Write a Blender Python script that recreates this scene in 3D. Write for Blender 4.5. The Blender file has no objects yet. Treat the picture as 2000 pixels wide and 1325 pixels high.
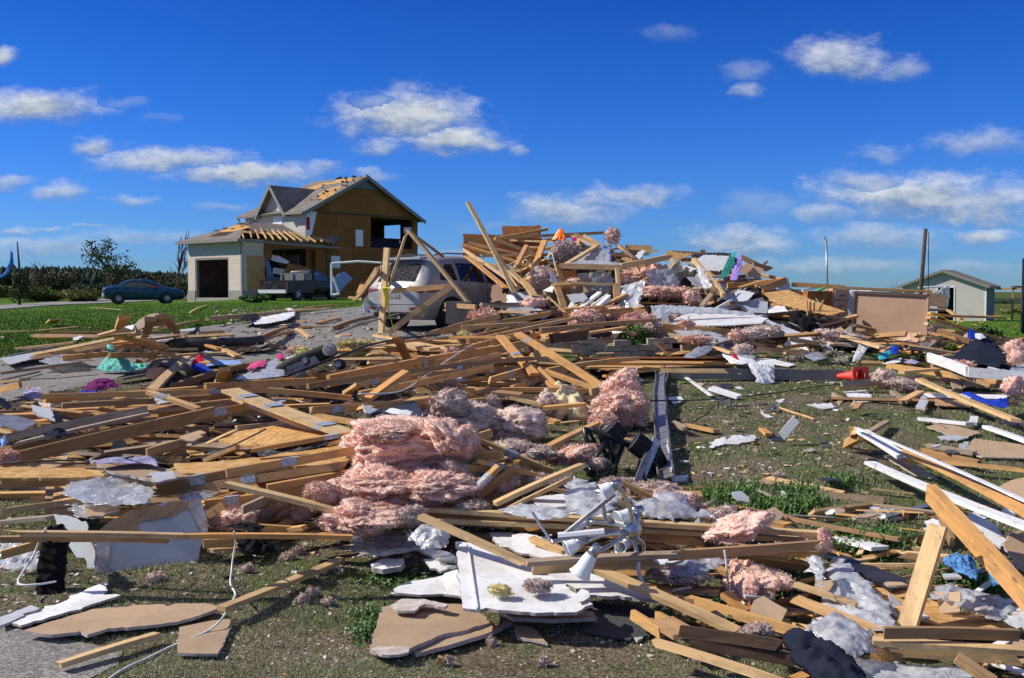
import bpy, bmesh, math, random
import numpy as np
from mathutils import Vector, Matrix, noise, geometry
from mathutils.bvhtree import BVHTree
from math import sin, cos, pi, radians, sqrt, atan2
random.seed(11); rng = np.random.default_rng(5)
SC = bpy.context.scene
COL = SC.collection
# ---------------------------------------------------------------- camera, sky, sun, exposure
FPX = 2050.0; EYE = 1.7; PITCH = math.atan(92.5/FPX)
cam = bpy.data.cameras.new('camera'); cam.lens = FPX/2000*36; cam.sensor_width = 36
cam.clip_start = .05; cam.clip_end = 9000
camo = bpy.data.objects.new('camera', cam); COL.objects.link(camo)
camo.location = (0, 0, EYE); camo.rotation_euler = (pi/2-PITCH, 0, 0); SC.camera = camo
SUN = Vector((-.78, .05, .62)).normalized()
sl = bpy.data.lights.new('sun', 'SUN'); sl.energy = 5.0; sl.angle = radians(.5); sl.color = (1, .94, .84)
so = bpy.data.objects.new('sun', sl); COL.objects.link(so); so.rotation_euler = SUN.to_track_quat('Z', 'Y').to_euler()
SC.view_settings.view_transform = 'Standard'; SC.view_settings.look = 'None'
SC.view_settings.gamma = 1; SC.view_settings.exposure = 0.12; SC.view_settings.use_curve_mapping = False
SC.cycles.transparent_max_bounces = 16; SC.cycles.max_bounces = 6

def pray(px, py):
    xc = (px-1000)/FPX; yc = (662.5-py)/FPX
    return Vector((xc, cos(PITCH)+yc*sin(PITCH), -sin(PITCH)+yc*cos(PITCH)))

class NT:
    def __init__(s, tree): s.t = tree
    def n(s, typ, **kw):
        nd = s.t.nodes.new(typ)
        ins = kw.pop('i', {})
        for k, v in kw.items(): setattr(nd, k, v)
        for k, v in ins.items():
            if isinstance(v, bpy.types.NodeSocket): s.t.links.new(v, nd.inputs[k])
            else: nd.inputs[k].default_value = v
        return nd
    def m(s, op, a, b=0.0, c=0.0, clamp=False):
        return s.n('ShaderNodeMath', operation=op, use_clamp=clamp, i={0: a, 1: b, 2: c}).outputs[0]
    def vm(s, op, a, b=(0, 0, 0)):
        return s.n('ShaderNodeVectorMath', operation=op, i={0: a, 1: b})
    def mix(s, f, a, b, blend='MIX'):
        nd = s.n('ShaderNodeMix', data_type='RGBA', blend_type=blend)
        for k, v in ((0, f), (6, a), (7, b)):
            if isinstance(v, bpy.types.NodeSocket): s.t.links.new(v, nd.inputs[k])
            elif k == 0: nd.inputs[k].default_value = v
            else: nd.inputs[k].default_value = (*v, 1) if len(v) == 3 else v
        return nd.outputs[2]
    def ramp(s, f, stops, interp='LINEAR'):
        nd = s.n('ShaderNodeValToRGB', i={0: f}); cr = nd.color_ramp; cr.interpolation = interp
        while len(cr.elements) < len(stops): cr.elements.new(.5)
        for e, (p, c) in zip(cr.elements, stops):
            e.position = p; e.color = (*c, 1) if len(c) == 3 else c
        return nd.outputs[0]
    def noise(s, vec, scale, detail=4, rough=.55, dist=0):
        return s.n('ShaderNodeTexNoise', i={'Vector': vec, 'Scale': scale, 'Detail': detail, 'Roughness': rough, 'Distortion': dist})

w = bpy.data.worlds.new('World'); SC.world = w; w.use_nodes = True
w.node_tree.nodes.clear(); N = NT(w.node_tree)
SKY = N.n('ShaderNodeTexSky', sky_type='NISHITA', sun_disc=False)
SKY.sun_elevation = math.asin(SUN.z); SKY.sun_rotation = math.atan2(SUN.x, SUN.y)
SKY.altitude = 100; SKY.air_density = 1.0; SKY.dust_density = .2; SKY.ozone_density = 3.5
gc = N.n('ShaderNodeTexCoord').outputs['Generated']
sx = N.n('ShaderNodeSeparateXYZ', i={0: gc})
# colour of the clear sky: deeper, cleaner blue
hs = N.n('ShaderNodeHueSaturation', i={'Hue': .507, 'Saturation': 1.28, 'Value': 1.0, 'Fac': 1.0, 'Color': SKY.outputs[0]}).outputs[0]
elev = N.m('MAXIMUM', sx.outputs[2], 0.0)
hs = N.mix(1.0, hs, N.ramp(elev, [(0, (.36, .66, 1.30)), (.035, (.31, .62, 1.33)), (.13, (.26, .60, 1.30)), (.2, (.20, .56, 1.20)), (.26, (.165, .50, 1.13)), (.5, (.19, .47, 1.0)), (1, (.24, .47, .92))]), 'MULTIPLY')
yy = N.m('MAXIMUM', sx.outputs[1], .05)
u = N.m('DIVIDE', sx.outputs[0], yy); v = N.m('DIVIDE', sx.outputs[2], yy)
uv = N.n('ShaderNodeCombineXYZ', i={0: u, 1: v, 2: 0.0}).outputs[0]
w1 = N.noise(N.vm('MULTIPLY', uv, (1, 1.9, 1)).outputs[0], 22, 7, .62)
w1c = N.vm('SUBTRACT', w1.outputs['Color'], (.5, .5, .5)).outputs[0]
w2 = N.noise(N.vm('MULTIPLY', uv, (1, 1.6, 1)).outputs[0], 5.5, 3, .5)
w2c = N.vm('SUBTRACT', w2.outputs['Color'], (.5, .5, .5)).outputs[0]
wu = N.vm('ADD', uv, N.vm('MULTIPLY', w1c, (.055, .026, 0)).outputs[0]).outputs[0]
wu = N.vm('ADD', wu, N.vm('MULTIPLY', w2c, (.06, .02, 0)).outputs[0]).outputs[0]
CLOUDS = [  # centre x, y, half width, half height (degrees of arc as picture units), opacity
 (790, 230, 160, 58, 1), (880, 275, 110, 34, 1), (720, 200, 60, 24, .45), (745, 290, 60, 18, .7), (1005, 298, 26, 12, .5),
 (80, 212, 150, 36, 1), (10, 112, 40, 22, .9), (190, 290, 70, 20, .8), (330, 315, 160, 26, .85), (480, 340, 170, 24, .95), (630, 335, 50, 18, .5),
 (1640, 110, 105, 40, .85), (1760, 130, 70, 26, .5), (1450, 140, 60, 22, .35), (1440, 178, 34, 15, .6), (1310, 62, 60, 18, .22),
 (1780, 385, 220, 52, .95), (1700, 355, 110, 30, .7), (1920, 395, 130, 50, .8), (1600, 420, 80, 20, .6),
 (1920, 280, 110, 26, .55), (1720, 298, 60, 16, .4), (1240, 382, 120, 22, .7), (1110, 410, 120, 30, .75), (1160, 395, 60, 18, .6),
 (1430, 465, 120, 30, .75), (1480, 480, 100, 24, .7), (1480, 410, 70, 34, .28), (1720, 465, 130, 32, .6), (1910, 460, 70, 22, .85),
 (1650, 520, 160, 20, .45), (1900, 520, 120, 18, .35), (110, 375, 60, 17, .7), (255, 390, 50, 13, .55), (10, 355, 40, 14, .6),
 (30, 445, 45, 12, .7), (180, 444, 45, 7, .5), (100, 480, 160, 24, .5), (280, 465, 120, 20, .4), (440, 400, 45, 10, .45), (735, 348, 50, 12, .55),
 (90, 440, 35, 8, .6), (255, 205, 45, 11, .25), (325, 235, 40, 10, .22), (1420, 520, 200, 18, .35), (960, 440, 70, 16, .2), (880, 500, 60, 14, .3), (560, 430, 110, 16, .2)]
dmin = None; sh = None; op = None
for (cx, cy, rx, ry, o) in CLOUDS:
    d = pray(cx, cy); ui, vi = d.x/d.y, d.z/d.y
    q = N.vm('MULTIPLY', N.vm('SUBTRACT', wu, (ui, vi, 0)).outputs[0], (FPX/rx/1.18, FPX/ry/1.15, 0))
    ln = N.vm('LENGTH', q.outputs[0]).outputs['Value']
    qy = N.n('ShaderNodeSeparateXYZ', i={0: q.outputs[0]}).outputs[1]
    if dmin is None: dmin, sh, op = ln, qy, o
    else:
        lt = N.m('LESS_THAN', ln, dmin)
        sh = N.m('ADD', N.m('MULTIPLY', N.m('SUBTRACT', qy, sh), lt), sh)
        op = N.m('ADD', N.m('MULTIPLY', N.m('SUBTRACT', o, op), lt), op)
        dmin = N.m('MINIMUM', ln, dmin)
fr = N.m('GREATER_THAN', sx.outputs[1], .05)
f1 = N.noise(N.vm('MULTIPLY', uv, (1, 2.0, 1)).outputs[0], 34, 8, .66)
dens = N.m('SUBTRACT', 1.10, dmin)
dens = N.m('ADD', dens, N.m('MULTIPLY', N.m('SUBTRACT', f1.outputs[0], .5), 1.25))
dens = N.n('ShaderNodeMapRange', interpolation_type='SMOOTHSTEP', i={0: dens, 1: 0.0, 2: 1.0, 3: 0.0, 4: 1.0}).outputs[0]
dens = N.m('MULTIPLY', N.m('MULTIPLY', dens, op), fr)
# thin wisps low down; unseen clouds over the dome, thickened to add white fill
zz = N.m('MAXIMUM', sx.outputs[2], .03)
pl = N.n('ShaderNodeCombineXYZ', i={0: N.m('DIVIDE', sx.outputs[0], zz), 1: N.m('DIVIDE', sx.outputs[1], zz), 2: 0.0}).outputs[0]
g1 = N.noise(pl, .55, 8, .6)
off = N.m('MAXIMUM', N.m('ABSOLUTE', u), N.m('MULTIPLY', v, 1.5))
off = N.n('ShaderNodeMapRange', interpolation_type='SMOOTHSTEP', i={0: off, 1: .5, 2: .7, 3: 0.0, 4: 1.0}).outputs[0]
off = N.m('MAXIMUM', off, N.m('LESS_THAN', sx.outputs[1], .05))
g = N.n('ShaderNodeMapRange', interpolation_type='SMOOTHSTEP', i={0: g1.outputs[0], 1: .50, 2: .62, 3: 0.0, 4: .85}).outputs[0]
g = N.m('MULTIPLY', g, off)
g = N.m('MULTIPLY', g, N.m('GREATER_THAN', sx.outputs[2], .0))
dens = N.m('MAXIMUM', dens, g)
lum = N.n('ShaderNodeMapRange', i={0: N.m('ADD', sh, N.m('MULTIPLY', N.m('SUBTRACT', f1.outputs[0], .5), 2.6)), 1: -.7, 2: .55, 3: 0.0, 4: 1.0}).outputs[0]
ccol = N.mix(lum, (2.1, 2.9, 4.3), (7.2, 7.6, 8.2))
ccol = N.mix(N.m('MULTIPLY', N.m('SUBTRACT', 1.0, op), .55), ccol, (3.6, 4.6, 6.2))
sky = N.mix(dens, hs, ccol)
bg = N.n('ShaderNodeBackground', i={0: sky, 1: .09})
N.n('ShaderNodeOutputWorld', i={0: bg.outputs[0]})

# ---------------------------------------------------------------- terrain height
def sst(a, b, x):
    t = np.clip((np.asarray(x, float)-a)/(b-a), 0, 1); return t*t*(3-2*t)
def G(x, y):
    x = np.asarray(x, float); y = np.asarray(y, float)
    zl = np.interp(y, [-50, 5, 25, 45, 60, 90, 200, 600, 6000], [0, 0, .85, 1.12, 1.3, 1.3, .6, .2, 0])
    zr = np.interp(y, [-50, 5, 14, 22, 40, 60, 90, 200, 6000], [0, 0, .30, .36, .3, .1, .1, .1, 0])
    s = sst(4, 13, x)
    far = sst(14, 22, -x)*sst(35, 50, y)*(1-sst(63, 80, y))
    z = zl*(1-s)+zr*s - .35*far
    near = 1-sst(20, 40, y)
    z = z + near*(.022*np.sin(x*2.1+1.3*np.sin(y*1.7))*np.cos(y*2.3+.7*x)+.012*np.sin(x*5.3+y*3.1)*np.sin(y*4.7-x*2.2))
    return z
HX = [-9, -.75, -.1, .55, 2.2, 3.5, 5.2, 6.6, 7.8, 9.6, 11.0, 14, 40]
HH = [0, 0, 1.35, 1.95, 2.05, 1.75, 1.45, 1.25, .85, .6, .35, .2, 0]
MOUNDS = [(-3.6, 9.9, 3.2, 1.6, .32), (-.8, 8.0, 1.6, .9, .22), (.6, 7.0, 1.8, .7, .18), (-2.6, 12.6, 4.5, 1.6, .22), (-1.5, 15.5, 3.6, 2.4, .28),
          (.8, 6.1, 1.6, .7, .08), (-1.1, 9.3, .9, .7, .1), (-6.2, 19.5, 2.6, 1.6, .35), (8.5, 15.0, 3.0, 1.6, .2), (2.6, 5.4, 1.2, .8, .06), (-6.0, 13, 1.6, 1.2, .1)]
def M(x, y):
    x = np.asarray(x, float); y = np.asarray(y, float)
    a = np.interp(x, HX, HH)
    p = np.interp(y, [0, 19.2, 21, 23, 25, 27, 30, 34], [0, 0, .26, .62, 1, 1, .5, 0])
    z = a*p*(1+.12*np.sin(x*2.7+y)+.08*np.sin(x*5.1-y*2))
    for (cx, cy, rx, ry, h) in MOUNDS:
        q = ((x-cx)/rx)**2+((y-cy)/ry)**2
        z = np.maximum(z, h*np.clip(1-q, 0, 1)**.7)
    return z
def surf(px, py, h=0.0, mound=True):
    r = pray(px, py); o = Vector((0, 0, EYE))
    t = 2.5; step = .12; prev = t
    f = lambda t: float(o.z+r.z*t - G(r.x*t, r.y*t) - (M(r.x*t, r.y*t) if mound else 0) - h)
    while t < 400:
        if f(t) < 0: break
        prev = t; t += step; step *= 1.02
    lo, hi = prev, t
    for _ in range(18):
        m = (lo+hi)/2
        if f(m) < 0: hi = m
        else: lo = m
    return o+r*hi
def atd(px, py, d):
    r = pray(px, py); return Vector((0, 0, EYE))+r*(d/r.y)
def proj(p):
    q = Vector(p)-Vector((0, 0, EYE))
    zc = q.y*cos(PITCH)-q.z*sin(PITCH); yc = q.y*sin(PITCH)+q.z*cos(PITCH)
    return (1000+FPX*q.x/zc, 662.5-FPX*yc/zc)
def P3(a):      # (px,py,h) rests on the surface; (px,py,'d',dist) stands at a distance
    if len(a) == 4: return atd(a[0], a[1], a[3])
    return surf(a[0], a[1], a[2] if len(a) > 2 else 0)

# ---------------------------------------------------------------- materials
MT = {}
def mat(name, col=None, rough=.8, fn=None, metal=0, spec=None, bump=None):
    if spec is None: spec = .5 if rough < .55 else .3 if rough < .72 else .12
    m = bpy.data.materials.new(name); m.use_nodes = True; t = m.node_tree; N = NT(t)
    b = t.nodes['Principled BSDF']; b.inputs['Roughness'].default_value = rough; b.inputs['Metallic'].default_value = metal
    b.inputs['Specular IOR Level'].default_value = spec
    if col: b.inputs['Base Color'].default_value = (*col, 1)
    if fn: fn(N, b)
    MT[name] = m; return m
def oc(N, scale=(1, 1, 1), kind='Object'):
    c = N.n('ShaderNodeTexCoord').outputs[kind]
    return N.n('ShaderNodeMapping', i={'Vector': c, 'Scale': scale}).outputs[0]
def rand(N): return N.n('ShaderNodeObjectInfo').outputs['Random']
def geo(N): return N.n('ShaderNodeNewGeometry').outputs['Position']
def bump(N, b, h, strength=.4, dist=.01):
    bm = N.n('ShaderNodeBump', i={'Height': h, 'Strength': strength, 'Distance': dist}); N.t.links.new(bm.outputs[0], b.inputs['Normal'])
def setc(N, b, c): N.t.links.new(c, b.inputs['Base Color'])

def wood(c1, c2, dark=(.12, .06, .03)):
    def f(N, b):
        r = rand(N)
        vec = N.vm('ADD', oc(N, (1.2, 38, 38)), N.n('ShaderNodeCombineXYZ', i={0: N.m('MULTIPLY', r, 37.0), 1: N.m('MULTIPLY', r, 11.0), 2: 0.0}).outputs[0]).outputs[0]
        g = N.noise(vec, 1.6, 5, .6, .6)
        c = N.ramp(g.outputs[0], [(.3, c2), (.5, c1), (.7, tuple(min(1, k*1.12) for k in c1))])
        k = N.n('ShaderNodeTexVoronoi', i={'Vector': oc(N, (2.4, 9, 9)), 'Scale': 1.0, 'Randomness': 1.0})
        c = N.mix(N.ramp(k.outputs['Distance'], [(.04, (.75,)*3), (.1, (0,)*3)]), c, dark)
        st = N.noise(oc(N, (5, 14, 14)), 1.1, 6, .75)
        c = N.mix(N.m('MULTIPLY', N.ramp(st.outputs[0], [(.49, (0,)*3), (.62, (1,)*3)]), .42), c, (.2, .14, .09))
        nh = N.n('ShaderNodeTexVoronoi', i={'Vector': oc(N, (3.2, 11, 11)), 'Scale': 1.3, 'Randomness': .8}); c = N.mix(N.ramp(nh.outputs['Distance'], [(.035, (.9,)*3), (.06, (0,)*3)]), c, (.03, .02, .015))
        c = N.mix(1.0, c, N.ramp(r, [(0, (.72, .70, .68)), (.5, (1, 1, 1)), (1, (1.0, .86, .74))]), 'MULTIPLY')
        setc(N, b, c); bump(N, b, g.outputs[0], .25, .003)
    return f
mat('wood_pale', rough=.7, fn=wood((.66, .46, .23), (.55, .355, .16)))
mat('wood_orange', rough=.7, fn=wood((.64, .37, .135), (.50, .265, .09)))
mat('wood_brown', rough=.75, fn=wood((.44, .275, .14), (.31, .185, .09)))
mat('wood_grey', rough=.8, fn=wood((.37, .31, .24), (.25, .20, .155)))
mat('wood_dark', rough=.8, fn=wood((.10, .065, .045), (.05, .035, .028)))
mat('trim_white', rough=.45, fn=lambda N, b: setc(N, b, N.ramp(N.noise(oc(N, (3, 9, 9)), 2, 5, .7).outputs[0], [(.3, (.4, .39, .37)), (.45, (.78, .78, .76)), (1, (.82, .82, .81))])))
mat('metal_grey', rough=.4, metal=.6, fn=lambda N, b: setc(N, b, N.ramp(N.noise(oc(N), 9, 5, .7).outputs[0], [(.3, (.16, .15, .14)), (.6, (.36, .36, .36))])))
mat('metal_plate', rough=.5, metal=.25, fn=lambda N, b: setc(N, b, N.ramp(N.noise(oc(N), 60, 3, .7).outputs[0], [(.4, (.25, .3, .36)), (.6, (.5, .56, .62))])))
def osb(c1=(.62, .37, .14), c2=(.46, .24, .08), c3=(.74, .52, .26)):
    def f(N, b):
        v1 = N.n('ShaderNodeTexVoronoi', i={'Vector': oc(N, (16, 40, 30)), 'Scale': 1.0})
        v2 = N.n('ShaderNodeTexVoronoi', i={'Vector': N.n('ShaderNodeMapping', i={'Vector': N.n('ShaderNodeTexCoord').outputs['Object'], 'Rotation': (0, 0, .7), 'Scale': (18, 60, 30)}).outputs[0], 'Scale': 1.0})
        s1 = N.n('ShaderNodeSeparateColor', i={0: v1.outputs['Color']}).outputs[0]
        s2 = N.n('ShaderNodeSeparateColor', i={0: v2.outputs['Color']}).outputs[1]
        m = N.m('ADD', N.m('MULTIPLY', s1, .5), N.m('MULTIPLY', s2, .5))
        c = N.ramp(m, [(.1, c2), (.5, c1), (.9, c3)])
        c = N.mix(N.m('MULTIPLY', N.ramp(N.noise(oc(N), 2.2, 4, .7).outputs[0], [(.5, (0,)*3), (.7, (1,)*3)]), .5), c, (.22, .13, .07))
        c = N.mix(1.0, c, N.ramp(rand(N), [(0, (.8, .78, .75)), (1, (1.05, 1, .95))]), 'MULTIPLY')
        setc(N, b, c); bump(N, b, m, .3, .003)
    return f
mat('osb', rough=.75, fn=osb())
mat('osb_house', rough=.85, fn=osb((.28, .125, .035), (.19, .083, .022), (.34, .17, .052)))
mat('osb_red', rough=.75, fn=osb((.40, .15, .045), (.27, .09, .03), (.5, .22, .08)))
mat('plywood', rough=.7, fn=wood((.5, .32, .16), (.38, .22, .1)))
def dirty(c, d, lo=.45, hi=.7, sc=3.0, amt=.6, bs=.15, stretch=(1, 1, 1)):
    def f(N, b):
        n1 = N.noise(oc(N, stretch), sc, 6, .65)
        col = N.mix(N.m('MULTIPLY', N.ramp(n1.outputs[0], [(lo, (0,)*3), (hi, (1,)*3)]), amt), c, d)
        n2 = N.noise(oc(N, stretch), sc*9, 4, .6)
        col = N.mix(N.m('MULTIPLY', N.ramp(n2.outputs[0], [(.58, (0,)*3), (.66, (1,)*3)]), amt*.7), col, d)
        col = N.mix(1.0, col, N.ramp(rand(N), [(0, (.86, .86, .86)), (1, (1.04, 1.03, 1.02))]), 'MULTIPLY')
        setc(N, b, col); bump(N, b, n2.outputs[0], bs, .004)
    return f
mat('drywall_white', rough=.6, fn=dirty((.80, .80, .80), (.42, .38, .33), .47, .72, 2.8, .65, .12))
mat('drywall_grey', rough=.7, fn=dirty((.46, .49, .52), (.33, .33, .33), .45, .7, 3, .5, .1))
mat('drywall_tan', rough=.85, fn=dirty((.47, .335, .215), (.31, .22, .15), .45, .72, 3.2, .65, .12))
mat('gypsum', rough=.95, fn=dirty((.56, .50, .46), (.36, .31, .28), .4, .6, 24, .8, .8))
mat('torn_paper', rough=.9, fn=dirty((.66, .6, .56), (.40, .3, .22), .4, .6, 14, .7, .5))
mat('tarpaper', rough=.5, fn=dirty((.018, .019, .022), (.06, .06, .06), .4, .7, 5, .6, .4))
mat('shingle_grey', rough=.95, fn=dirty((.12, .12, .125), (.06, .06, .06), .4, .6, 60, .9, 1))
mat('rubber_black', rough=.7, fn=dirty((.022, .022, .024), (.10, .09, .08), .5, .75, 8, .5, .3))
mat('steel_black', rough=.35, metal=.2, fn=dirty((.02, .021, .025), (.10, .09, .08), .5, .8, 9, .5, .1))
mat('concrete', rough=.9, fn=dirty((.34, .325, .30), (.2, .19, .17), .4, .7, 4, .6, .5))
mat('block_tan', rough=.9, fn=dirty((.42, .37, .30), (.25, .22, .18), .4, .7, 14, .7, .8))
def cloth(c, c2=None, sc=300):
    def f(N, b):
        n = N.noise(oc(N), 5, 5, .6)
        setc(N, b, N.ramp(n.outputs[0], [(.35, c2 or tuple(k*.72 for k in c)), (.6, c)]))
        wv = N.noise(oc(N), sc, 2, .5); bump(N, b, wv.outputs[0], .2, .002)
        b.inputs['Sheen Weight'].default_value = 0
    return f
for nm, c in dict(teal=(.17, .56, .48), teal_dark=(.02, .16, .15), purple=(.16, .02, .12), blue=(.015, .05, .42), blue_light=(.25, .38, .68), red=(.5, .02, .05), pink=(.75, .1, .26), white=(.78, .78, .78),
                  black=(.012, .012, .014), navy=(.018, .022, .04), lilac=(.36, .33, .5), violet=(.33, .22, .62), brown=(.28, .13, .065), darkbrown=(.06, .035, .03), cream=(.72, .6, .38), grey=(.28, .28, .33),
                  aqua=(.05, .42, .55), tarpblue=(.05, .22, .6), orange=(.8, .16, .02), magenta=(.55, .03, .2)).items():
    mat('cloth_'+nm, rough=.9, fn=cloth(c))
mat('cloth_denim', rough=.9, fn=lambda N, b: setc(N, b, N.ramp(N.n('ShaderNodeTexVoronoi', i={'Vector': oc(N), 'Scale': 60.0}).outputs['Distance'], [(.2, (.02, .06, .16)), (.6, (.1, .25, .5))])))
def fluff(c1, c2, c3):
    def f(N, b):
        g = N.noise(oc(N, (1, 1, 2.2)), 9, 7, .68, .8)
        h = N.noise(oc(N), 55, 5, .7, 1.5)
        c = N.ramp(g.outputs[0], [(.32, c2), (.5, c1), (.68, c3)])
        c = N.mix(.3, c, N.ramp(h.outputs[0], [(.35, c2), (.65, c3)]))
        c = N.mix(1.0, c, N.ramp(rand(N), [(0, (.9, .86, .84)), (1, (1.03, 1, 1))]), 'MULTIPLY')
        setc(N, b, c)
        bump(N, b, N.m('ADD', h.outputs[0], N.m('MULTIPLY', g.outputs[0], 1.2)), .16, .01); b.inputs['Subsurface Weight'].default_value = .5; b.inputs['Subsurface Scale'].default_value = .04; b.inputs['Subsurface Radius'].default_value = (1, .5, .4)
    return f
mat('insul_pink', rough=1, spec=.1, fn=fluff((.80, .52, .41), (.74, .38, .27), (.84, .65, .55)))
mat('insul_dusty', rough=1, spec=.1, fn=fluff((.64, .50, .43), (.52, .38, .31), (.72, .60, .53)))
mat('insul_yellow', rough=1, spec=.1, fn=fluff((.70, .62, .25), (.5, .4, .12), (.8, .75, .45)))
def film(alpha=.45, tint=(.75, .79, .83)):
    m = bpy.data.materials.new('plastic_film'); m.use_nodes = True; t = m.node_tree; t.nodes.clear(); N = NT(t)
    n = N.noise(oc(N), 14, 5, .65, .6)
    r1 = N.m('ABSOLUTE', N.m('SUBTRACT', N.noise(oc(N, (1, 1, 1)), 4.5, 2, .4, 1.0).outputs[0], .5)); r2 = N.m('ABSOLUTE', N.m('SUBTRACT', N.noise(oc(N, (1.3, .8, 1)), 13, 2, .5, .8).outputs[0], .5))
    hh = N.m('ADD', N.m('MULTIPLY', r1, 3.0), N.m('MULTIPLY', r2, .8))
    bm = N.n('ShaderNodeBump', i={'Height': hh, 'Strength': .5, 'Distance': .03}).outputs[0]
    d = N.n('ShaderNodeBsdfDiffuse', i={'Color': (*tint, 1), 'Normal': bm}).outputs[0]
    tl = N.n('ShaderNodeBsdfTranslucent', i={'Color': (*tint, 1)}).outputs[0]
    gl = N.n('ShaderNodeBsdfGlossy', i={'Color': (1, 1, 1, 1), 'Roughness': .14, 'Normal': bm}).outputs[0]
    tr = N.n('ShaderNodeBsdfTransparent', i={'Color': (.93, .94, .95, 1)}).outputs[0]
    a = N.n('ShaderNodeMixShader', i={0: .35, 1: d, 2: tl}).outputs[0]
    f = N.n('ShaderNodeMapRange', i={0: n.outputs[0], 1: .3, 2: .7, 3: alpha+.2, 4: alpha-.2}).outputs[0]
    a = N.n('ShaderNodeMixShader', i={0: f, 1: a, 2: tr}).outputs[0]
    fr = N.n('ShaderNodeFresnel', i={'IOR': 1.5, 'Normal': bm}).outputs[0]
    a = N.n('ShaderNodeMixShader', i={0: N.m('MULTIPLY', fr, .6), 1: a, 2: gl}).outputs[0]
    N.n('ShaderNodeOutputMaterial', i={0: a}); return m
MT['film'] = film(.60, (.80, .82, .85)); MT['film_thick'] = film(.46, (.84, .86, .88))
def carpaint(c, dust, amt):
    def f(N, b):
        n = N.noise(oc(N), 3.2, 6, .7); n2 = N.noise(oc(N), 40, 4, .7)
        k = N.m('MULTIPLY', N.ramp(n.outputs[0], [(.38, (0,)*3), (.62, (1,)*3)]), N.ramp(n2.outputs[0], [(.35, (.4,)*3), (.6, (1,)*3)]))
        k = N.m('MULTIPLY', k, amt)
        setc(N, b, N.mix(k, c, dust)); N.t.links.new(N.m('ADD', N.m('MULTIPLY', k, .5), .24), b.inputs['Roughness'])
        N.t.links.new(N.m('MULTIPLY', N.m('SUBTRACT', 1.0, k), .55), b.inputs['Metallic'])
    return f
mat('paint_silver', fn=carpaint((.42, .43, .45), (.27, .245, .215), .85))
mat('paint_teal', fn=carpaint((.008, .075, .13), (.2, .19, .17), .35))
mat('paint_black', fn=carpaint((.02, .022, .025), (.16, .14, .12), .5))
mat('glass_dark', (.012, .014, .016), .06, spec=.8)
def dusty_glass(N, b):
    v = N.noise(oc(N), 46, 5, .75)
    k = N.ramp(v.outputs[0], [(.56, (0,)*3), (.61, (1,)*3)])
    setc(N, b, N.mix(k, (.010, .011, .013), (.26, .24, .22))); N.t.links.new(N.m('ADD', N.m('MULTIPLY', k, .7), .08), b.inputs['Roughness'])
mat('glass_shattered', fn=dusty_glass)
mat('glass_window', (.06, .09, .12), .08, spec=.8)
mat('tail_red', (.13, .022, .02), .35); mat('chrome', (.45, .44, .42), .28, metal=.9); mat('rim', (.35, .35, .36), .35, metal=.7)
mat('frosted_glass', (.84, .88, .85), .3, spec=.6)
pass
mat('cone_red', fn=dirty((.8, .05, .03), (.6, .3, .25), .5, .8, 6, .4, .05), rough=.5)
mat('tape_yellow', (.85, .72, .02), .5); mat('ink_black', (.01, .01, .01), .6)
mat('bright_green', (.12, .55, .04), .5)
mat('pipe_black', rough=.45, fn=dirty((.02, .021, .023), (.2, .19, .17), .5, .8, 9, .6, .1))
def siding(col, pitch):
    def f(N, b):
        z = N.n('ShaderNodeSeparateXYZ', i={0: geo(N)}).outputs[2]
        s = N.m('FRACT', N.m('DIVIDE', z, pitch))
        setc(N, b, N.mix(N.ramp(s, [(0, (1,)*3), (.22, (0,)*3)]), N.ramp(N.noise(geo(N), .8, 4).outputs[0], [(.35, tuple(k*.88 for k in col)), (.6, col)]), tuple(k*.5 for k in col)))
        bump(N, b, s, .6, .02)
    return f
mat('siding', rough=.6, fn=siding((.66, .62, .53), .115)); mat('siding_shed', rough=.6, fn=siding((.60, .56, .49), .105))
mat('siding_blue_and_shade', rough=.6, fn=siding((.16, .2, .24), .115))
def brick(N, b):
    c = N.n('ShaderNodeTexCoord').outputs['Object']
    bt = N.n('ShaderNodeTexBrick', i={'Vector': N.n('ShaderNodeMapping', i={'Vector': c, 'Rotation': (pi/2, 0, 0)}).outputs[0], 'Color1': (.68, .58, .47, 1), 'Color2': (.57, .48, .39, 1), 'Mortar': (.46, .42, .36, 1),
                                      'Scale': 1.0, 'Mortar Size': .012, 'Brick Width': .22, 'Row Height': .078})
    setc(N, b, bt.outputs[0]); bump(N, b, bt.outputs['Fac'], -.5, .01)
mat('brick_beige', rough=.85, fn=brick)
def shing(N, b):
    g = geo(N); n = N.noise(g, 1.4, 5, .7); n2 = N.noise(g, 9, 3, .6)
    setc(N, b, N.mix(.5, N.ramp(n.outputs[0], [(.3, (.10, .085, .075)), (.5, (.20, .175, .155)), (.7, (.30, .27, .24))]), N.ramp(n2.outputs[0], [(.3, (.12, .1, .09)), (.7, (.27, .24, .215))])))
    bump(N, b, n2.outputs[0], .5, .02)
mat('shingles', rough=.95, fn=shing)
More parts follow.
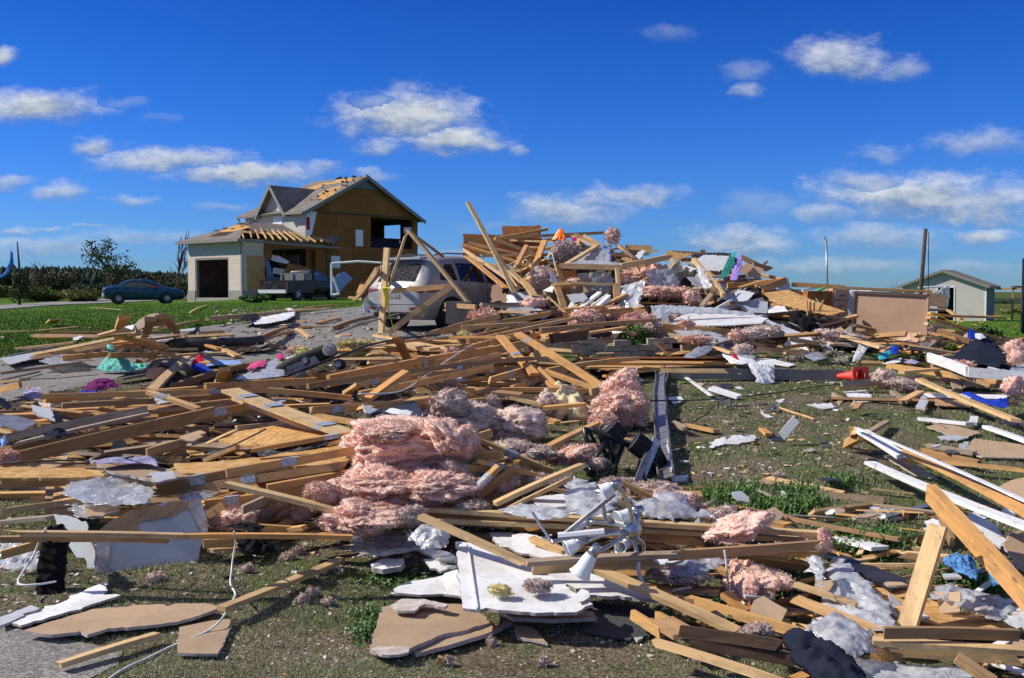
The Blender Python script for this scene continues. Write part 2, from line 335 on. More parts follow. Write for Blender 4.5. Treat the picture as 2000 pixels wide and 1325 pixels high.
def ground_m(N, b):
    g = geo(N); x = N.n('ShaderNodeSeparateXYZ', i={0: g})
    n1 = N.noise(g, .9, 6, .6); n2 = N.noise(g, 7, 6, .7); n3 = N.noise(g, 45, 5, .7)
    dry = N.ramp(n3.outputs[0], [(.32, (.045, .032, .02)), (.48, (.17, .135, .085)), (.68, (.40, .35, .24))])
    grn = N.ramp(n3.outputs[0], [(.3, (.045, .06, .02)), (.5, (.10, .14, .04)), (.7, (.17, .21, .075))])
    k = N.ramp(N.m('ADD', N.m('MULTIPLY', n1.outputs[0], .6), N.m('MULTIPLY', n2.outputs[0], .4)), [(.46, (0,)*3), (.56, (1,)*3)])
    near = N.mix(k, dry, grn)
    soil = N.ramp(n3.outputs[0], [(.3, (.03, .02, .015)), (.6, (.11, .085, .06))])
    near = N.mix(N.ramp(N.noise(g, 2.3, 5, .7).outputs[0], [(.56, (0,)*3), (.66, (1,)*3)]), near, soil)
    n4 = N.noise(g, .35, 5, .6)
    lawn = N.mix(.5, N.ramp(n4.outputs[0], [(.3, (.055, .12, .006)), (.55, (.09, .175, .010)), (.75, (.14, .21, .022))]), N.ramp(n2.outputs[0], [(.3, (.04, .10, .008)), (.7, (.10, .21, .02))]))
    yr = N.n('ShaderNodeMapRange', interpolation_type='SMOOTHSTEP', i={0: x.outputs[1], 1: 17.0, 2: 21.0, 3: 0.0, 4: 1.0}).outputs[0]
    c = N.mix(yr, near, lawn)
    fld = N.ramp(N.noise(g, .06, 5, .65).outputs[0], [(.3, (.03, .05, .012)), (.5, (.07, .10, .02)), (.7, (.14, .15, .05))])
    c = N.mix(N.n('ShaderNodeMapRange', interpolation_type='SMOOTHSTEP', i={0: x.outputs[1], 1: 66.0, 2: 80.0, 3: 0.0, 4: 1.0}).outputs[0], c, fld)
    setc(N, b, c); bump(N, b, N.m('ADD', n3.outputs[0], n2.outputs[0]), .9, .04)
mat('ground', rough=1, spec=.1, fn=ground_m)
def gravel_m(N, b):
    g = geo(N); v = N.n('ShaderNodeTexVoronoi', i={'Vector': g, 'Scale': 95.0}); s = N.n('ShaderNodeSeparateColor', i={0: v.outputs['Color']}).outputs[0]
    c = N.ramp(s, [(0, (.10, .095, .09)), (.5, (.22, .21, .195)), (1, (.40, .385, .36))])
    n = N.noise(g, 1.2, 5, .65); c = N.mix(N.m('MULTIPLY', N.ramp(n.outputs[0], [(.45, (0,)*3), (.65, (1,)*3)]), .6), c, (.16, .145, .12))
    setc(N, b, c); bump(N, b, v.outputs['Distance'], -.8, .02)
mat('gravel', rough=.95, fn=gravel_m)
mat('rubble', rough=1, fn=dirty((.055, .042, .032), (.16, .12, .085), .45, .6, 12, .9, 1))
mat('leaf_green', rough=.55, fn=lambda N, b: setc(N, b, N.ramp(N.noise(geo(N), 16, 3).outputs[0], [(.35, (.04, .09, .02)), (.55, (.09, .17, .035)), (.7, (.18, .26, .07))])))
mat('leaf_dark', rough=.7, fn=lambda N, b: setc(N, b, N.ramp(N.noise(geo(N), .5, 4).outputs[0], [(.35, (.03, .05, .018)), (.55, (.06, .09, .028)), (.7, (.11, .13, .04))])))
mat('leaf_olive', rough=.8, fn=lambda N, b: setc(N, b, N.ramp(N.noise(geo(N), .35, 4).outputs[0], [(.35, (.06, .085, .02)), (.5, (.12, .15, .035)), (.7, (.22, .22, .07))])))
mat('leaf_brown', rough=.8, fn=lambda N, b: setc(N, b, N.ramp(N.noise(geo(N), .5, 4).outputs[0], [(.35, (.055, .055, .03)), (.5, (.10, .10, .05)), (.7, (.15, .15, .07))])))
mat('bark', rough=.95, fn=dirty((.10, .08, .065), (.05, .04, .03), .4, .6, 9, .7, .6))
mat('blade_dry', rough=.9, fn=lambda N, b: setc(N, b, N.ramp(N.noise(geo(N), 60, 3, .7).outputs[0], [(.3, (.22, .18, .11)), (.5, (.44, .39, .27)), (.7, (.62, .57, .44))])))
mat('blade_green', rough=.7, fn=lambda N, b: setc(N, b, N.ramp(N.noise(geo(N), 30, 3, .7).outputs[0], [(.3, (.06, .09, .018)), (.5, (.12, .17, .04)), (.7, (.24, .27, .10))])))
mat('blade_lawn', rough=.7, fn=lambda N, b: setc(N, b, N.ramp(N.noise(geo(N), 1.1, 4, .7).outputs[0], [(.3, (.055, .125, .006)), (.5, (.095, .175, .010)), (.7, (.16, .23, .028))])))
mat('forest', rough=.9, fn=lambda N, b: setc(N, b, N.ramp(N.noise(geo(N), .05, 6, .75).outputs[0], [(.35, (.012, .025, .018)), (.5, (.026, .045, .024)), (.68, (.055, .075, .03))])))
mat('laminate', rough=.45, fn=dirty((.52, .335, .205), (.38, .22, .13), .45, .75, 1.8, .6, .03))
mat('laminate_edge', rough=.4, fn=dirty((.10, .05, .035), (.2, .12, .08), .5, .75, 5, .4, .1))
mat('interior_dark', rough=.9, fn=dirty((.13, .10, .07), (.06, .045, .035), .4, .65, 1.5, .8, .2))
mat('fascia', rough=.6, fn=dirty((.24, .225, .20), (.12, .12, .11), .5, .8, 2, .4, .05))
# ---------------------------------------------------------------- object helpers
def link(name, me, m=None, parent=None, loc=None):
    o = bpy.data.objects.new(name, me); COL.objects.link(o)
    if m is not None and me is not None:
        for k in (m if isinstance(m, (list, tuple)) else [m]): me.materials.append(MT[k])
    if loc is not None: o.location = loc
    if parent is not None:
        o.parent = parent
    return o
def tag(o, label=None, cat=None, group=None, kind=None):
    if label: o['label'] = label
    if cat: o['category'] = cat
    if group: o['group'] = group
    if kind: o['kind'] = kind
    return o
def empty(name, loc, label, cat, rz=0, group=None):
    o = bpy.data.objects.new(name, None); COL.objects.link(o); o.location = loc; o.rotation_euler = (0, 0, rz)
    o.empty_display_size = .1
    return tag(o, label, cat, group)
def world_mesh(name, verts, faces, m, parent=None, smooth=False, origin=None, mats=None):
    """verts in world coordinates (or the parent's when it has one)"""
    vs = [Vector(v) for v in verts]
    if origin is None:
        origin = sum(vs, Vector())/len(vs)
    me = bpy.data.meshes.new(name); me.from_pydata([v-origin for v in vs], [], faces)
    o = link(name, me, m, parent, origin)
    if smooth:
        me.polygons.foreach_set('use_smooth', [True]*len(me.polygons))
    if mats is not None: me.polygons.foreach_set('material_index', mats)
    return o
def box_vf(c, s, R=None):
    R = R or Matrix.Identity(3); vs = []
    for x in (-1, 1):
        for y in (-1, 1):
            for z in (-1, 1): vs.append(Vector(c)+R@Vector((x*s[0]/2, y*s[1]/2, z*s[2]/2)))
    return vs, [(0, 1, 3, 2), (4, 6, 7, 5), (0, 4, 5, 1), (2, 3, 7, 6), (0, 2, 6, 4), (1, 5, 7, 3)]
class MB:
    def __init__(s): s.v = []; s.f = []
    def add(s, vs, fs):
        b = len(s.v); s.v += [Vector(v) for v in vs]; s.f += [tuple(i+b for i in f) for f in fs]; return s
    def box(s, c, sz, R=None): return s.add(*box_vf(c, sz, R))
    def bar(s, a, b, w, t, up=Vector((0, 0, 1))):
        a = Vector(a); b = Vector(b); R = frame(b-a, up)
        return s.box((a+b)/2, ((b-a).length, w, t), R)
    def tube(s, pts, r, n=8, cap=True):
        pts = [Vector(p) for p in pts]; L = len(pts); base = len(s.v); prev = None
        for i, p in enumerate(pts):
            d = (pts[min(i+1, L-1)]-pts[max(i-1, 0)]).normalized()
            a = d.orthogonal().normalized() if prev is None else (prev-d*prev.dot(d)).normalized()
            prev = a; c = d.cross(a); rr = r[i] if isinstance(r, (list, tuple)) else r
            for k in range(n):
                t = 2*pi*k/n; s.v.append(p+(a*cos(t)+c*sin(t))*rr)
        for i in range(L-1):
            for k in range(n):
                s.f.append((base+i*n+k, base+i*n+(k+1) % n, base+(i+1)*n+(k+1) % n, base+(i+1)*n+k))
        if cap:
            s.f.append(tuple(base+k for k in range(n))[::-1]); s.f.append(tuple(base+(L-1)*n+k for k in range(n)))
        return s
    def build(s, name, m, parent=None, smooth=False, origin=None):
        return world_mesh(name, s.v, s.f, m, parent, smooth, origin)
def frame(d, up=Vector((0, 0, 1))):
    d = Vector(d).normalized(); y = Vector(up).cross(d)
    if y.length < 1e-3: y = Vector((0, 1, 0)).cross(d)
    y.normalize(); z = d.cross(y); return Matrix((d, y, z)).transposed()

# ---------------------------------------------------------------- labels: every label says which one, from the look and the nearest landmark
LAND = []      # (px, py, phrase)
PEND = []      # (obj, adjective phrase, noun phrase, category, explicit landmark)
def later(o, adj, noun, cat, where=None, p=None):
    o['category'] = cat; PEND.append((o, adj, noun, cat, where, p)); return o
def finish_labels():
    SHORT = {'drywall piece': 'drywall', 'insulation lump': 'insulation', 'tar paper piece': 'tar paper', 'plastic sheet': 'plastic'}
    rel = {}
    for (o, adj, noun, cat, where, p) in PEND:
        c = p if p is not None else o.matrix_world.translation if o.parent else o.location
        px, py = proj(c)
        if where is None:
            ds = sorted((math.hypot(px-l[0], (py-l[1])*1.7), l[2], px-l[0], py-l[1]) for l in LAND)
            dd, ph, dx, dy = ds[0]
            dirn = ('in front of' if dy > 0 else 'behind') if abs(dy)*2.2 > abs(dx) else ('right of' if dx > 0 else 'left of')
            where = dirn+' '+ph; key = dd
        else: key = px
        rel.setdefault((adj+' '+noun, where), []).append((key, px, py, o, cat))
    ordn = ['', 'second', 'third', 'fourth', 'fifth', 'sixth', 'seventh', 'eighth', 'ninth', 'tenth', 'eleventh', 'twelfth', 'thirteenth', 'fourteenth', 'fifteenth', 'sixteenth']
    for (nm, where), L in rel.items():
        if len(L) == 1: L[0][3]['label'] = nm+' '+where; continue
        L.sort(key=lambda t: t[1])
        for i, (k, px, py, o, cat) in enumerate(L):
            if len(L) > 16:
                o['label'] = nm+' '+where; o['group'] = nm+'s '+where; continue
            if len(L) == 2: o['label'] = nm+' '+where+', '+('left one' if i == 0 else 'right one')+' of two'
            else:
                o['label'] = nm+' '+where+', '+(ordn[i]+' from left' if i else 'leftmost')
                if len(o['label'].split()) > 16:
                    for a_, b_ in SHORT.items(): o['label'] = o['label'].replace(a_, b_)
                    o['label'] = o['label'].replace(' the ', ' ', 1)
                    if len(o['label'].split()) > 16: o['label'] = o['label'].replace(' weathered', '', 1)
                    if len(o['label'].split()) > 16: o['label'] = o['label'].replace(' slanting', '', 1)
        for t in L: t[3]['group'] = t[3].get('group') or (nm+' '+where)

TONES = dict(p=('wood_pale', 'pale'), o=('wood_orange', 'orange-brown'), b=('wood_brown', 'brown'), g=('wood_grey', 'weathered grey'), d=('wood_dark', 'dark stained'), w=('trim_white', 'white'), m=('metal_grey', 'grey metal'))
SIZES = dict(f=(.07, .030), e=(.034, .048), F=(.095, .034), E=(.036, .066), s=(.03, .012), S=(.045, .012), D=(.05, .08), W=(.17, .028), V=(.036, .11), q=(.075, .033), t=(.022, .022), G=(.125, .038), H=(.07, .135))
def board_mesh(L, w, t, raggA, raggB, bow=0, seg=4):
    vs = []; fs = []
    for i in range(seg+1):
        u = i/seg; x = (u-.5)*L; z = bow*(1-(2*u-1)**2); yo = bow*.4*sin(u*3)
        for (a, b) in ((-1, -1), (1, -1), (1, 1), (-1, 1)):
            dx = 0
            if i == 0: dx = raggA[(a+1)//2+(b+1)]
            if i == seg: dx = -raggB[(a+1)//2+(b+1)]
            vs.append((x+dx, a*w/2+yo, b*t/2+z))
    for i in range(seg):
        for k in range(4): fs.append((4*i+k, 4*i+(k+1) % 4, 4*i+4+(k+1) % 4, 4*i+4+k))
    fs.append((3, 2, 1, 0)); n = 4*seg; fs.append((n, n+1, n+2, n+3))
    return vs, fs
NB = 0
def board(A, B, size='f', tone='p', roll=None, parent=None, label=None, where=None, plates=0, name=None, cat='plank'):
    global NB; NB += 1
    A = Vector(A); B = Vector(B); L = (B-A).length
    w, t = SIZES[size] if isinstance(size, str) else size
    if parent is None: fk = float(np.interp((A.y+B.y)/2, [5, 7, 9, 20], [.74, .82, .98, 1.42])); w *= fk; t *= fk
    rr = random.Random(NB*7+3)
    rag = lambda: [rr.uniform(0, .012) for _ in range(4)] if rr.random() < .6 else ([rr.uniform(0, min(.10, L*.1)) for _ in range(4)] if rr.random() < .5 else sorted([rr.uniform(0, min(.16, L*.12)) for _ in range(4)], reverse=rr.random() < .5))
    vs, fs = board_mesh(L, w, t, rag(), rag(), bow=rr.uniform(-.004, .008)*L)
    R = frame(B-A)
    if roll is None: roll = rr.uniform(-.14, .14)
    R = R@Matrix.Rotation(roll, 3, 'X')
    me = bpy.data.meshes.new('plank'); me.from_pydata(vs, [], fs)
    m, word = TONES[tone]
    nm = name or {'w': 'trim_strip', 'm': 'metal_strip'}.get(tone, 'wooden_plank' if w >= t and w > .055 else 'wood_lath' if max(w, t) < .055 else 'timber')
    o = link(nm, me, m, parent)
    mw = Matrix.Translation((A+B)/2)@R.to_4x4()
    o.matrix_world = mw
    if parent is None:
        if label: tag(o, label, cat)
        else:
            ln = 'short' if L < .8 else ('' if L < 1.8 else 'long' if L < 3.2 else 'very long')
            wd = 'broad ' if max(w, t) > .135 else ''
            z1, z2 = A.z, B.z; steep = abs(z1-z2)/max(L, .01)
            st = 'upright ' if steep > .8 else 'slanting ' if steep > .3 else ''
            noun = {'w': 'trim strip', 'm': 'strip'}.get(tone, {'wooden_plank': 'plank', 'wood_lath': 'lath', 'timber': 'timber'}.get(nm, 'plank'))
            later(o, (ln+' '+st+wd+word).strip().replace('  ', ' '), noun, noun.split()[-1], where, (A+B)/2)
    for k in range(plates):
        u = rr.uniform(-.42, .42)*L
        pm = bpy.data.meshes.new('nail_plate'); vv, ff = box_vf((u, 0, t/2+.003), (.10, w*.8, .003)); 
        vv2, ff2 = box_vf((u, -w/2-.003, 0), (.10, .003, t*.8)); b0 = len(vv)
        pm.from_pydata(vv+vv2, [], ff+[tuple(i+b0 for i in f) for f in ff2]); link('nail_plate', pm, 'metal_plate', o)
    return o
def boards(txt, where=None):
    """px1 py1 h1 px2 py2 h2 size+tone(+roll e)(*plates); h like @22 means a distance"""
    out = []
    for ln in txt.strip().split('\n'):
        p = ln.split()
        if len(p) < 7: continue
        def pt(i):
            h = p[i+2]
            return atd(float(p[i]), float(p[i+1]), float(h[1:])) if h[0] == '@' else surf(float(p[i]), float(p[i+1]), float(h)+.02)
        st = p[6]; out.append(board(pt(0), pt(3), st[0], st[1], where=where, plates=int(st[2]) if len(st) > 2 else 0))
    return out

def cdt(poly, step, jit=.25, r=random):
    """2-D outline -> triangulation with inner points; returns verts, tris, outline count"""
    n = len(poly); vs = [Vector(p) for p in poly]
    if step:
        x0 = min(p[0] for p in poly); x1 = max(p[0] for p in poly); y0 = min(p[1] for p in poly); y1 = max(p[1] for p in poly)
        x = x0+step*.5
        while x < x1:
            y = y0+step*.5
            while y < y1:
                q = (x+r.uniform(-jit, jit)*step, y+r.uniform(-jit, jit)*step)
                if inside(q, poly): vs.append(Vector(q))
                y += step
            x += step
    res = geometry.delaunay_2d_cdt(vs, [(i, (i+1) % n) for i in range(n)], [], 1, 1e-5)
    return res[0], [tuple(f) for f in res[2]]
def inside(q, poly):
    c = False; x, y = q; j = len(poly)-1
    for i in range(len(poly)):
        xi, yi = poly[i][0], poly[i][1]; xj, yj = poly[j][0], poly[j][1]
        if (yi > y) != (yj > y) and x < (xj-xi)*(y-yi)/(yj-yi)+xi: c = not c
        j = i
    return c
def thicken(vs, fs, nrm, t):
    """closed slab: vs = top, bottom = top - nrm*t. nrm single vector or list"""
    n = len(vs); nl = nrm if isinstance(nrm, list) else [nrm]*n
    V = [Vector(v) for v in vs]+[Vector(v)-nl[i]*t for i, v in enumerate(vs)]
    cnt = {}
    for f in fs:
        for i in range(len(f)):
            a, b = f[i], f[(i+1) % len(f)]; cnt[(a, b)] = 1
    F = list(fs)+[tuple(i+n for i in f[::-1]) for f in fs]; side = []
    for (a, b) in cnt:
        if (b, a) not in cnt: side.append((a, a+n, b+n, b))
    return V, F+side, len(fs), len(side)
def fit_plane(P):
    c = sum(P, Vector())/len(P); A = np.array([list(p-c) for p in P]); _, _, vt = np.linalg.svd(A)
    n = Vector(vt[2]); n = n if n.z > 0 else -n; return c, n.normalized()
def plane_of(outl, h, plane):
    if plane is None: c, n = fit_plane([surf(p[0], p[1], h) for p in outl])
    else:
        Q = [P3(p) for p in plane]; c = Q[0]; n = (Q[1]-Q[0]).cross(Q[2]-Q[0]).normalized()
    if plane is not None and n.dot(Vector((0, 0, EYE))-c) < 0: n = -n
    W = []
    for p in outl:
        r = pray(p[0], p[1]); o = Vector((0, 0, EYE)); dn = r.dot(n)
        t = (c-o).dot(n)/dn if abs(dn) > 1e-4 else 10
        W.append(o+r*t)
    if plane is not None:
        vd = (Vector((0, 0, EYE))-c).normalized()
        for _ in range(12):
            xsp = max(abs(a.x-b.x)+abs(a.z-b.z) for a in W for b in W)
            if max(abs(w_.y-c.y) for w_ in W) < 1.6*xsp+.1 and min((w_-Vector((0, 0, EYE))).y for w_ in W) > .5*c.y: break
            n = n.lerp(vd, .3).normalized(); W = []
            for p in outl:
                r = pray(p[0], p[1]); o = Vector((0, 0, EYE)); W.append(o+r*((c-o).dot(n)/r.dot(n)))
    return c, n, W
def basis(n, W):
    a = (W[1]-W[0]); a = (a-n*a.dot(n)); a = a.normalized() if a.length > 1e-6 else n.orthogonal(); return a, n.cross(a)
def jag_outline(P2, amt, seg, r):
    out = []
    for i in range(len(P2)):
        a = Vector(P2[i]); b = Vector(P2[(i+1) % len(P2)]); L = (b-a).length; k = max(1, int(L/seg)); k = min(k, 24)
        nn = Vector((-(b-a).y, (b-a).x)).normalized()
        for j in range(k):
            q = a.lerp(b, j/k)
            if j: q = q+nn*(r.gauss(0, amt*.45) if r.random() < .72 else r.gauss(0, amt*2.0))+(b-a)*r.uniform(-.35, .35)/k
            out.append((q.x, q.y))
    return out
SEED = [0]
def sheet(outl, top='drywall_white', h=.03, plane=None, t=.013, jag=.009, seg=.035, edge='gypsum', bottom=None, name='drywall_sheet', adj='white', noun='drywall piece', cat='drywall', label=None, where=None, parent=None, lift=0, bend=.0):
    SEED[0] += 1; r = random.Random(SEED[0])
    c, n, W = plane_of(outl, h, plane); a, b = basis(n, W)
    P2 = [((p-c).dot(a), (p-c).dot(b)) for p in W]
    P2 = jag_outline(P2, jag, seg, r) if jag else P2
    v2, fs = cdt(P2, (max(abs(p[0]) for p in P2)+max(abs(p[1]) for p in P2))/6 if bend else 0, r=r)
    base = c+n*lift
    vs = [base+a*p[0]+b*p[1]+n*(bend*noise.noise(Vector((p[0]*1.3, p[1]*1.3, SEED[0]))) if bend else 0) for p in v2]
    V, F, nt, ns = thicken(vs, fs, n, t)
    if bottom is None: bottom = {'drywall_white': 'drywall_tan', 'drywall_tan': 'drywall_white'}.get(top, top)
    mi = [0]*nt+[2]*nt+[1]*ns
    # local frame: x,y in the sheet
    Rm = Matrix((a, b, n)).transposed()
    me = bpy.data.meshes.new(name); me.from_pydata([Rm.transposed()@(v-c) for v in V], [], F)
    o = link(name, me, [top, edge or top, bottom], parent); me.polygons.foreach_set('material_index', mi)
    o.matrix_world = Matrix.Translation(c)@Rm.to_4x4()
    if parent is None:
        if label: tag(o, label, cat)
        else:
            ar = poly_area(P2); later(o, ('tiny ' if ar < .03 else 'small ' if ar < .12 else '' if ar < .5 else 'large ')+adj, noun, cat, where, c)
    return o
def poly_area(P): return abs(sum(P[i-1][0]*P[i][1]-P[i][0]*P[i-1][1] for i in range(len(P))))/2
def fold_noise(p, freq, seed, ridge=True):
    q = Vector(p)*freq+Vector((seed*3.1, seed*1.7, seed*.9))
    v = 0; amp = 1; tot = 0
    for k in range(3):
        nn = noise.noise(q); nn = 1-abs(nn)*2.2 if ridge else nn
        v += nn*amp; tot += amp; amp *= .38; q = q*2.05+Vector((3.3, 1.1, 7.7))
    return v/tot
def patch(outl, m, h=.03, plane=None, amp=.05, freq=2.8, n=22, t=.004, stretch=(1, 1), name='cloth', adj='', noun='cloth', cat='cloth', label=None, where=None, parent=None, belly=.0, jag=.004, lift=.0):
    """soft sheet with folds: outline on a fitted plane, folds raised off it"""
    SEED[0] += 1; s = SEED[0]; r = random.Random(s)
    c, nn, W = plane_of(outl, h, plane); a, b = basis(nn, W)
    P2 = [((p-c).dot(a), (p-c).dot(b)) for p in W]
    ar = max(poly_area(P2), .002); step = sqrt(ar)/n
    P2 = jag_outline(P2, jag, max(step*1.1, .01), r)
    v2, fs = cdt(P2, step, r=r)
    ex = sqrt(ar)
    vs = []
    for p in v2:
        dmin = min(((p[0]-q[0])**2+(p[1]-q[1])**2) for q in P2)**.5
        e = min(1, dmin/(.18*ex))
        f = fold_noise((p[0]*stretch[0], p[1]*stretch[1], 0), freq/ex, s)
        vs.append(c+a*p[0]+b*p[1]+nn*(lift+amp*.5*(.35+.65*e)*max(-.1, f)+belly*.6*sqrt(e)))
    V, F, nt, ns = thicken(vs, fs, nn, t)
    o = world_mesh(name, V, F, m, parent, smooth=True, origin=c)
    if parent is None:
        if label: tag(o, label, cat)
        else: later(o, ('small ' if ar < .08 else '' if ar < .5 else 'large ')+adj, noun, cat, where, c)
    return o
def film_(outl, **k):
    k.setdefault('amp', .07); k.setdefault('freq', 3.2); k.setdefault('n', 24); k.setdefault('adj', 'crumpled clear'); k.setdefault('noun', 'plastic sheet'); k.setdefault('cat', 'plastic sheet'); k.setdefault('name', 'plastic_sheet'); k['amp'] = k['amp']*.75; k.setdefault('t', .002); k.setdefault('jag', .012)
    return patch(outl, k.pop('m', 'film'), **k)
ICO = {}
def ico(sub):
    if sub not in ICO:
        bm = bmesh.new(); bmesh.ops.create_icosphere(bm, subdivisions=sub, radius=1)
        ICO[sub] = (np.array([v.co[:] for v in bm.verts]), [tuple(v.index for v in f.verts) for f in bm.faces]); bm.free()
    return ICO[sub]
def insulation(px, py, wpx, hpx, h=0, m='insul_pink', depth=None, d=None, rz=None, batt=0, sub=None, fuzz=1.0, tilt=0, label=None, where=None, adj=None, lump=.32, name='insulation_batt'):
    """fluffy glass-fibre lump: centre and size in the photo, real depth behind"""
    SEED[0] += 1; s = SEED[0]; r = random.Random(s)
    base = atd(px, py+hpx*.42, d) if d else surf(px, py+hpx*.42, h)
    dist = base.y; W = wpx*dist/FPX; H = hpx*dist/FPX
    depth = depth or min(W*.7, 1.0); Hh = max(.05, H*.95-.25*depth*(EYE-base.z)/dist if H > .12 else H*.8); Hh = max(Hh, H*.55)
    c = base+Vector((0, depth*.35, Hh*.42))
    if sub is None: sub = 6 if wpx > 110 else 5 if wpx > 45 else 4
    co, fs = ico(sub)
    R = Matrix.Rotation(radians(tilt), 3, Vector((0, 1, 0)))@Matrix.Rotation(rz if rz is not None else r.uniform(-.3, .3), 3, 'Z')
    out = []
    sc = Vector((W/2, depth/2, Hh/2)); off = Vector((s*1.37, s*.71, s*2.3))
    for p in co:
        v = Vector(p)
        if batt:   # squarer, layered
            k = 1/max(abs(v.x), abs(v.y), abs(v.z)); v = v.lerp(v*k, batt*.8)
        q = Vector((v.x*sc.x, v.y*sc.y, v.z*sc.z)); mean = (sc.x+sc.y+sc.z)/3
        n1 = noise.noise(v*1.15+off); n2 = noise.noise(v*2.6+off*1.3); n3 = noise.noise(v*6+off); n4 = noise.noise(v*14+off)
        ridge = 1-2*abs(noise.noise(Vector((v.x*1.2, v.y*1.5, v.z*3.2))+off*2))
        rg2 = 1-2.2*abs(noise.noise(Vector((v.x*2.3, v.y*2.3, v.z*3.6))+off*3+Vector((n1, n2, n3)))); rg3 = 1-2.2*abs(noise.noise(v*6.5+off*2+Vector((n2, n1, 0))*1.5)); rg4 = 1-2.2*abs(noise.noise(v*15+off))
        k = 1+lump*(1.3*n1+.55*n2+.30*(ridge-.5)+.32*(rg2-.45)+.08*(rg3-.45))+.008*rg4+.03*n3+.012*n4
        if batt: k += .025*sin(v.z*16+5*n1+3*n2)
        out.append(R@(q*max(.25, k)))
    zmin = min(o.z for o in out)
    out = [Vector((o.x, o.y, max(o.z, zmin*.8))) for o in out]
    V = [o+c for o in out]; F = list(fs)
    # loose fibres
    nf = int(fuzz*(9000 if sub == 6 else 2600 if sub == 5 else 450)); pxs = dist/FPX
    for _ in range(nf):
        f = fs[r.randrange(len(fs))]; p = V[f[0]]; dirv = (p-c).normalized()*.55+Vector((r.gauss(0, .8), r.gauss(0, .8), r.gauss(0, .6)))
        dirv.normalize(); L = r.uniform(.8, 5.0)*max(pxs*1.6, .004)*1.2; sd = dirv.orthogonal().normalized()*max(.0006, pxs*.2)
        b = len(V); q = p+dirv*L*.6+Vector((r.gauss(0, .3), r.gauss(0, .3), r.gauss(0, .3)))*L*.5
        V += [p-sd, p+sd, q+sd*.6, p+dirv*L+Vector((0, 0, -L*.2))]; F += [(b, b+1, b+2), (b, b+2, b+3)]
    o = world_mesh(name, V, F, m, smooth=True, origin=c)
    colr = adj or {'insul_pink': 'pink', 'insul_dusty': 'dusty grey-pink', 'insul_yellow': 'yellow'}[m]
    if label: tag(o, label, 'insulation')
    else: later(o, ('small ' if wpx < 50 else '' if wpx < 110 else 'large ')+colr, 'insulation lump', 'insulation', where, c)
    return o
def cable(pts, r, m, label, name='cable', cat='cable', n=6, sub=6):
    P = [P3(p) if not isinstance(p, Vector) else p for p in pts]; Q = []
    for i in range(len(P)-1):
        p0, p1, p2, p3 = P[max(i-1, 0)], P[i], P[i+1], P[min(i+2, len(P)-1)]
        for k in range(sub):
            t = k/sub; Q.append(.5*((2*p1)+(p2-p0)*t+(2*p0-5*p1+4*p2-p3)*t*t+(3*p1-p0-3*p2+p3)*t**3))
    Q.append(P[-1]); o = MB().tube(Q, r, n).build(name, m, smooth=True)
    return tag(o, label, cat)

# ---------------------------------------------------------------- the ground
def lines(segs):
    out = []
    for a, b, n in segs: out += list(np.linspace(a, b, n, endpoint=False))
    return np.array(out)
xs = lines([(-3000, -300, 8), (-300, -60, 16), (-60, -14, 46), (-14, 14, 130), (14, 60, 46), (60, 300, 16), (300, 3000, 8)]); xs = np.append(xs, 3000)
ys = lines([(-60, 2, 20), (2, 14, 90), (14, 30, 50), (30, 90, 60), (90, 300, 20), (300, 5000, 16)]); ys = np.append(ys, 5000)
X, Y = np.meshgrid(xs, ys); Z = G(X, Y)
nx, ny = len(xs), len(ys)
me = bpy.data.meshes.new('ground'); V = np.stack([X.ravel(), Y.ravel(), Z.ravel()], 1)
idx = (np.arange(ny-1)[:, None]*nx+np.arange(nx-1)[None, :]).ravel()
me.from_pydata(V.tolist(), [], np.stack([idx, idx+1, idx+nx+1, idx+nx], 1).tolist())
me.polygons.foreach_set('use_smooth', [True]*len(me.polygons))
tag(link('ground', me, 'ground'), kind='structure')
def drive(name, pts, z=.02, step=.35, m='gravel'):
    W = [surf(p[0], p[1], 0, False) for p in pts]; P2 = jag_outline([(w.x, w.y) for w in W], .05, .5, random.Random(4))
    v2, fs = cdt(P2, step); vs = [Vector((p[0], p[1], float(G(p[0], p[1]))+z)) for p in v2]
    V, F, _, _ = thicken(vs, fs, Vector((0, 0, 1)), .15)
    o = world_mesh(name, V, F, m, smooth=False, origin=Vector((0, 0, 0))); tag(o, kind='structure'); return o
drive('driveway', [(-300, 735), (0, 702), (60, 690), (200, 672), (350, 648), (480, 630), (560, 618), (640, 606), (700, 600), (800, 606), (900, 640), (960, 662), (820, 680), (640, 690), (560, 702), (480, 716), (400, 720), (330, 724), (290, 730), (200, 752), (110, 768), (0, 790), (-300, 830)], z=.02, step=.5)
drive('road', [(-300, 622), (0, 606), (100, 598), (200, 593), (340, 587), (365, 584), (480, 584.5), (480, 580), (360, 577), (250, 581), (180, 587), (90, 592), (0, 598), (-300, 606)], z=.05, step=1.0, m='concrete')
drive('path', [(-200, 1270), (0, 1225), (60, 1225), (110, 1245), (180, 1262), (240, 1275), (230, 1300), (150, 1340), (120, 1420), (-200, 1420)], z=.006, step=.25)

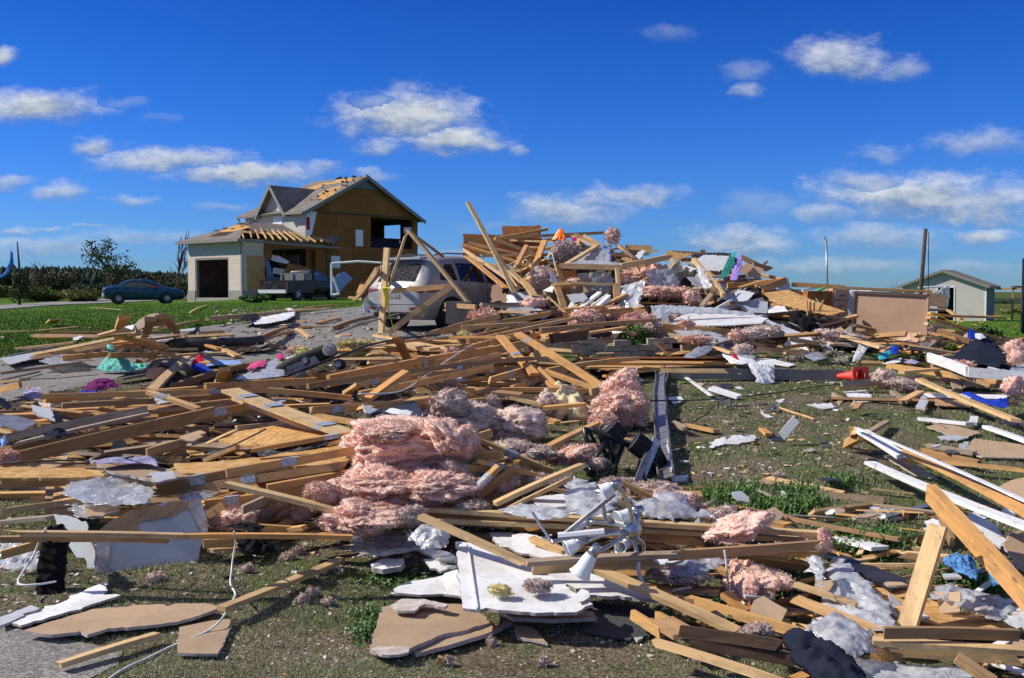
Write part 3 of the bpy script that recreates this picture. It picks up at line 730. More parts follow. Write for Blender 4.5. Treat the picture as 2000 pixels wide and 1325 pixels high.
# ---------------------------------------------------------------- far forest, field edge
def forest(name, pts, d, base, seed, label, amp=7, n=900):
    r = random.Random(seed); mb = MB(); x0, x1 = pts[0][0], pts[-1][0]
    for i in range(n*3):
        px = r.uniform(x0, x1); top = np.interp(px, [p[0] for p in pts], [p[1] for p in pts]); dd = d*r.uniform(.93, 1.12)
        P = atd(px, top, dd); zt = P.z*r.uniform(.80, 1.02)-r.uniform(0, 2); hh = zt-base
        hh = max(hh, 1)
        wv = r.uniform(2, 4.5)*d/600; c = Vector((P.x, dd, base+hh/2)); co, fs = ico(1)
        mb.add([c+Vector((v[0]*wv*r.uniform(.6, 1.3), v[1]*wv, v[2]*hh/2*(r.uniform(.75, 1.05) if v[2] > 0 else 1))) for v in co], fs)
    o = mb.build(name, 'forest', origin=Vector((0, 0, 0))); return tag(o, label, 'woods', kind='stuff')
forest('far_woods', [(-500, 522), (0, 516), (60, 515), (170, 517), (260, 522), (340, 528), (480, 535), (700, 545)], 620, 0, 3, 'dark wooded ridge on the horizon behind the field')
forest('far_treeline', [(1780, 588), (1950, 580), (1975, 577), (2010, 578), (2200, 576), (2500, 574)], 150, -.3, 5, 'dark treeline beyond the green field behind the shed', n=380)

def leafy(name, c, size, m, n, leaf, parent=None, seed=0, shape=1.0, clump=9, smooth=False, gaps=.5):
    """foliage: many leaf faces gathered in clumps inside an ellipsoid"""
    r = random.Random(seed); c = Vector(c); V = []; F = []
    cl = []
    for k in range(clump):
        while True:
            p = Vector((r.uniform(-1, 1), r.uniform(-1, 1), r.uniform(-1, 1)))
            if p.length < 1: break
        cl.append((Vector((p.x*size[0]*.75, p.y*size[1]*.75, p.z*size[2]*.75)), r.uniform(.3, .62)))
    for i in range(n):
        q, rad = cl[r.randrange(clump)]
        g = Vector((r.gauss(0, 1), r.gauss(0, 1), r.gauss(0, 1))); g = g.normalized()*(r.random()**.5)
        p = c+q+Vector((g.x*size[0], g.y*size[1], g.z*size[2]))*rad
        if p.z < c.z-size[2]: p.z = c.z-size[2]*r.uniform(.5, 1)
        d = Vector((r.gauss(0, 1), r.gauss(0, 1), r.gauss(.3, .8))).normalized(); s = d.orthogonal().normalized(); s = Matrix.Rotation(r.uniform(0, 6.28), 3, d)@s
        L = leaf*r.uniform(.6, 1.5); b = len(V); V += [p-s*L*.5, p+d.cross(s)*L*.35, p+s*L, p-d.cross(s)*L*.35]; F.append((b, b+1, b+2, b+3))
    return world_mesh(name, V, F, m, parent, origin=c)
def branches(root, H, r, n, spread, levels=2, up=.75, thick=.06):
    mb = MB()
    def grow(p, d, L, th, lv):
        pts = [p]; q = p
        for k in range(4):
            d = (d+Vector((r.gauss(0, .12), r.gauss(0, .12), r.gauss(.03, .05)))).normalized(); q = q+d*L/4; pts.append(q)
        mb.tube(pts, [th*(1-.18*k) for k in range(5)], 5 if th > .02 else 3)
        tips.append(q)
        if lv:
            for k in range(n):
                u = r.randint(1, 4); a = r.uniform(0, 6.28); dd = (d*up+Vector((cos(a), sin(a), r.uniform(.0, .5)))*spread).normalized()
                grow(pts[u], dd, L*r.uniform(.45, .7), th*.55, lv-1)
    tips = []; grow(Vector(root), Vector((r.gauss(0, .06), 0, 1)), H*.55, thick, levels); return mb, tips
def tree(name, px, pyb, pyt, d, label, m=None, nleaf=0, leaf=.3, seed=1, n=5, spread=.75, levels=2, thick=.08, cat='tree', up=.75):
    r = random.Random(seed); b = atd(px, pyb, d); t = atd(px, pyt, d); H = t.z-b.z; b.z = min(b.z, float(G(b.x, b.y)))-.05; H = t.z-b.z
    root = empty(name, b, label, cat); mb, tips = branches((0, 0, 0), H, r, n, spread, levels, up, thick)
    zt = max(p.z for p in tips); k = H/zt
    mb.v = [v*k for v in mb.v]; tips = [p*k for p in tips]
    mb.build('branches' if not m else 'trunk', 'bark', root, origin=Vector((0, 0, 0)))
    if m:
        V = []; F = []
        for i in range(nleaf):
            p = r.choice(tips)+Vector((r.gauss(0, 1), r.gauss(0, 1), r.gauss(0, .7)))*leaf*1.5
            dd = Vector((r.gauss(0, 1), r.gauss(0, 1), r.gauss(.3, .8))).normalized(); s = dd.orthogonal().normalized(); s = Matrix.Rotation(r.uniform(0, 6.28), 3, dd)@s
            L = leaf*r.uniform(.5, 1.2); q = len(V); V += [p-s*L*.5, p+dd.cross(s)*L*.35, p+s*L, p-dd.cross(s)*L*.35]; F.append((q, q+1, q+2, q+3))
        world_mesh('crown', V, F, m, root, origin=Vector((0, 0, 0)))
    return root
def shrub(px, pyb, wpx, pyt, d, m, label, seed, leaf=None, n=1800, name='shrub', cat='shrub', clump=10):
    b = atd(px, pyb, d); t = atd(px, pyt, d); b.z = min(b.z, float(G(b.x, b.y))+.1); H = (t.z-b.z)*(.76 if d > 40 else 1); W = wpx*d/FPX/2
    o = leafy(name, (b.x, b.y, b.z+H*.5), (W, W*.8, H*.52), m, n, leaf or max(.08, d*.0022), seed=seed, clump=clump)
    return tag(o, label, cat)
for i, (px, pb, w, pt, d, m, lb, n) in enumerate([
 (30, 590, 130, 548, 78, 'leaf_olive', 'olive weedy thicket at the far left by the road', 1800), (120, 585, 110, 520, 95, 'leaf_brown', 'brown-tinged rounded bush left of the leafy tree', 2600),
 (180, 583, 90, 540, 84, 'leaf_dark', 'dark bush under the left side of the leafy tree', 1800), (235, 582, 90, 528, 92, 'leaf_dark', 'dark bush beyond the teal sedan roof', 2000),
 (300, 582, 100, 524, 88, 'leaf_brown', 'brown scrubby bush at the foot of the bare tree', 2200), (350, 582, 50, 535, 76, 'leaf_dark', 'dark bush tucked against the garage corner', 1500),
 (75, 590, 110, 556, 70, 'leaf_olive', 'low olive brush behind the dark conifer', 1600), (150, 588, 100, 560, 69, 'leaf_olive', 'low olive brush left of the teal sedan', 1600),
 (-60, 600, 150, 545, 75, 'leaf_dark', 'dark hedge mass cut by the left picture edge', 1400), 
 (1990, 622, 60, 600, 75, 'leaf_olive', 'low weeds behind the shed at the right edge', 700)]):
    shrub(px, pb, w*1.15, pt, d, m, lb, 30+i, n=n*2)
tree('leafy_tree', 212, 585, 472, 76, 'sparse leafy green tree with open crown behind the teal sedan', 'leaf_dark', 1500, .17, 7, 6, 1.0, 2, .10)
tree('bare_tree', 345, 585, 448, 74, 'bare wind-stripped tree with upswept branches beside the garage', seed=9, n=7, spread=.35, levels=2, thick=.12, up=.95)
tree('bare_tree', 1757, 620, 545, 60, 'small bare twiggy treetop between the poles behind the dresser', seed=14, n=6, spread=.5, levels=2, thick=.05)
tree('bare_tree', 66, 590, 505, 85, 'thin bare grey tree on the skyline at far left', seed=15, n=6, spread=.6, levels=2, thick=.07)
c = atd(38, 596, 58); root = empty('conifer_tree', c, 'narrow dark stripped conifer near the left edge by the road', 'tree')
MB().tube([(0, 0, 0), (.05, 0, 1.8), (-.05, 0, 3.5)], [.09, .07, .03], 6).build('trunk', 'bark', root, origin=Vector((0, 0, 0)))
leafy('crown', (0, 0, .95), (.45, .45, 1.0), 'leaf_dark', 1500, .12, root, 5, clump=14)
t0 = atd(25, 513, 57.8)
patch([(20, 488), (26, 494), (27, 515), (16, 536), (0, 545), (-6, 545), (12, 530), (19, 510)], 'cloth_tarpblue', plane=[(20, 490, 'd', 57.9), (27, 515, 'd', 57.9), (0, 540, 'd', 58.2)], amp=.2, n=8, label='bright blue tarp shred snagged high on the stripped conifer', cat='tarp', name='tarp')
# ---------------------------------------------------------------- damaged house and garage
class Frame:
    def __init__(s, O, ang):
        s.O = Vector(O); s.u = Vector((cos(ang), -sin(ang), 0)); s.v = Vector((sin(ang), cos(ang), 0)); s.z = Vector((0, 0, 1))
    def p(s, u, v, z): return s.O+s.u*u+s.v*v+s.z*z
    def R(s): return Matrix((s.u, s.v, s.z)).transposed()
def fbox(fr, name, a, b, m, parent):
    """box between two corners given in the frame"""
    c = [(a[i]+b[i])/2 for i in range(3)]; sz = [abs(b[i]-a[i]) for i in range(3)]
    me = bpy.data.meshes.new(name); vs, fs = box_vf((0, 0, 0), sz); me.from_pydata(vs, [], fs); o = link(name, me, m, parent)
    o.matrix_local = Matrix.Translation(fr.u*c[0]+fr.v*c[1]+fr.z*c[2])@fr.R().to_4x4()
    return o
def fpoly(fr, name, pts, t, m, parent, nrm=None):
    P = [fr.u*p[0]+fr.v*p[1]+fr.z*p[2] for p in pts]; n = (P[1]-P[0]).cross(P[2]-P[0]).normalized()
    if nrm is not None and n.dot(fr.u*nrm[0]+fr.v*nrm[1]+fr.z*nrm[2]) < 0: P = P[::-1]; n = -n
    V, F, _, _ = thicken(P, [tuple(range(len(P)))], n, t); return world_mesh(name, V, F, m, parent)
AH = radians(41)
g0 = atd(473, 582, 60); g0.z = 1.32
house = empty('damaged_house', g0, 'two-storey house with stripped OSB gable wall and torn shingle roof, garage in front', 'house')
FH = Frame((0, 0, 0), AH)
# garage: u from -5.57 (left) to 0, v 0..6.2, eave 3.38
EV = 3.38
def hbox(*a): return fbox(FH, a[0], a[1], a[2], a[3], house)
hbox('brick_wall', (-5.57, 0, .45), (-4.78, .2, EV), 'brick_beige'); hbox('brick_wall', (-1.30, 0, .45), (0, .2, EV), 'brick_beige')
hbox('brick_wall', (-4.78, 0, 2.36), (-1.30, .2, EV), 'brick_beige')
hbox('foundation', (-5.6, -.03, -.6), (-4.78, .22, .45), 'concrete'); hbox('foundation', (-1.30, -.03, -.6), (.03, .22, .45), 'concrete')
hbox('foundation', (-.22, .22, -.6), (.03, 1.9, .42), 'concrete'); hbox('floor_slab', (-5.5, .0, -.6), (.0, 12.0, .02), 'concrete')
hbox('door_frame', (-4.78, .02, 0), (-4.68, .2, 2.36), 'fascia'); hbox('door_frame', (-1.40, .02, 0), (-1.30, .2, 2.36), 'fascia'); hbox('door_frame', (-4.68, .02, 2.26), (-1.40, .2, 2.36), 'fascia')
hbox('corner_trim', (-.10, -.025, .45), (.025, .0, EV), 'fascia')
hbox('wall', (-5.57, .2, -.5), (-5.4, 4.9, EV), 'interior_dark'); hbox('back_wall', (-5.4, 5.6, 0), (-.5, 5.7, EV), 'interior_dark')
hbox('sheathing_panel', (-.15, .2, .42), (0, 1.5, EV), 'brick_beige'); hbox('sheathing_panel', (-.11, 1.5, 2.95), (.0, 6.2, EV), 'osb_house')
hbox('sheathing_panel', (0.004, .35, .45), (.03, 1.55, 2.45), 'osb'); hbox('corner_post', (-.12, 6.08, 0), (0, 6.2, EV), 'interior_dark')
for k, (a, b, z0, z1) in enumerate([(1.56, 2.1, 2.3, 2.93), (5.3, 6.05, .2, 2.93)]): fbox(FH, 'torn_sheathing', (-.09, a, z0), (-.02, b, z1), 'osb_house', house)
for k in range(9): fbox(FH, 'wall_stud', (-5.3+k*.6, 5.5, 0), (-5.26+k*.6, 5.6, EV), 'plywood', house)
hbox('interior_wall', (-3.0, 4.2, 0), (-.3, 4.3, 2.6), 'interior_dark'); hbox('interior_wall', (-1.8, 2.2, 0), (-1.7, 4.2, 1.2), 'osb_house')
for k, (a, b, c_) in enumerate([(-4.2, 2.5, .9), (-3.2, 3.1, 1.3), (-2.2, 2.9, .7), (-3.7, 3.6, .6), (-1.9, 1.4, .5)]):
    fbox(FH, 'stored_box', (a, b, .02), (a+.6, b+.5, c_), ['interior_dark', 'drywall_tan', 'cloth_red', 'drywall_white', 'laminate'][k], house)
# roof of the garage: hip; overhang .45
o_ = .45; E1 = (-5.57-o_, -o_, EV); E2 = (o_, -o_, EV); E3 = (o_, 6.3, EV-.02); E4 = (-5.57-o_, 6.3, EV); A1 = (-2.8, 2.2, 4.58); A2 = (-2.8, 5.6, 4.55)
L3 = lambda a, b, t: tuple(a[i]+(b[i]-a[i])*t for i in range(3))
fpoly(FH, 'roof', [E1, E2, A1], .09, 'shingles', house, (0, 0, 1))
fpoly(FH, 'roof', [E4, E1, A1, A2], .09, 'shingles', house, (0, 0, 1))
# right slope: upper strip of shingles stays, the rest shows rafters and sheathing
T = .50; ra = L3(E2, A1, T); rb = L3(E3, A2, .42)
fpoly(FH, 'roof', [ra, L3(rb, ra, .4), L3(ra, rb, .72), rb, A2, A1], .08, 'shingles', house, (0, 0, 1))
fpoly(FH, 'roof', [A2, rb, E3, (-.4, 7.6, EV+.5)], .08, 'shingles', house, (0, 0, 1))
fpoly(FH, 'sheathing_panel', [L3(ra, A1, -.25), L3(ra, rb, .0), L3(ra, rb, .5), L3(L3(E2, E3, .45), L3(A1, A2, .45), .34)], .03, 'osb', house, (0, 0, 1)).location.z += -.02
up = (0, 0, 1)
for k in range(13):
    t = (k+.6)/13.2; a = L3(E2, E3, t); b = L3(ra, rb, t) if t > .08 else ra; b = L3(a, (b[0]-.25, b[1], b[2]+.12), 1)
    if t < .22: b = L3(a, b, .3+t*3)
    P = [FH.u*q[0]+FH.v*q[1]+FH.z*q[2] for q in (a, b)]
    rf = board(P[0]+FH.z*(.02+.05*(k % 2)), P[1]+FH.z*.03, (.045, .12), 'p', parent=house, name='rafter', roll=0)
    rf.matrix_local = rf.matrix_world
for (a, b, c_, d_, m) in [(.30, .05, .48, .78, 'osb'), (.5, .56, .86, .92, 'osb')]:
    pass
# missing shingles on the front slope
def on_tri(A, B, C, s, t, up_=.012): return tuple(A[i]+(B[i]-A[i])*s+(C[i]-A[i])*t+(up_ if i == 2 else 0) for i in range(3))
fpoly(FH, 'bare_sheathing', [on_tri(E1, E2, A1, *q) for q in ((.42, .28), (.50, .62), (.10, .86), (.06, .86), (.02, .93), (.06, .7), (.2, .45))], .01, 'osb', house, (0, 0, 1))
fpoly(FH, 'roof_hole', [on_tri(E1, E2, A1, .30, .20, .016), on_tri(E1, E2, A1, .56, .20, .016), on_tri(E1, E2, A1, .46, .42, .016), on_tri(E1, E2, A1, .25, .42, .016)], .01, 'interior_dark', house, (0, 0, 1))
for k in range(6):
    a = on_tri(E1, E2, A1, .33+k*.042, .20, .022); b = on_tri(E1, E2, A1, .27+k*.038, .42, .022)
    q = [FH.u*p[0]+FH.v*p[1]+FH.z*p[2] for p in (a, b)]; rf = board(q[0], q[1], (.05, .03), 'b', parent=house, name='rafter', roll=0); rf.matrix_local = rf.matrix_world
def gutter(a, b, w=.14, h=.14, nm='eaves_gutter'):
    P = [FH.u*q[0]+FH.v*q[1]+FH.z*q[2] for q in (a, b)]; MB().bar(P[0], P[1], w, h).build(nm, 'fascia', house)
gutter((E1[0], E1[1]-.05, EV-.09), (E2[0], E2[1]-.05, EV-.09)); gutter((E2[0]+.03, E2[1], EV-.10), (E3[0]+.03, 6.9, EV-.32))
fpoly(FH, 'soffit', [(E1[0], E1[1], EV-.14), (E2[0], E2[1], EV-.14), (0, 0, EV-.14), (-5.57, 0, EV-.14)], .02, 'fascia', house)
# main house: near corner at u=-.46, v=4.9 ; gable wall along v 9.4 ; front along -u 6.1 ; eave 5.38, ridge 7.73
HU, HV, HL, HW, HE, HR = -.46, 4.9, 9.4, 6.1, 5.36, 7.72
hbox('siding_wall', (HU-HW, HV, 3.0), (HU-3.18, HV+.15, HE), 'siding'); hbox('siding_wall', (HU-2.25, HV, 3.0), (HU, HV+.15, HE), 'siding')
hbox('siding_wall', (HU-3.18, HV, 5.12), (HU-2.25, HV+.15, HE), 'siding'); hbox('siding_wall', (HU-3.18, HV, 3.0), (HU-2.25, HV+.15, 4.2), 'siding')
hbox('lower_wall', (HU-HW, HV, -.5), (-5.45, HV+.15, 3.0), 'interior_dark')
def window(c0, c1, face, panes=2, parent=house, fr='trim_white'):
    fo = fbox(FH, 'window', c0, c1, fr, parent)
    ax = 0 if face == 'f' else 1; w = (c1[ax]-c0[ax])
    for k in range(panes):
        a = list(c0); b = list(c1); a[ax] = c0[ax]+w*(k+.10/1)/panes; b[ax] = c0[ax]+w*(k+.9)/panes; a[2] += .07; b[2] -= .07
        if face == 'f': a[1] = c0[1]-.01; b[1] = c0[1]+.0
        else: a[0] = c1[0]; b[0] = c1[0]+.01
        p = fbox(FH, 'pane', a, b, 'glass_window', parent); wm = p.matrix_local.copy(); p.parent = fo; p.matrix_local = fo.matrix_local.inverted()@wm
window((HU-3.18, HV-.04, 4.2), (HU-2.25, HV+.05, 5.12), 'f'); window((HU-5.55, HV-.04, 4.3), (HU-4.65, HV+.05, 4.95), 'f')
# gable wall made of OSB panels 1.22 x 2.44 with openings
def gtop(s): return HE+(HR-HE)*(1-abs(s/HL*2-1))-.12
OPEN = [(5.24, 8.95, 3.24, 5.18), (3.94, 4.55, 3.27, 4.32), (3.2-1.25, 3.2-.55, 1.85, 2.6)]
rp = random.Random(8)
z0 = -.4; rows = [(-.4, 1.15), (1.15, 2.37), (2.37, 3.24), (3.24, 4.40), (4.40, 5.30), (5.34, 6.55), (6.55, 7.7)]
for ri, (a, b) in enumerate(rows):
    s = -(.6 if ri % 2 else 0)
    while s < HL:
        s0, s1 = max(s, 0)+.006, min(s+1.22, HL)-.006; s += 1.22
        if s1-s0 < .05: continue
        if a > 5.2 and s1 < .2: continue
        cells = [(s0, s1, a+.006, b-.006)]
        for (oa, ob, oc_, od) in OPEN:
            nw = []
            for (p, q, r_, t_) in cells:
                if q <= oa or p >= ob or t_ <= oc_ or r_ >= od: nw.append((p, q, r_, t_)); continue
                if p < oa: nw.append((p, oa, r_, t_))
                if q > ob: nw.append((ob, q, r_, t_))
                m0, m1 = max(p, oa), min(q, ob)
                if r_ < oc_: nw.append((m0, m1, r_, oc_))
                if t_ > od: nw.append((m0, m1, od, t_))
            cells = nw
        for (p, q, r_, t_) in cells:
            off = HU+rp.uniform(0, .012)+(.07 if a > 5.2 else 0)
            pts = [(p, r_), (q, r_)]
            if a < 5.2: pts += [(q, t_), (p, t_)]
            else:
                tp = lambda s_: min(t_, gtop(s_)); ss = [q, (p+q)/2, p] if p < HL/2 < q else [q, p]
                if max(tp(x) for x in ss) < r_+.05: continue
                if p < HL/2 < q: ss = [q, HL/2, p]
                if t_ < gtop(p) and t_ < gtop(q): ss = [q, p]
                elif not (p < HL/2 < q):   # the slope may cross the panel's top edge
                    k = (t_+.12-HE)/(HR-HE)*HL/2; k = k if q <= HL/2 else HL-k
                    if p < k < q: ss = [q, k, p]
                pts += [(x, max(r_+.01, tp(x))) for x in ss]
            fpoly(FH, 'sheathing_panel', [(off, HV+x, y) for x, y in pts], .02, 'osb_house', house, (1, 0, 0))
fbox(FH, 'attic_ledge', (HU, HV, 5.28), (HU+.09, HV+HL, 5.35), 'interior_dark', house)
fpoly(FH, 'gable_siding', [(HU+.12, HV+HL/2-1.25, 6.95), (HU+.12, HV+HL/2+1.25, 6.95), (HU+.12, HV+HL/2, 7.58)], .03, 'siding_blue_and_shade', house, (1, 0, 0))
fpoly(FH, 'house_wrap', [(HU+.03, HV+.02, 5.3), (HU+.03, HV+.85, 5.28), (HU+.03, HV+.7, 4.7), (HU+.03, HV+.45, 3.9), (HU+.03, HV+.02, 3.4)], .01, 'trim_white', house, (1, 0, 0))
fpoly(FH, 'wrap_marking', [(HU+.036, HV+.05, 4.9), (HU+.036, HV+.3, 4.9), (HU+.036, HV+.3, 4.15), (HU+.036, HV+.05, 4.15)], .003, 'cloth_red', house, (1, 0, 0))
window((HU-.03, HV+3.94, 3.27), (HU+.04, HV+4.55, 4.32), 's', 1); window((HU-.03, HV+1.95, 1.85), (HU+.04, HV+2.65, 2.6), 's', 1)
# inside: floors, partition, far wall with a see-through window
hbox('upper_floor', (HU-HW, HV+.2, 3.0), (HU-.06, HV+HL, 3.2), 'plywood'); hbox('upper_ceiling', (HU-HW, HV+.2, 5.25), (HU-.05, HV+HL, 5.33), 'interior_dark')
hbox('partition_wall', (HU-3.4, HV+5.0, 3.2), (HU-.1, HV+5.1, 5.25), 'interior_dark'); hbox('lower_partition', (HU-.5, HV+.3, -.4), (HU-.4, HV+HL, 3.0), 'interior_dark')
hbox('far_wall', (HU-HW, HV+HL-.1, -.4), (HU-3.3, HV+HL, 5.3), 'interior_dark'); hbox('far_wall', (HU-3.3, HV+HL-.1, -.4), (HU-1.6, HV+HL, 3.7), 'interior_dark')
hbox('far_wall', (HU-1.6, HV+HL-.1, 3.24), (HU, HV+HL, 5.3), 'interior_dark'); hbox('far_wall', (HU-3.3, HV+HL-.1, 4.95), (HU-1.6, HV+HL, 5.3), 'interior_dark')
hbox('left_wall', (HU-HW-.1, HV, -.4), (HU-HW, HV+HL, HE), 'siding')
hbox('corner_post', (HU-.14, HV+8.95, 3.24), (HU+.02, HV+HL, 5.2), 'osb_house')
# roof of the house
ov = .4; R1 = (HU+ov, HV+HL/2, HR+.05); R2 = (HU-HW, HV+HL/2, HR+.05)
Ea = (HU+ov, HV-ov, HE-.14); Eb = (HU-HW-ov, HV-ov, HE-.14); Ec = (HU+ov, HV+HL+ov, HE-.2); Ed = (HU-HW-ov, HV+HL+ov, HE-.2); R2 = (HU-HW+.9, HV+HL/2, HR+.05)
fpoly(FH, 'roof', [Ea, R1, R2, Eb], .1, 'shingles', house, (0, 0, 1)); fpoly(FH, 'roof', [Ec, R1, R2, Ed], .1, 'shingles', house, (0, 0, 1)); fpoly(FH, 'roof', [Eb, R2, Ed], .1, 'shingles', house, (0, 0, 1))
def rs(s, t, z=.02): return tuple(Ea[i]+(Eb[i]-Ea[i])*s+(R1[i]-Ea[i])*t+(z if i == 2 else 0) for i in range(3))
for q in [[(.02, .90), (.15, .90), (.17, .97), (.42, .97), (.40, .90), (.50, .80), (.22, .84)], [(.0, .30), (.0, .46), (.06, .56), (.12, .74), (.26, .68), (.30, .55), (.18, .40), (.08, .3)],
          [(.44, .90), (.60, .88), (.66, .74), (.56, .62), (.47, .72)]]:
    fpoly(FH, 'bare_sheathing', [rs(*p) for p in q], .015, 'osb', house, (0, 0, 1))
rp = random.Random(3)
for k in range(34):
    q = rp.choice([(rp.uniform(0, .6), rp.uniform(.6, 1.0)), (rp.uniform(0, .5), .99), (rp.uniform(0, .3), rp.uniform(.28, .75))]); P = rs(*q, z=.05); P = FH.u*P[0]+FH.v*P[1]+FH.z*P[2]
    MB().box(P, (rp.uniform(.1, .3), rp.uniform(.08, .2), .02), Matrix.Rotation(rp.uniform(-.6, .6), 3, 'X')@Matrix.Rotation(rp.uniform(0, 3), 3, 'Z')).build('torn_shingle', 'tarpaper', house)
for k in range(10):
    q = on_tri(E1, E2, A1, rp.uniform(.0, .3), rp.uniform(.5, .98), .04); P = FH.u*q[0]+FH.v*q[1]+FH.z*q[2]
    MB().box(P, (rp.uniform(.15, .35), .15, .03), Matrix.Rotation(rp.uniform(-.6, .6), 3, 'X')).build('torn_shingle', 'tarpaper', house)
for a, b in ((Ea, R1), (Ec, R1)):
    P = [FH.u*q[0]+FH.v*q[1]+FH.z*(q[2]-.12) for q in (a, b)]; MB().bar(P[0], P[1], .04, .22).build('bargeboard', 'fascia', house)
gutter((Ea[0]-.05, Ea[1]-.05, Ea[2]-.08), (HU-1.55, Ea[1]-.05, Ea[2]-.08)); gutter((HU-4.5, Ea[1]-.05, Ea[2]-.08), (Eb[0], Eb[1]-.05, Eb[2]-.08))
MB().tube([FH.u*(Eb[0]+.1)+FH.v*(Eb[1])+FH.z*(HE-.3), FH.u*(Eb[0]+.35)+FH.v*Eb[1]+FH.z*(HE-.7), FH.u*(Eb[0]+.5)+FH.v*(Eb[1]+.3)+FH.z*(HE-1.2)], .06, 6).build('downspout', 'fascia', house)
# cross gable on the front
gc_, gh = HU-2.98, 1.42; gz = 7.0
fpoly(FH, 'front_gable', [(gc_-1.3, HV-.02, HE-.1), (gc_+1.3, HV-.02, HE-.1), (gc_, HV-.02, gz-.15)], .12, 'siding', house, (0, -1, 0))
for sgn in (-1, 1):
    fpoly(FH, 'gable_roof', [(gc_, HV-.45, gz), (gc_+sgn*1.55, HV-.45, HE-.3), (gc_+sgn*1.55, HV+.1, HE-.3), (gc_+sgn*.1, HV+3.6, gz-.02)], .08, 'shingles', house, (0, 0, 1))
    P = [FH.u*q[0]+FH.v*q[1]+FH.z*q[2] for q in ((gc_, HV-.47, gz-.08), (gc_+sgn*1.55, HV-.47, HE-.38))]; MB().bar(P[0], P[1], .04, .2).build('bargeboard', 'fascia', house)
# things in and around the opened rooms
fq = lambda u, v, z: g0+FH.p(u, v, z)
def whole(name, fn, label, cat): o = fn(); o.name = name; tag(o, label, cat); return o
tub = MB(); tub.box(fq(HU-.6, HV+6.6, 3.5), (1.0, 2.5, .55), FH.R()); tub.box(fq(HU-.6, HV+6.6, 3.83), (1.15, 2.65, .1), FH.R())
tag(tub.build('bathtub', 'cloth_navy'), 'dark blue tub left exposed in the torn upper room of the house', 'bathtub')
for i, (a, b, c_, s, m, lb) in enumerate([((.3, 2.9, 1.5), 1, 1, (1.6, .05, .35), 'trim_white', 'white panel hanging in the opened garage side'), ((.5, 2.4, 1.05), 1, 1, (1.9, .05, .25), 'siding_blue_and_shade', 'blue-grey siding strip hanging under the garage eave')]):
    tag(MB().box(fq(*a), s, FH.R()@Matrix.Rotation(.25, 3, 'Y')@Matrix.Rotation(.9, 3, 'Z')).build('siding_panel', m), lb, 'panel')
patch([(514, 500), (522, 496), (526, 512), (534, 540), (530, 566), (524, 560), (520, 530)], 'cloth_blue_light', plane=[(514, 500, 'd', 62.4), (526, 512, 'd', 62.4), (524, 560, 'd', 62.4)], amp=.1, label='pale blue cloth hanging in the broken garage side', n=8)
patch([(526, 498), (545, 500), (566, 512), (560, 516), (540, 512), (528, 508)], 'drywall_white', plane=[(526, 498, 'd', 62.6), (566, 512, 'd', 63.2), (540, 520, 'd', 62.4)], amp=.1, label='white tattered sheet draped across the garage opening', n=8)
patch([(516, 506), (540, 512), (552, 530), (548, 560), (530, 545)], 'cloth_navy', plane=[(516, 506, 'd', 63), (552, 530, 'd', 63.4), (548, 560, 'd', 62.8)], amp=.2, label='dark navy cloth bundled inside the garage opening', n=8)
sheet([(545, 545), (565, 515), (600, 522), (634, 540), (630, 555)], 'osb_house', plane=[(545, 545, 'd', 60), (634, 540, 'd', 62.5), (565, 515, 'd', 61)], t=.02, jag=.02, edge='osb', label='collapsed brown panel leaning inside the garage side behind the pickup', name='fallen_osb_sheet', cat='board sheet')
# white tube frame standing by the pickup
sf = empty('swing_frame', atd(648, 577, 47), 'white metal tube frame standing between pickup and silver SUV', 'frame')
rel = lambda px, py, d: atd(px, py, d)-sf.location
for a, b, dd in (((647, 515), (648, 577), 0), ((648, 577), (664, 574), .3), ((650, 540), (662, 574), .2), ((647, 515), (700, 511), 1), ((700, 511), (745, 514), 1)):
    MB().tube([rel(a[0], a[1], 47+dd), rel(b[0], b[1], 47+dd)], .055, 6).build('tube', 'trim_white', sf)
patch([(660, 535), (672, 531), (688, 545), (672, 560), (660, 575), (642, 560)], 'cloth_blue_light', plane=[(660, 535, 'd', 49), (688, 545, 'd', 50), (660, 575, 'd', 49)], amp=.3, label='pale blue cloth heap behind the white tube frame', n=9)

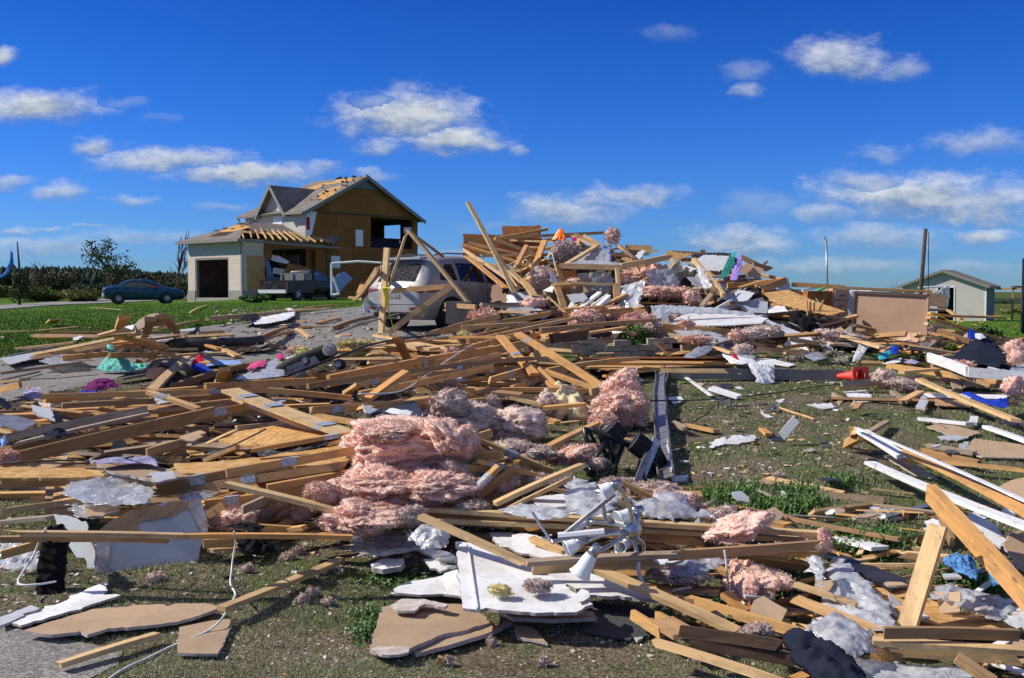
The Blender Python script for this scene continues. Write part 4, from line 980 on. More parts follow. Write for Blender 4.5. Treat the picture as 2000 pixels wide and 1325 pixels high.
# ---------------------------------------------------------------- vehicles
def loft_car(root, stations, paint, sub=2):
    """stations: x, zb, w, zbelt, wr, zr ; local x forward, y left"""
    V = []; F = []; K = 14
    for (x, zb, w_, zl, wr, zr) in stations:
        half = [(0, zb), (w_*.8, zb), (w_*.96, zb+.10), (w_, zb+.36*(zl-zb)/.7), (w_*.975, zl), (wr, zr-.07 if zr-zl > .2 else zl+(zr-zl)*.7), (wr*.72, zr), (0, zr+.02)]
        ring = half+[(-y, z) for (y, z) in half[-2:0:-1]]
        V += [(x, y, z) for y, z in ring]
    n = len(stations)
    for i in range(n-1):
        for k in range(K): F.append((i*K+k, (i+1)*K+k, (i+1)*K+(k+1) % K, i*K+(k+1) % K))
    F.append(tuple(range(K))); F.append(tuple((n-1)*K+k for k in range(K))[::-1])
    me = bpy.data.meshes.new('body'); me.from_pydata(V, [], F); me.polygons.foreach_set('use_smooth', [True]*len(F))
    b = link('body', me, paint, root); md = b.modifiers.new('s', 'SUBSURF'); md.levels = md.render_levels = sub
    bm = bmesh.new(); bm.from_mesh(me); lay = bm.edges.layers.float.get('crease_edge') or bm.edges.layers.float.new('crease_edge')
    bm.verts.ensure_lookup_table()
    for e in bm.edges:
        a, c = e.verts[0].index, e.verts[1].index
        if a % K == c % K and a % K in (4, 10): e[lay] = .55
        if a % K == c % K and a % K in (1, 13): e[lay] = .6
    bm.to_mesh(me); bm.free()
    dg = bpy.context.evaluated_depsgraph_get(); ev = b.evaluated_get(dg); m2 = ev.to_mesh()
    bvh = BVHTree.FromPolygons([v.co.copy() for v in m2.vertices], [tuple(p.vertices) for p in m2.polygons]); ev.to_mesh_clear()
    return b, bvh
def decal(bvh, poly, side, m, name, parent, off=.008, res=9):
    """poly (a,b): side L/R -> (x,z); rear/front -> (y,z); top -> (x,y)"""
    ar = poly_area(poly); v2, fs = cdt(poly, sqrt(ar)/res if res else 0); out = []; ok = True
    for p in v2:
        if side in 'LR': s = 1 if side == 'L' else -1; o_, d = Vector((p[0], s*4, p[1])), Vector((0, -s, 0))
        elif side == 'B': o_, d = Vector((-6, p[0], p[1])), Vector((1, 0, 0))
        elif side == 'F': o_, d = Vector((12, p[0], p[1])), Vector((-1, 0, 0))
        else: o_, d = Vector((p[0], p[1], 8)), Vector((0, 0, -1))
        hit, nn, _, _ = bvh.ray_cast(o_, d)
        if hit is None: hit, nn, _, _ = bvh.find_nearest(o_+d*(3 if side in 'LR' else 5 if side == 'B' else 7)) 
        out.append(hit-d*off)
    ctr = sum(out, Vector())/len(out); V, F, _, _ = thicken(out, fs, -d, .006)
    return world_mesh(name, V, F, m, parent, smooth=False, origin=ctr)
def wheel(parent, x, y, r, w=.21, name='wheel', rim='rim', spokes=6):
    s = 1 if y > 0 else -1
    mb = MB(); mb.tube([(x, y-s*w, r), (x, y-s*w*.9, r), (x, y-s*.03, r), (x, y, r)], [r*.86, r, r, r*.9], 24); wo = mb.build(name, 'rubber_black', parent, smooth=False, origin=Vector((x, y, r)))
    rm = MB(); rm.tube([(0, -s*.02, 0), (0, s*.008, 0)], r*.64, 20)
    rm.build('rim', 'steel_black', wo, origin=Vector((0, 0, 0)))
    sp = MB()
    for k in range(spokes): a = 2*pi*k/spokes; sp.bar((cos(a)*r*.08, s*.016, sin(a)*r*.08), (cos(a)*r*.6, s*.016, sin(a)*r*.6), r*.2, .02, Vector((0, 1, 0)))
    sp.tube([(0, 0, 0), (0, s*.03, 0)], r*.18, 10); sp.build('hub', rim, wo, origin=Vector((0, 0, 0)))
    ar = MB(); ar.tube([(x, y-s*.18, r*1.02), (x, y-s*.012, r*1.02)], r*1.13, 24)
    ar.build('wheel_arch', 'ink_black', parent, origin=Vector((x, y, r))); return wo
def place_car(name, px, py, d, ang, label):
    """ang: heading of local +x measured from world +x (counter-clockwise)"""
    c = atd(px, py, d); return empty(name, c, label, 'car', ang)
# silver SUV, tail towards us
suv = place_car('silver_suv', 822, 652, 24.3, radians(50), 'dust-covered silver SUV with shattered rear windows, half buried beside the debris heap'); suv.location.z = float(G(suv.location.x, suv.location.y))+.02
# local origin: middle of the rear axle area -> body shifted so x=0 is the rear bumper
ST = [(-.02, .42, .70, .84, .72, .93), (.03, .32, .86, .92, .78, 1.0), (.14, .26, .93, 1.02, .76, 1.13), (.42, .24, .945, 1.10, .70, 1.55), (.62, .23, .95, 1.10, .69, 1.66), (1.2, .22, .95, 1.07, .69, 1.71), (1.9, .22, .95, 1.04, .69, 1.71), (2.6, .22, .95, 1.02, .67, 1.63), (3.05, .22, .95, 1.0, .74, 1.34), (3.5, .22, .95, .99, .84, 1.07), (4.2, .24, .92, .93, .82, 1.01), (4.55, .3, .84, .8, .7, .86), (4.68, .38, .7, .6, .5, .7)]
sh_ = Vector((-.9, .0, 0)); ST = [(s[0]+sh_.x,)+s[1:] for s in ST]
body, bv = loft_car(suv, ST, 'paint_silver')
D_ = lambda poly, side, m, nm, **k: decal(bv, [((p[0]-.9 if side in 'LRT' else p[0]), p[1]) for p in poly], side, m, nm, suv, **k)
for sd in 'RL':
    D_([(.62, 1.14), (1.18, 1.13), (1.16, 1.50), (.95, 1.50), (.72, 1.36)], sd, 'glass_shattered', 'quarter_window')
    D_([(1.28, 1.12), (2.12, 1.09), (2.12, 1.53), (1.28, 1.53)], sd, 'glass_dark', 'rear_door_window'); D_([(2.2, 1.08), (3.1, 1.05), (2.95, 1.16), (2.62, 1.42), (2.35, 1.52), (2.2, 1.52)], sd, 'glass_dark', 'front_door_window')
    for x in (1.22, 2.16, 3.16): D_([(x, .38), (x+.018, .38), (x+.018, 1.08), (x, 1.08)], sd, 'ink_black', 'door_seam', off=.004, res=5)
    D_([(1.3, .92), (1.5, .92), (1.5, .955), (1.3, .955)], sd, 'chrome', 'door_handle', off=.03, res=0); D_([(2.24, .91), (2.44, .91), (2.44, .945), (2.24, .945)], sd, 'chrome', 'door_handle', off=.03, res=0)
    D_([(.16, .92), (.45, .98), (.78, 1.03), (.66, .93), (.40, .87), (.2, .85)], sd, 'tail_red', 'tail_light'); D_([(.8, .30), (4.0, .30), (4.0, .40), (.8, .40)], sd, 'rubber_black', 'sill_cladding')
D_([(-.60, 1.10), (.60, 1.10), (.56, 1.44), (.48, 1.50), (-.48, 1.50), (-.56, 1.44)], 'B', 'glass_shattered', 'rear_window', off=.012)
for s in (1, -1): D_([(s*.88, .84), (s*.88, .95), (s*.5, 1.02), (s*.46, .90)], 'B', 'tail_red', 'tail_light')
for s in (1, -1): D_([(s*.80, .48), (s*.55, .46), (s*.55, .52), (s*.80, .55)], 'B', 'tail_red', 'reflector')
D_([(-.26, .72), (.26, .72), (.26, .84), (-.26, .84)], 'B', 'metal_grey', 'plate_recess', off=.012, res=4)
D_([(-.78, .58), (.78, .58), (.78, .60), (-.78, .60)], 'B', 'ink_black', 'bumper_seam', off=.006); D_([(-.7, .30), (.7, .30), (.62, .42), (-.62, .42)], 'B', 'rubber_black', 'bumper_insert', off=.008)
fbox(Frame((0, 0, 0), 0), 'roof_spoiler', (-.62, -.6, 1.60), (-.40, .6, 1.655), 'paint_silver', suv)
MB().tube([(-.66, -.2, .3), (-.9, -.2, .3)], .04, 8).build('exhaust', 'metal_grey', suv)
for s in (1, -1): MB().tube([(-.2, s*.62, 1.70), (.2, s*.64, 1.75), (1.1, s*.64, 1.75), (1.5, s*.62, 1.69)], .018, 6).build('roof_rail', 'metal_grey', suv); 
MB().box((2.05, -1.03, 1.12), (.22, .24, .16)).build('wing_mirror', 'paint_silver', suv)
for x in (.05, 2.75):
    for s in (1, -1): wheel(suv, x, s*.955, .36, spokes=5)
LAND.append((850, 610, 'the silver SUV'))
# teal sedan, side on
sed = place_car('teal_sedan', 232, 593, 61, radians(24), 'teal four-door sedan parked on the road left of the brick garage'); sed.location.z = float(G(sed.location.x, sed.location.y))+.06
SS = [(-.88, .40, .62, .78, .60, .86), (-.84, .3, .78, .84, .70, .93), (-.6, .24, .84, .92, .72, 1.0), (-.12, .2, .86, .95, .70, 1.04), (.35, .2, .87, .95, .60, 1.33), (.75, .2, .87, .94, .58, 1.41), (1.4, .2, .87, .92, .58, 1.41), (1.85, .2, .87, .91, .60, 1.33), (2.5, .2, .86, .89, .72, .98), (3.2, .22, .84, .82, .7, .88), (3.55, .27, .76, .7, .6, .74), (3.66, .36, .6, .56, .4, .62)]
b2, bv2 = loft_car(sed, SS, 'paint_teal')
for sd in 'RL':
    decal(bv2, [(.22, .97), (.36, 1.2), (.55, 1.30), (.98, 1.31), (.98, .97)], sd, 'glass_dark', 'rear_door_window', sed); decal(bv2, [(1.05, .97), (1.05, 1.31), (1.5, 1.29), (1.85, 1.14), (2.05, .96)], sd, 'glass_dark', 'front_door_window', sed)
    for x in (.28, 1.01, 2.06): decal(bv2, [(x, .32), (x+.018, .32), (x+.018, .92), (x, .92)], sd, 'ink_black', 'door_seam', sed, off=.004, res=4)
    decal(bv2, [(-.8, .55), (3.5, .50), (3.5, .53), (-.8, .58)], sd, 'ink_black', 'side_moulding', sed, res=14)
decal(bv2, [(-.55, 1.02), (.55, 1.02), (.46, 1.28), (-.46, 1.28)], 'B', 'glass_dark', 'rear_window', sed, off=.012)
decal(bv2, [(-.7, .66), (.7, .66), (.7, .84), (-.7, .84)], 'B', 'tail_red', 'tail_light', sed, off=.012); decal(bv2, [(-.76, .36), (.76, .36), (.76, .6), (-.76, .6)], 'B', 'paint_silver', 'rear_bumper', sed, off=.03)
MB().box((1.95, -.95, .98), (.16, .18, .12)).build('wing_mirror', 'cloth_red', sed)
for x in (-.05, 2.6):
    for s in (1, -1): wheel(sed, x, s*.875, .31, .19, spokes=7)
# black pickup behind the rubble
tr = place_car('black_pickup', 556, 594, 55, radians(66), 'black pickup truck with dusty cap window in front of the broken garage'); tr.location.z = 1.2
b3 = MB(); 
box3 = lambda nm, a, b, m: fbox(Frame((0, 0, 0), 0), nm, a, b, m, tr)
box3('bed_side', (-.9, -.9, .45), (1.35, -.82, 1.08), 'paint_black'); box3('bed_side', (-.9, .82, .45), (1.35, .9, 1.08), 'paint_black'); box3('bed_floor', (-.9, -.82, .5), (1.35, .82, .58), 'paint_black')
box3('tailgate', (-.95, -.80, .60), (-.90, .80, 1.05), 'paint_black'); box3('rear_bumper', (-1.12, -.85, .42), (-.96, .85, .60), 'trim_white'); box3('chassis', (-.9, -.6, .3), (3.8, .6, .45), 'rubber_black')
SP = [(1.36, .42, .86, 1.05, .74, 1.55), (1.42, .40, .9, 1.06, .76, 1.68), (2.1, .4, .9, 1.06, .74, 1.70), (2.5, .4, .9, 1.05, .74, 1.60), (3.05, .4, .9, 1.03, .8, 1.12), (3.9, .42, .88, .98, .8, 1.06), (4.15, .48, .8, .85, .7, .9)]
b4, bv4 = loft_car(tr, SP, 'paint_black')
for sd in 'RL':
    decal(bv4, [(1.55, 1.10), (2.3, 1.10), (2.2, 1.55), (1.55, 1.55)], sd, 'glass_window', 'side_window', tr); decal(bv4, [(2.36, 1.1), (2.8, 1.08), (2.45, 1.5), (2.32, 1.5)], sd, 'glass_window', 'front_window', tr)
decal(bv4, [(-.66, 1.14), (.66, 1.14), (.62, 1.55), (-.62, 1.55)], 'B', 'glass_window', 'rear_window', tr, off=.012)
box3('bed_cap', (.75, -.80, 1.10), (1.33, .80, 1.48), 'fascia'); 
for k in range(3): box3('cap_bar', (.70, -.7+k*.7-.03, 1.12), (.755, -.7+k*.7+.03, 1.46), 'metal_grey')
for s in (1, -1): box3('tail_light', (-.97, s*.80, .64), (-.90, s*.9, .98), 'tail_red')
for x in (-.05, 3.2):
    for s in (1, -1): wheel(tr, x, s*.89, .36, .22, spokes=5)

# ---------------------------------------------------------------- shed, poles
s0 = atd(1925, 630, 55); s0.z = .08
shed = empty('garden_shed', s0, 'small vinyl-sided garden shed with open door behind the debris', 'shed')
FS = Frame((0, 0, 0), radians(38)); WS, DS, ES, RS_ = 4.3, 1.75, 1.99, 2.72
sb = lambda nm, a, b, m: fbox(FS, nm, a, b, m, shed)
dl, dr = -2.5, -1.55
sb('wall', (-WS, 0, -.1), (dl, .08, ES), 'siding_shed'); sb('wall', (dr, 0, -.1), (0, .08, ES), 'siding_shed'); sb('wall', (dl, 0, 1.86), (dr, .08, ES), 'siding_shed')
sb('wall', (-.08, .08, -.1), (0, DS, ES), 'siding_blue_and_shade'); sb('wall', (-WS, .08, -.1), (-WS+.08, DS, ES), 'siding_shed'); sb('wall', (-WS+.08, DS-.08, -.1), (-.08, DS, ES), 'interior_dark')  # right wall: its shade is put into the colour by darker siding
sb('floor', (-WS+.08, .1, 0), (-.08, DS-.1, .08), 'plywood')
for a, b in (((dl, -.03, 0), (dl+.06, .06, 1.9)), ((dr-.06, -.03, 0), (dr, .06, 1.9)), ((dl+.06, -.03, 1.84), (dr-.06, .06, 1.9))): sb('door_frame', a, b, 'trim_white')
sb('corner_trim', (-.06, -.02, -.1), (.02, .0, ES), 'trim_white')
fpoly(FS, 'gable_wall', [(-WS, .0, ES), (0, .0, ES), (-WS/2, .0, RS_)], .08, 'siding_shed', shed, (0, -1, 0))
for sg in (-1, 1):
    ex = -WS/2+sg*(WS/2+.22); fpoly(FS, 'roof', [(-WS/2, -.25, RS_+.08), (ex, -.25, ES-.07), (ex, DS+.2, ES-.07), (-WS/2, DS+.2, RS_+.08)], .08, 'shingles', shed, (0, 0, 1))
    P = [FS.u*q[0]+FS.v*q[1]+FS.z*q[2] for q in ((-WS/2, -.27, RS_), (ex, -.27, ES-.14))]; MB().bar(P[0], P[1], .03, .12).build('bargeboard', 'fascia', shed)
P = [FS.u*.24+FS.v*y+FS.z*(ES-.14) for y in (-.25, DS+.2)]; MB().bar(P[0], P[1], .03, .12).build('fascia_board', 'fascia', shed)
for (u_, v_) in ((.9, 1.5), (1.0, 3.2)): sb('lean_to_post', (u_, v_, -.1), (u_+.09, v_+.09, 1.75), 'wood_brown')
sb('lean_to_beam', (.1, 1.5, 1.72), (1.35, 1.6, 1.82), 'wood_brown'); sb('lean_to_beam', (.85, 1.4, 1.83), (1.0, 3.6, 1.93), 'wood_brown')
# white bent door frame hanging from the shed doorway
df = empty('broken_door', atd(1835, 600, 53.5), 'broken white door frame dangling at the shed doorway', 'door')
rl = lambda px, py, d=53.5: atd(px, py, d)-df.location
for a, b, r_ in (((1794, 562), (1852, 559), .06), ((1846, 561), (1815, 586), .10), ((1852, 559), (1850, 598), .07), ((1838, 560), (1830, 605), .03), ((1822, 595), (1850, 600), .06), ((1830, 590), (1836, 605), .05), ((1815, 586), (1828, 596), .05)):
    MB().tube([rl(*a), rl(*b)], r_, 5).build('frame_bar', 'trim_white', df)
patch([(1838, 562), (1854, 560), (1855, 578), (1850, 596), (1844, 600), (1838, 592)], 'film_thick', plane=[(1838, 562, 'd', 53.3), (1854, 560, 'd', 53.3), (1844, 600, 'd', 53.4)], amp=.1, n=8, label='white plastic strip fluttering from the broken shed door', name='plastic_sheet', cat='plastic sheet')
def pole(px1, py1, px2, py2, d, r, m, label, extra=None):
    a = atd(px1, py1, d); b = atd(px2, py2, d); b = b+(b-a).normalized()*(b.z-float(G(b.x, b.y))+.2)
    o = empty('utility_pole', b, label, 'pole'); MB().tube([b-b, a-b], [r*1.15, r], 8).build('shaft', m, o, smooth=True, origin=Vector((0, 0, 0)))
    if extra: extra(o, a-b)
    return o
pole(1613.5, 468, 1616, 556, 60, .055, 'metal_grey', 'thin grey metal mast rising behind the heap', lambda o, t: MB().tube([t+Vector((-.06, 0, 0)), t+Vector((-.06, 0, .15))], .04, 6).build('cap', 'metal_grey', o))
def ex(o, t):
    leafy('snagged_rag', t+Vector((-.3, 0, -2.55)), (.32, .2, .25), 'cloth_darkbrown', 70, .22, o, 3, clump=4)
    MB().tube([t+Vector((.07, -.05, -.1)), t+Vector((.09, -.05, -2.6))], .012, 4).build('wire', 'steel_black', o)
pole(1808, 447, 1799, 560, 30, .055, 'wood_dark', 'dark leaning wooden pole with snagged rags beside the shed', ex)
pole(2001, 505, 1999, 632, 34, .07, 'cloth_navy', 'dark blue-black post at the right picture edge')
LAND += [(1870, 590, 'the garden shed'), (270, 570, 'the teal sedan'), (590, 565, 'the black pickup')]
# ---------------------------------------------------------------- landmarks used by labels
LAND += [(620, 705, 'the upturned toy car'), (235, 700, 'the teal cloth'), (790, 865, 'the big insulation batt'), (845, 560, 'the yellow-taped truss'), (1170, 1045, 'the chandelier'),
         (1240, 890, 'the black tubular frame'), (1110, 790, 'the cream blanket'), (1215, 785, 'the folded insulation batt'), (1740, 620, 'the tan dresser back'), (1680, 735, 'the red cone'), (1490, 728, 'the white towel'),
         (1235, 670, 'the block planter'), (1010, 1150, 'the big white drywall panel'), (290, 1050, 'the standing torn drywall'), (100, 1100, 'the hanging black trousers'), (1600, 1290, 'the navy trousers'), (1490, 1140, 'the pointed insulation tuft'),
         (1805, 1120, 'the broad pale plank'), (1690, 1160, 'the long plastic sheet'), (830, 1220, 'the brown drywall panel'), (250, 1205, 'the long tan drywall'), (215, 960, 'the plastic by the OSB strip'), (200, 755, 'the purple cloth'), (1200, 540, 'the open stud box'),
         (1430, 530, 'the violet cloth'), (1590, 610, 'the upturned table legs'), (1900, 700, 'the black tarp'), (1540, 800, 'the wire triangle'), (1840, 780, 'the lawn OSB sheet'), (1000, 470, 'the upright OSB panels'), (570, 810, 'the plated truss chord'), (1310, 830, 'the bent gutter'),
         (1430, 860, 'the white lawn scraps'), (1380, 640, 'the long white ceiling panel'), (1040, 690, 'the brown rag'), (1460, 960, 'the weedy clump'), (420, 680, 'the black drain pipe'), (410, 720, 'the red cloth'), (1870, 880, 'the tan lawn drywall'), (1850, 1260, 'the stacked beams'), (380, 900, 'the tan drywall on the OSB strip')]
# ---------------------------------------------------------------- rubble core under the heap and the tangles
def rubble_sheet(name, x0, x1, y0, y1, st, lim, label, drop=.16):
    V = []; F = []; id_ = {}
    xs_ = np.arange(x0, x1, st); ys_ = np.arange(y0, y1, st)
    for i, x in enumerate(xs_):
        for j, y in enumerate(ys_):
            m = float(M(x, y))
            if m > lim:
                k = m*(1-drop)-.10+.13*noise.noise(Vector((x*2.2, y*2.2, 0)))+.08*noise.noise(Vector((x*6, y*6, 2)))
                id_[(i, j)] = len(V); V.append((x, y, float(G(x, y))+max(k, -.05)))
    for (i, j) in id_:
        q = [(i, j), (i+1, j), (i+1, j+1), (i, j+1)]
        if all(p in id_ for p in q): F.append(tuple(id_[p] for p in q))
    o = world_mesh(name, V, F, 'rubble', origin=Vector((0, 0, 0))); tag(o, label, 'rubble', kind='stuff')
rubble_sheet('rubble', -1, 14, 19.3, 32, .13, .05, 'dark broken rubble packed inside the collapsed house heap')
rubble_sheet('rubble', -9, 11.8, 5, 19.2, .09, .09, 'dark crushed litter beneath the tangled planks in the yard')

# ---------------------------------------------------------------- planks, traced one by one
boards('''190 657 .45 256 639 .6 Fp
231 640 .55 244 619 .95 Fp
283 657 .35 294 623 .95 Fg
316 619 1.0 346 651 .3 Fb
265 643 .6 315 625 .9 Vg
244 656 .5 322 638 .6 fp
231 658 .55 322 684 .1 qo
68 692 .15 229 661 .5 qp
60 700 .1 220 672 .4 eb
270 658 .4 328 679 .1 fp
322 684 .1 387 682 .05 qp
212 695 .3 312 695 .05 Eo
120 700 .2 224 690 .2 Eo
180 676 .3 300 664 .3 fo
250 668 .3 350 656 .2 fb
205 683 .3 290 671 .3 eb
0 730 .1 166 708 .2 qb
0 747 .1 50 741 .15 Wp
0 762 .05 40 752 .1 Eo
0 744 .05 78 726 .05 tm
0 700 .02 110 677 .05 tm
177 601 .02 237 606 .02 sp
369 612 .03 403 597 .03 Sp
0 649 .02 60 647 .02 sp
100 631 .05 108 624 .2 Wp
320 640 .03 386 628 .05 Fb
404 625 .1 520 614 .1 Fp
410 622 .2 560 608 .15 Ep
520 614 .1 640 604 .1 fp
560 609 .1 662 596 .2 qb
428 680 .03 465 697 .03 Fp
296 764 .15 367 697 .15 Fp
231 742 .05 307 729 .05 Wg
333 757 .1 481 713 .1 Eb
426 752 .1 439 721 .5 Fp
439 721 .5 445 745 .1 Fb
496 672 .03 570 647 .05 Fb
500 664 .03 560 640 .1 eb
580 642 .03 606 660 .03 fp
590 640 .03 612 640 .03 Fo
620 632 .03 665 622 .03 fb
652 641 .05 740 618 .05 Eb''')
boards('''80 775 .25 520 762 .3 eo1
85 783 .2 613 741 .3 qo2
400 754 .35 620 742 .3 eo
120 793 .2 480 772 .2 eb
290 766 .4 388 800 .35 fp1
295 803 .3 480 790 .35 Fb
295 810 .25 500 786 .3 Vb
0 858 .25 290 800 .45 Eg
10 872 .35 294 808 .45 Wg
0 885 .3 500 792 .45 Eo1
0 903 .25 420 806 .4 Vb
448 762 .55 700 855 .45 Wp3
455 770 .45 690 862 .35 Vp1
492 760 .35 690 778 .35 eo
490 752 .4 830 742 .35 eo2
600 755 .4 1045 700 .4 eb1
600 803 .3 830 788 .3 Eo1
620 812 .3 710 828 .35 qo
710 786 .3 800 722 .6 Fo
675 768 .35 703 750 .5 fp
400 792 .3 500 790 .3 fb
402 868 .35 463 840 .35 Sp
460 835 .35 560 825 .35 fp
390 790 .3 500 800 .25 Eb
400 900 .3 465 872 .35 qp
330 868 .3 380 855 .3 So
285 885 .3 365 862 .3 Eb
0 925 .3 200 920 .3 Fo
0 947 .2 160 940 .2 Ep
110 945 .12 110 1005 .1 Wp
128 935 .15 122 1015 .1 Wp
0 1000 .15 170 978 .2 ep
300 955 .3 520 912 .45 Db1
296 965 .25 700 905 .45 Eb1
440 925 .5 690 880 .5 Eo1
490 880 .5 700 845 .5 fo1
640 868 .45 715 850 .5 qo
400 1010 .2 440 985 .3 Ep
400 985 .25 660 952 .35 Eo1
520 960 .35 690 930 .35 Vo
440 945 .45 665 1000 .3 Fp
470 998 .25 590 945 .35 Gg'''.replace('Gg', 'Eg'))
boards('''0 1042 .33 385 1048 .33 qp
320 1048 .33 690 1050 .3 qo
0 1054 .25 330 1054 .27 eb
112 1300 .02 315 1238 .03 qp
430 1190 .06 668 1093 .03 qp
395 1062 .1 460 1060 .1 Eo
500 1030 .25 600 1036 .2 eo
540 1037 .2 598 1030 .25 fo
418 1078 .05 470 1065 .05 Wp
0 1085 .1 90 1060 .15 Eo
0 1020 .15 110 1010 .2 Wg''')
# planks in the middle distance between the SUV and the lawn
boards('''830 656 .25 975 618 .5 Eo
860 650 .3 1080 612 .6 Eo1
900 665 .3 1100 625 .5 Eb
912 668 .3 1130 620 .55 ep1
720 668 .2 850 682 .2 Wp
730 655 .25 960 700 .25 qp
760 690 .2 940 712 .2 qo
745 672 .3 830 664 .3 Fo
835 705 .25 1010 655 .4 Eo1
850 700 .25 1035 668 .4 eo
866 712 .25 1150 640 .5 eb1
870 660 .3 1000 660 .4 qo
640 745 .35 972 684 .45 Vo1
700 752 .35 975 692 .45 ep2
640 738 .35 840 700 .4 Fo
700 772 .3 962 716 .4 Eo
715 748 .3 800 752 .3 Fb
775 658 .7 800 712 .15 Fb
655 652 .3 800 610 .4 tm
976 657 .6 1050 738 .3 Fo1
1010 652 .6 1178 758 .15 Fo1
1040 716 .3 1170 762 .15 qo
1046 720 .3 1095 765 .2 Fo
1015 735 .25 1250 700 .2 eo
950 745 .25 1045 718 .3 Eo1
995 762 .2 1110 717 .2 Eo1
930 715 .25 972 698 .35 Fo
905 725 .2 1030 722 .2 Eb1
900 762 .25 1180 764 .2 eo1
880 750 .25 1060 792 .2 qp1
930 762 .25 1020 772 .25 Wb
895 770 .2 1170 777 .15 ep
1060 797 .15 1145 790 .2 qo
1150 768 .2 1195 755 .25 Dp
1035 812 .15 1092 826 .1 Fo
926 856 .35 960 846 .35 Eo
928 855 .35 1060 912 .2 qo1
1012 905 .15 1165 828 .15 qo
935 870 .3 970 905 .2 Wo
890 892 .35 985 888 .35 Eo
880 912 .35 1010 918 .25 eo1
930 900 .35 1075 935 .2 qo1
930 955 .3 975 910 .4 Fo1
925 975 .2 1012 912 .3 Eb
1018 905 .2 1080 925 .15 Do
1005 930 .2 1125 960 .15 Wb
965 985 .3 1140 908 .45 Fp
990 995 .2 1125 930 .4 fp
1085 890 .15 1150 880 .15 fg
800 795 .3 960 780 .2 eo
700 800 .3 920 770 .3 Fo
690 722 .3 900 702 .4 eo
655 735 .3 770 728 .3 Fp
900 640 .4 1040 632 .5 ep
1055 645 .5 1290 625 .4 eb
1060 665 .3 1220 640 .45 fp
1072 662 .35 1150 655 .4 Vd
1278 668 .3 1310 697 .05 fp
1080 640 .4 1270 648 .3 Fb''')
# chandelier area and lower right
boards('''814 993 .28 1602 1043 .22 qp
830 1004 .22 1500 1042 .18 Eo
845 1016 .2 1600 1056 .17 qp
1000 1026 .12 1390 1060 .12 Eo
820 1008 .35 1037 1106 .2 qp
1026 1100 .26 1330 1083 .28 qg
1300 1086 .28 1612 1064 .26 Eb
1038 1112 .2 1300 1098 .22 Ep
1155 1108 .22 1442 1235 .05 Fp
1346 1172 .08 1590 1244 .08 Eo
1300 1165 .08 1400 1180 .08 fb
1538 1164 .15 1740 1244 .1 Fp
1400 1110 .12 1470 1142 .12 fo
1550 1140 .18 1676 1184 .12 fp
1412 1158 .1 1466 1196 .05 Fo
1440 1075 .22 1598 1085 .2 eo
1270 1002 .18 1440 1020 .12 fp
1170 965 .3 1280 1012 .2 fp
1036 1052 .15 1105 1080 .12 qp
1210 940 .25 1300 985 .15 Fo
1325 1232 .18 1535 1262 .18 Ed
1345 1252 .14 1552 1290 .12 Ed
1290 1212 .1 1345 1244 .14 Wb
1271 1252 .12 1545 1340 .1 qp
1234 1200 .08 1294 1238 .1 Eo
1282 1203 .06 1320 1225 .06 Eo
1724 1236 .2 1992 1241 .2 Eb
1701 1252 .15 2010 1272 .15 qp
1712 1270 .06 2010 1290 .08 Ep
1702 1278 .04 1760 1292 .04 Do
1865 1282 .2 1945 1335 .12 Fp
1839 1006 .5 1770 1232 .06 Gp
1817 962 .45 2030 1195 .25 Ho
1822 972 .3 1860 1060 .15 Eb
1760 881 .2 2040 1022 .3 Fo1
1738 878 .12 1780 902 .1 fo
1673 836 .3 2060 1005 .35 Sw
1675 838 .26 1762 892 .2 Fw
1696 903 .12 2040 1042 .3 Fw
1652 868 .05 1682 852 .2 Do
1665 840 .25 1668 856 .1 Do
1690 848 .1 1732 824 .05 fg
1688 856 .1 1722 876 .05 fo
1656 874 .02 1704 883 .02 So
1794 742 .25 1990 824 .1 Fp
1728 714 .2 1968 748 .2 Eo
1760 728 .25 1835 722 .25 qp
1712 738 .06 1900 745 .06 qo
1813 698 .35 1895 728 .3 Vw
1890 727 .3 2020 738 .3 Vw
1928 720 .3 2010 735 .25 qw
1793 818 .04 1898 829 .04 qw
1900 828 .04 1903 815 .04 qw
1925 834 .06 2010 864 .06 qw
1810 870 .03 1905 886 .03 fg
1800 882 .04 1920 908 .06 Eb
1820 902 .06 2010 920 .08 qo
1860 740 .12 1872 762 .02 Fg
1762 785 .05 1798 766 .08 Fp
1669 802 .05 1680 788 .1 fb
1742 764 .05 1768 786 .05 fg
1718 775 .02 1800 779 .02 qg
1820 715 .2 1940 755 .2 eb
1640 655 .2 1725 680 .3 Fp
1720 690 .1 1735 680 .15 qo
1310 825 .06 1340 838 .06 fg
1324 826 .03 1400 843 .02 Fo
1310 872 .02 1350 875 .02 So
1488 838 .02 1502 850 .02 fo
1415 795 .02 1465 792 .02 tg
1525 855 .06 1556 818 .25 Dw
1328 729 .02 1390 774 .05 Sw
1388 758 .1 1445 776 .02 Fw
1700 955 .02 1790 965 .02 Sb
1545 1035 .05 1600 1052 .06 fb
1690 1030 .05 1745 1060 .05 sg
1640 1050 .05 1720 1072 .05 Ww
1810 820 .02 1850 838 .02 Sg''')
LB = boards('''1128 708 .03 1430 712 .03 Wo
1133 700 .06 1412 699 .06 Wo
1180 735 .04 1330 718 .12 fo
1425 725 .18 1290 724 .16 ep''')
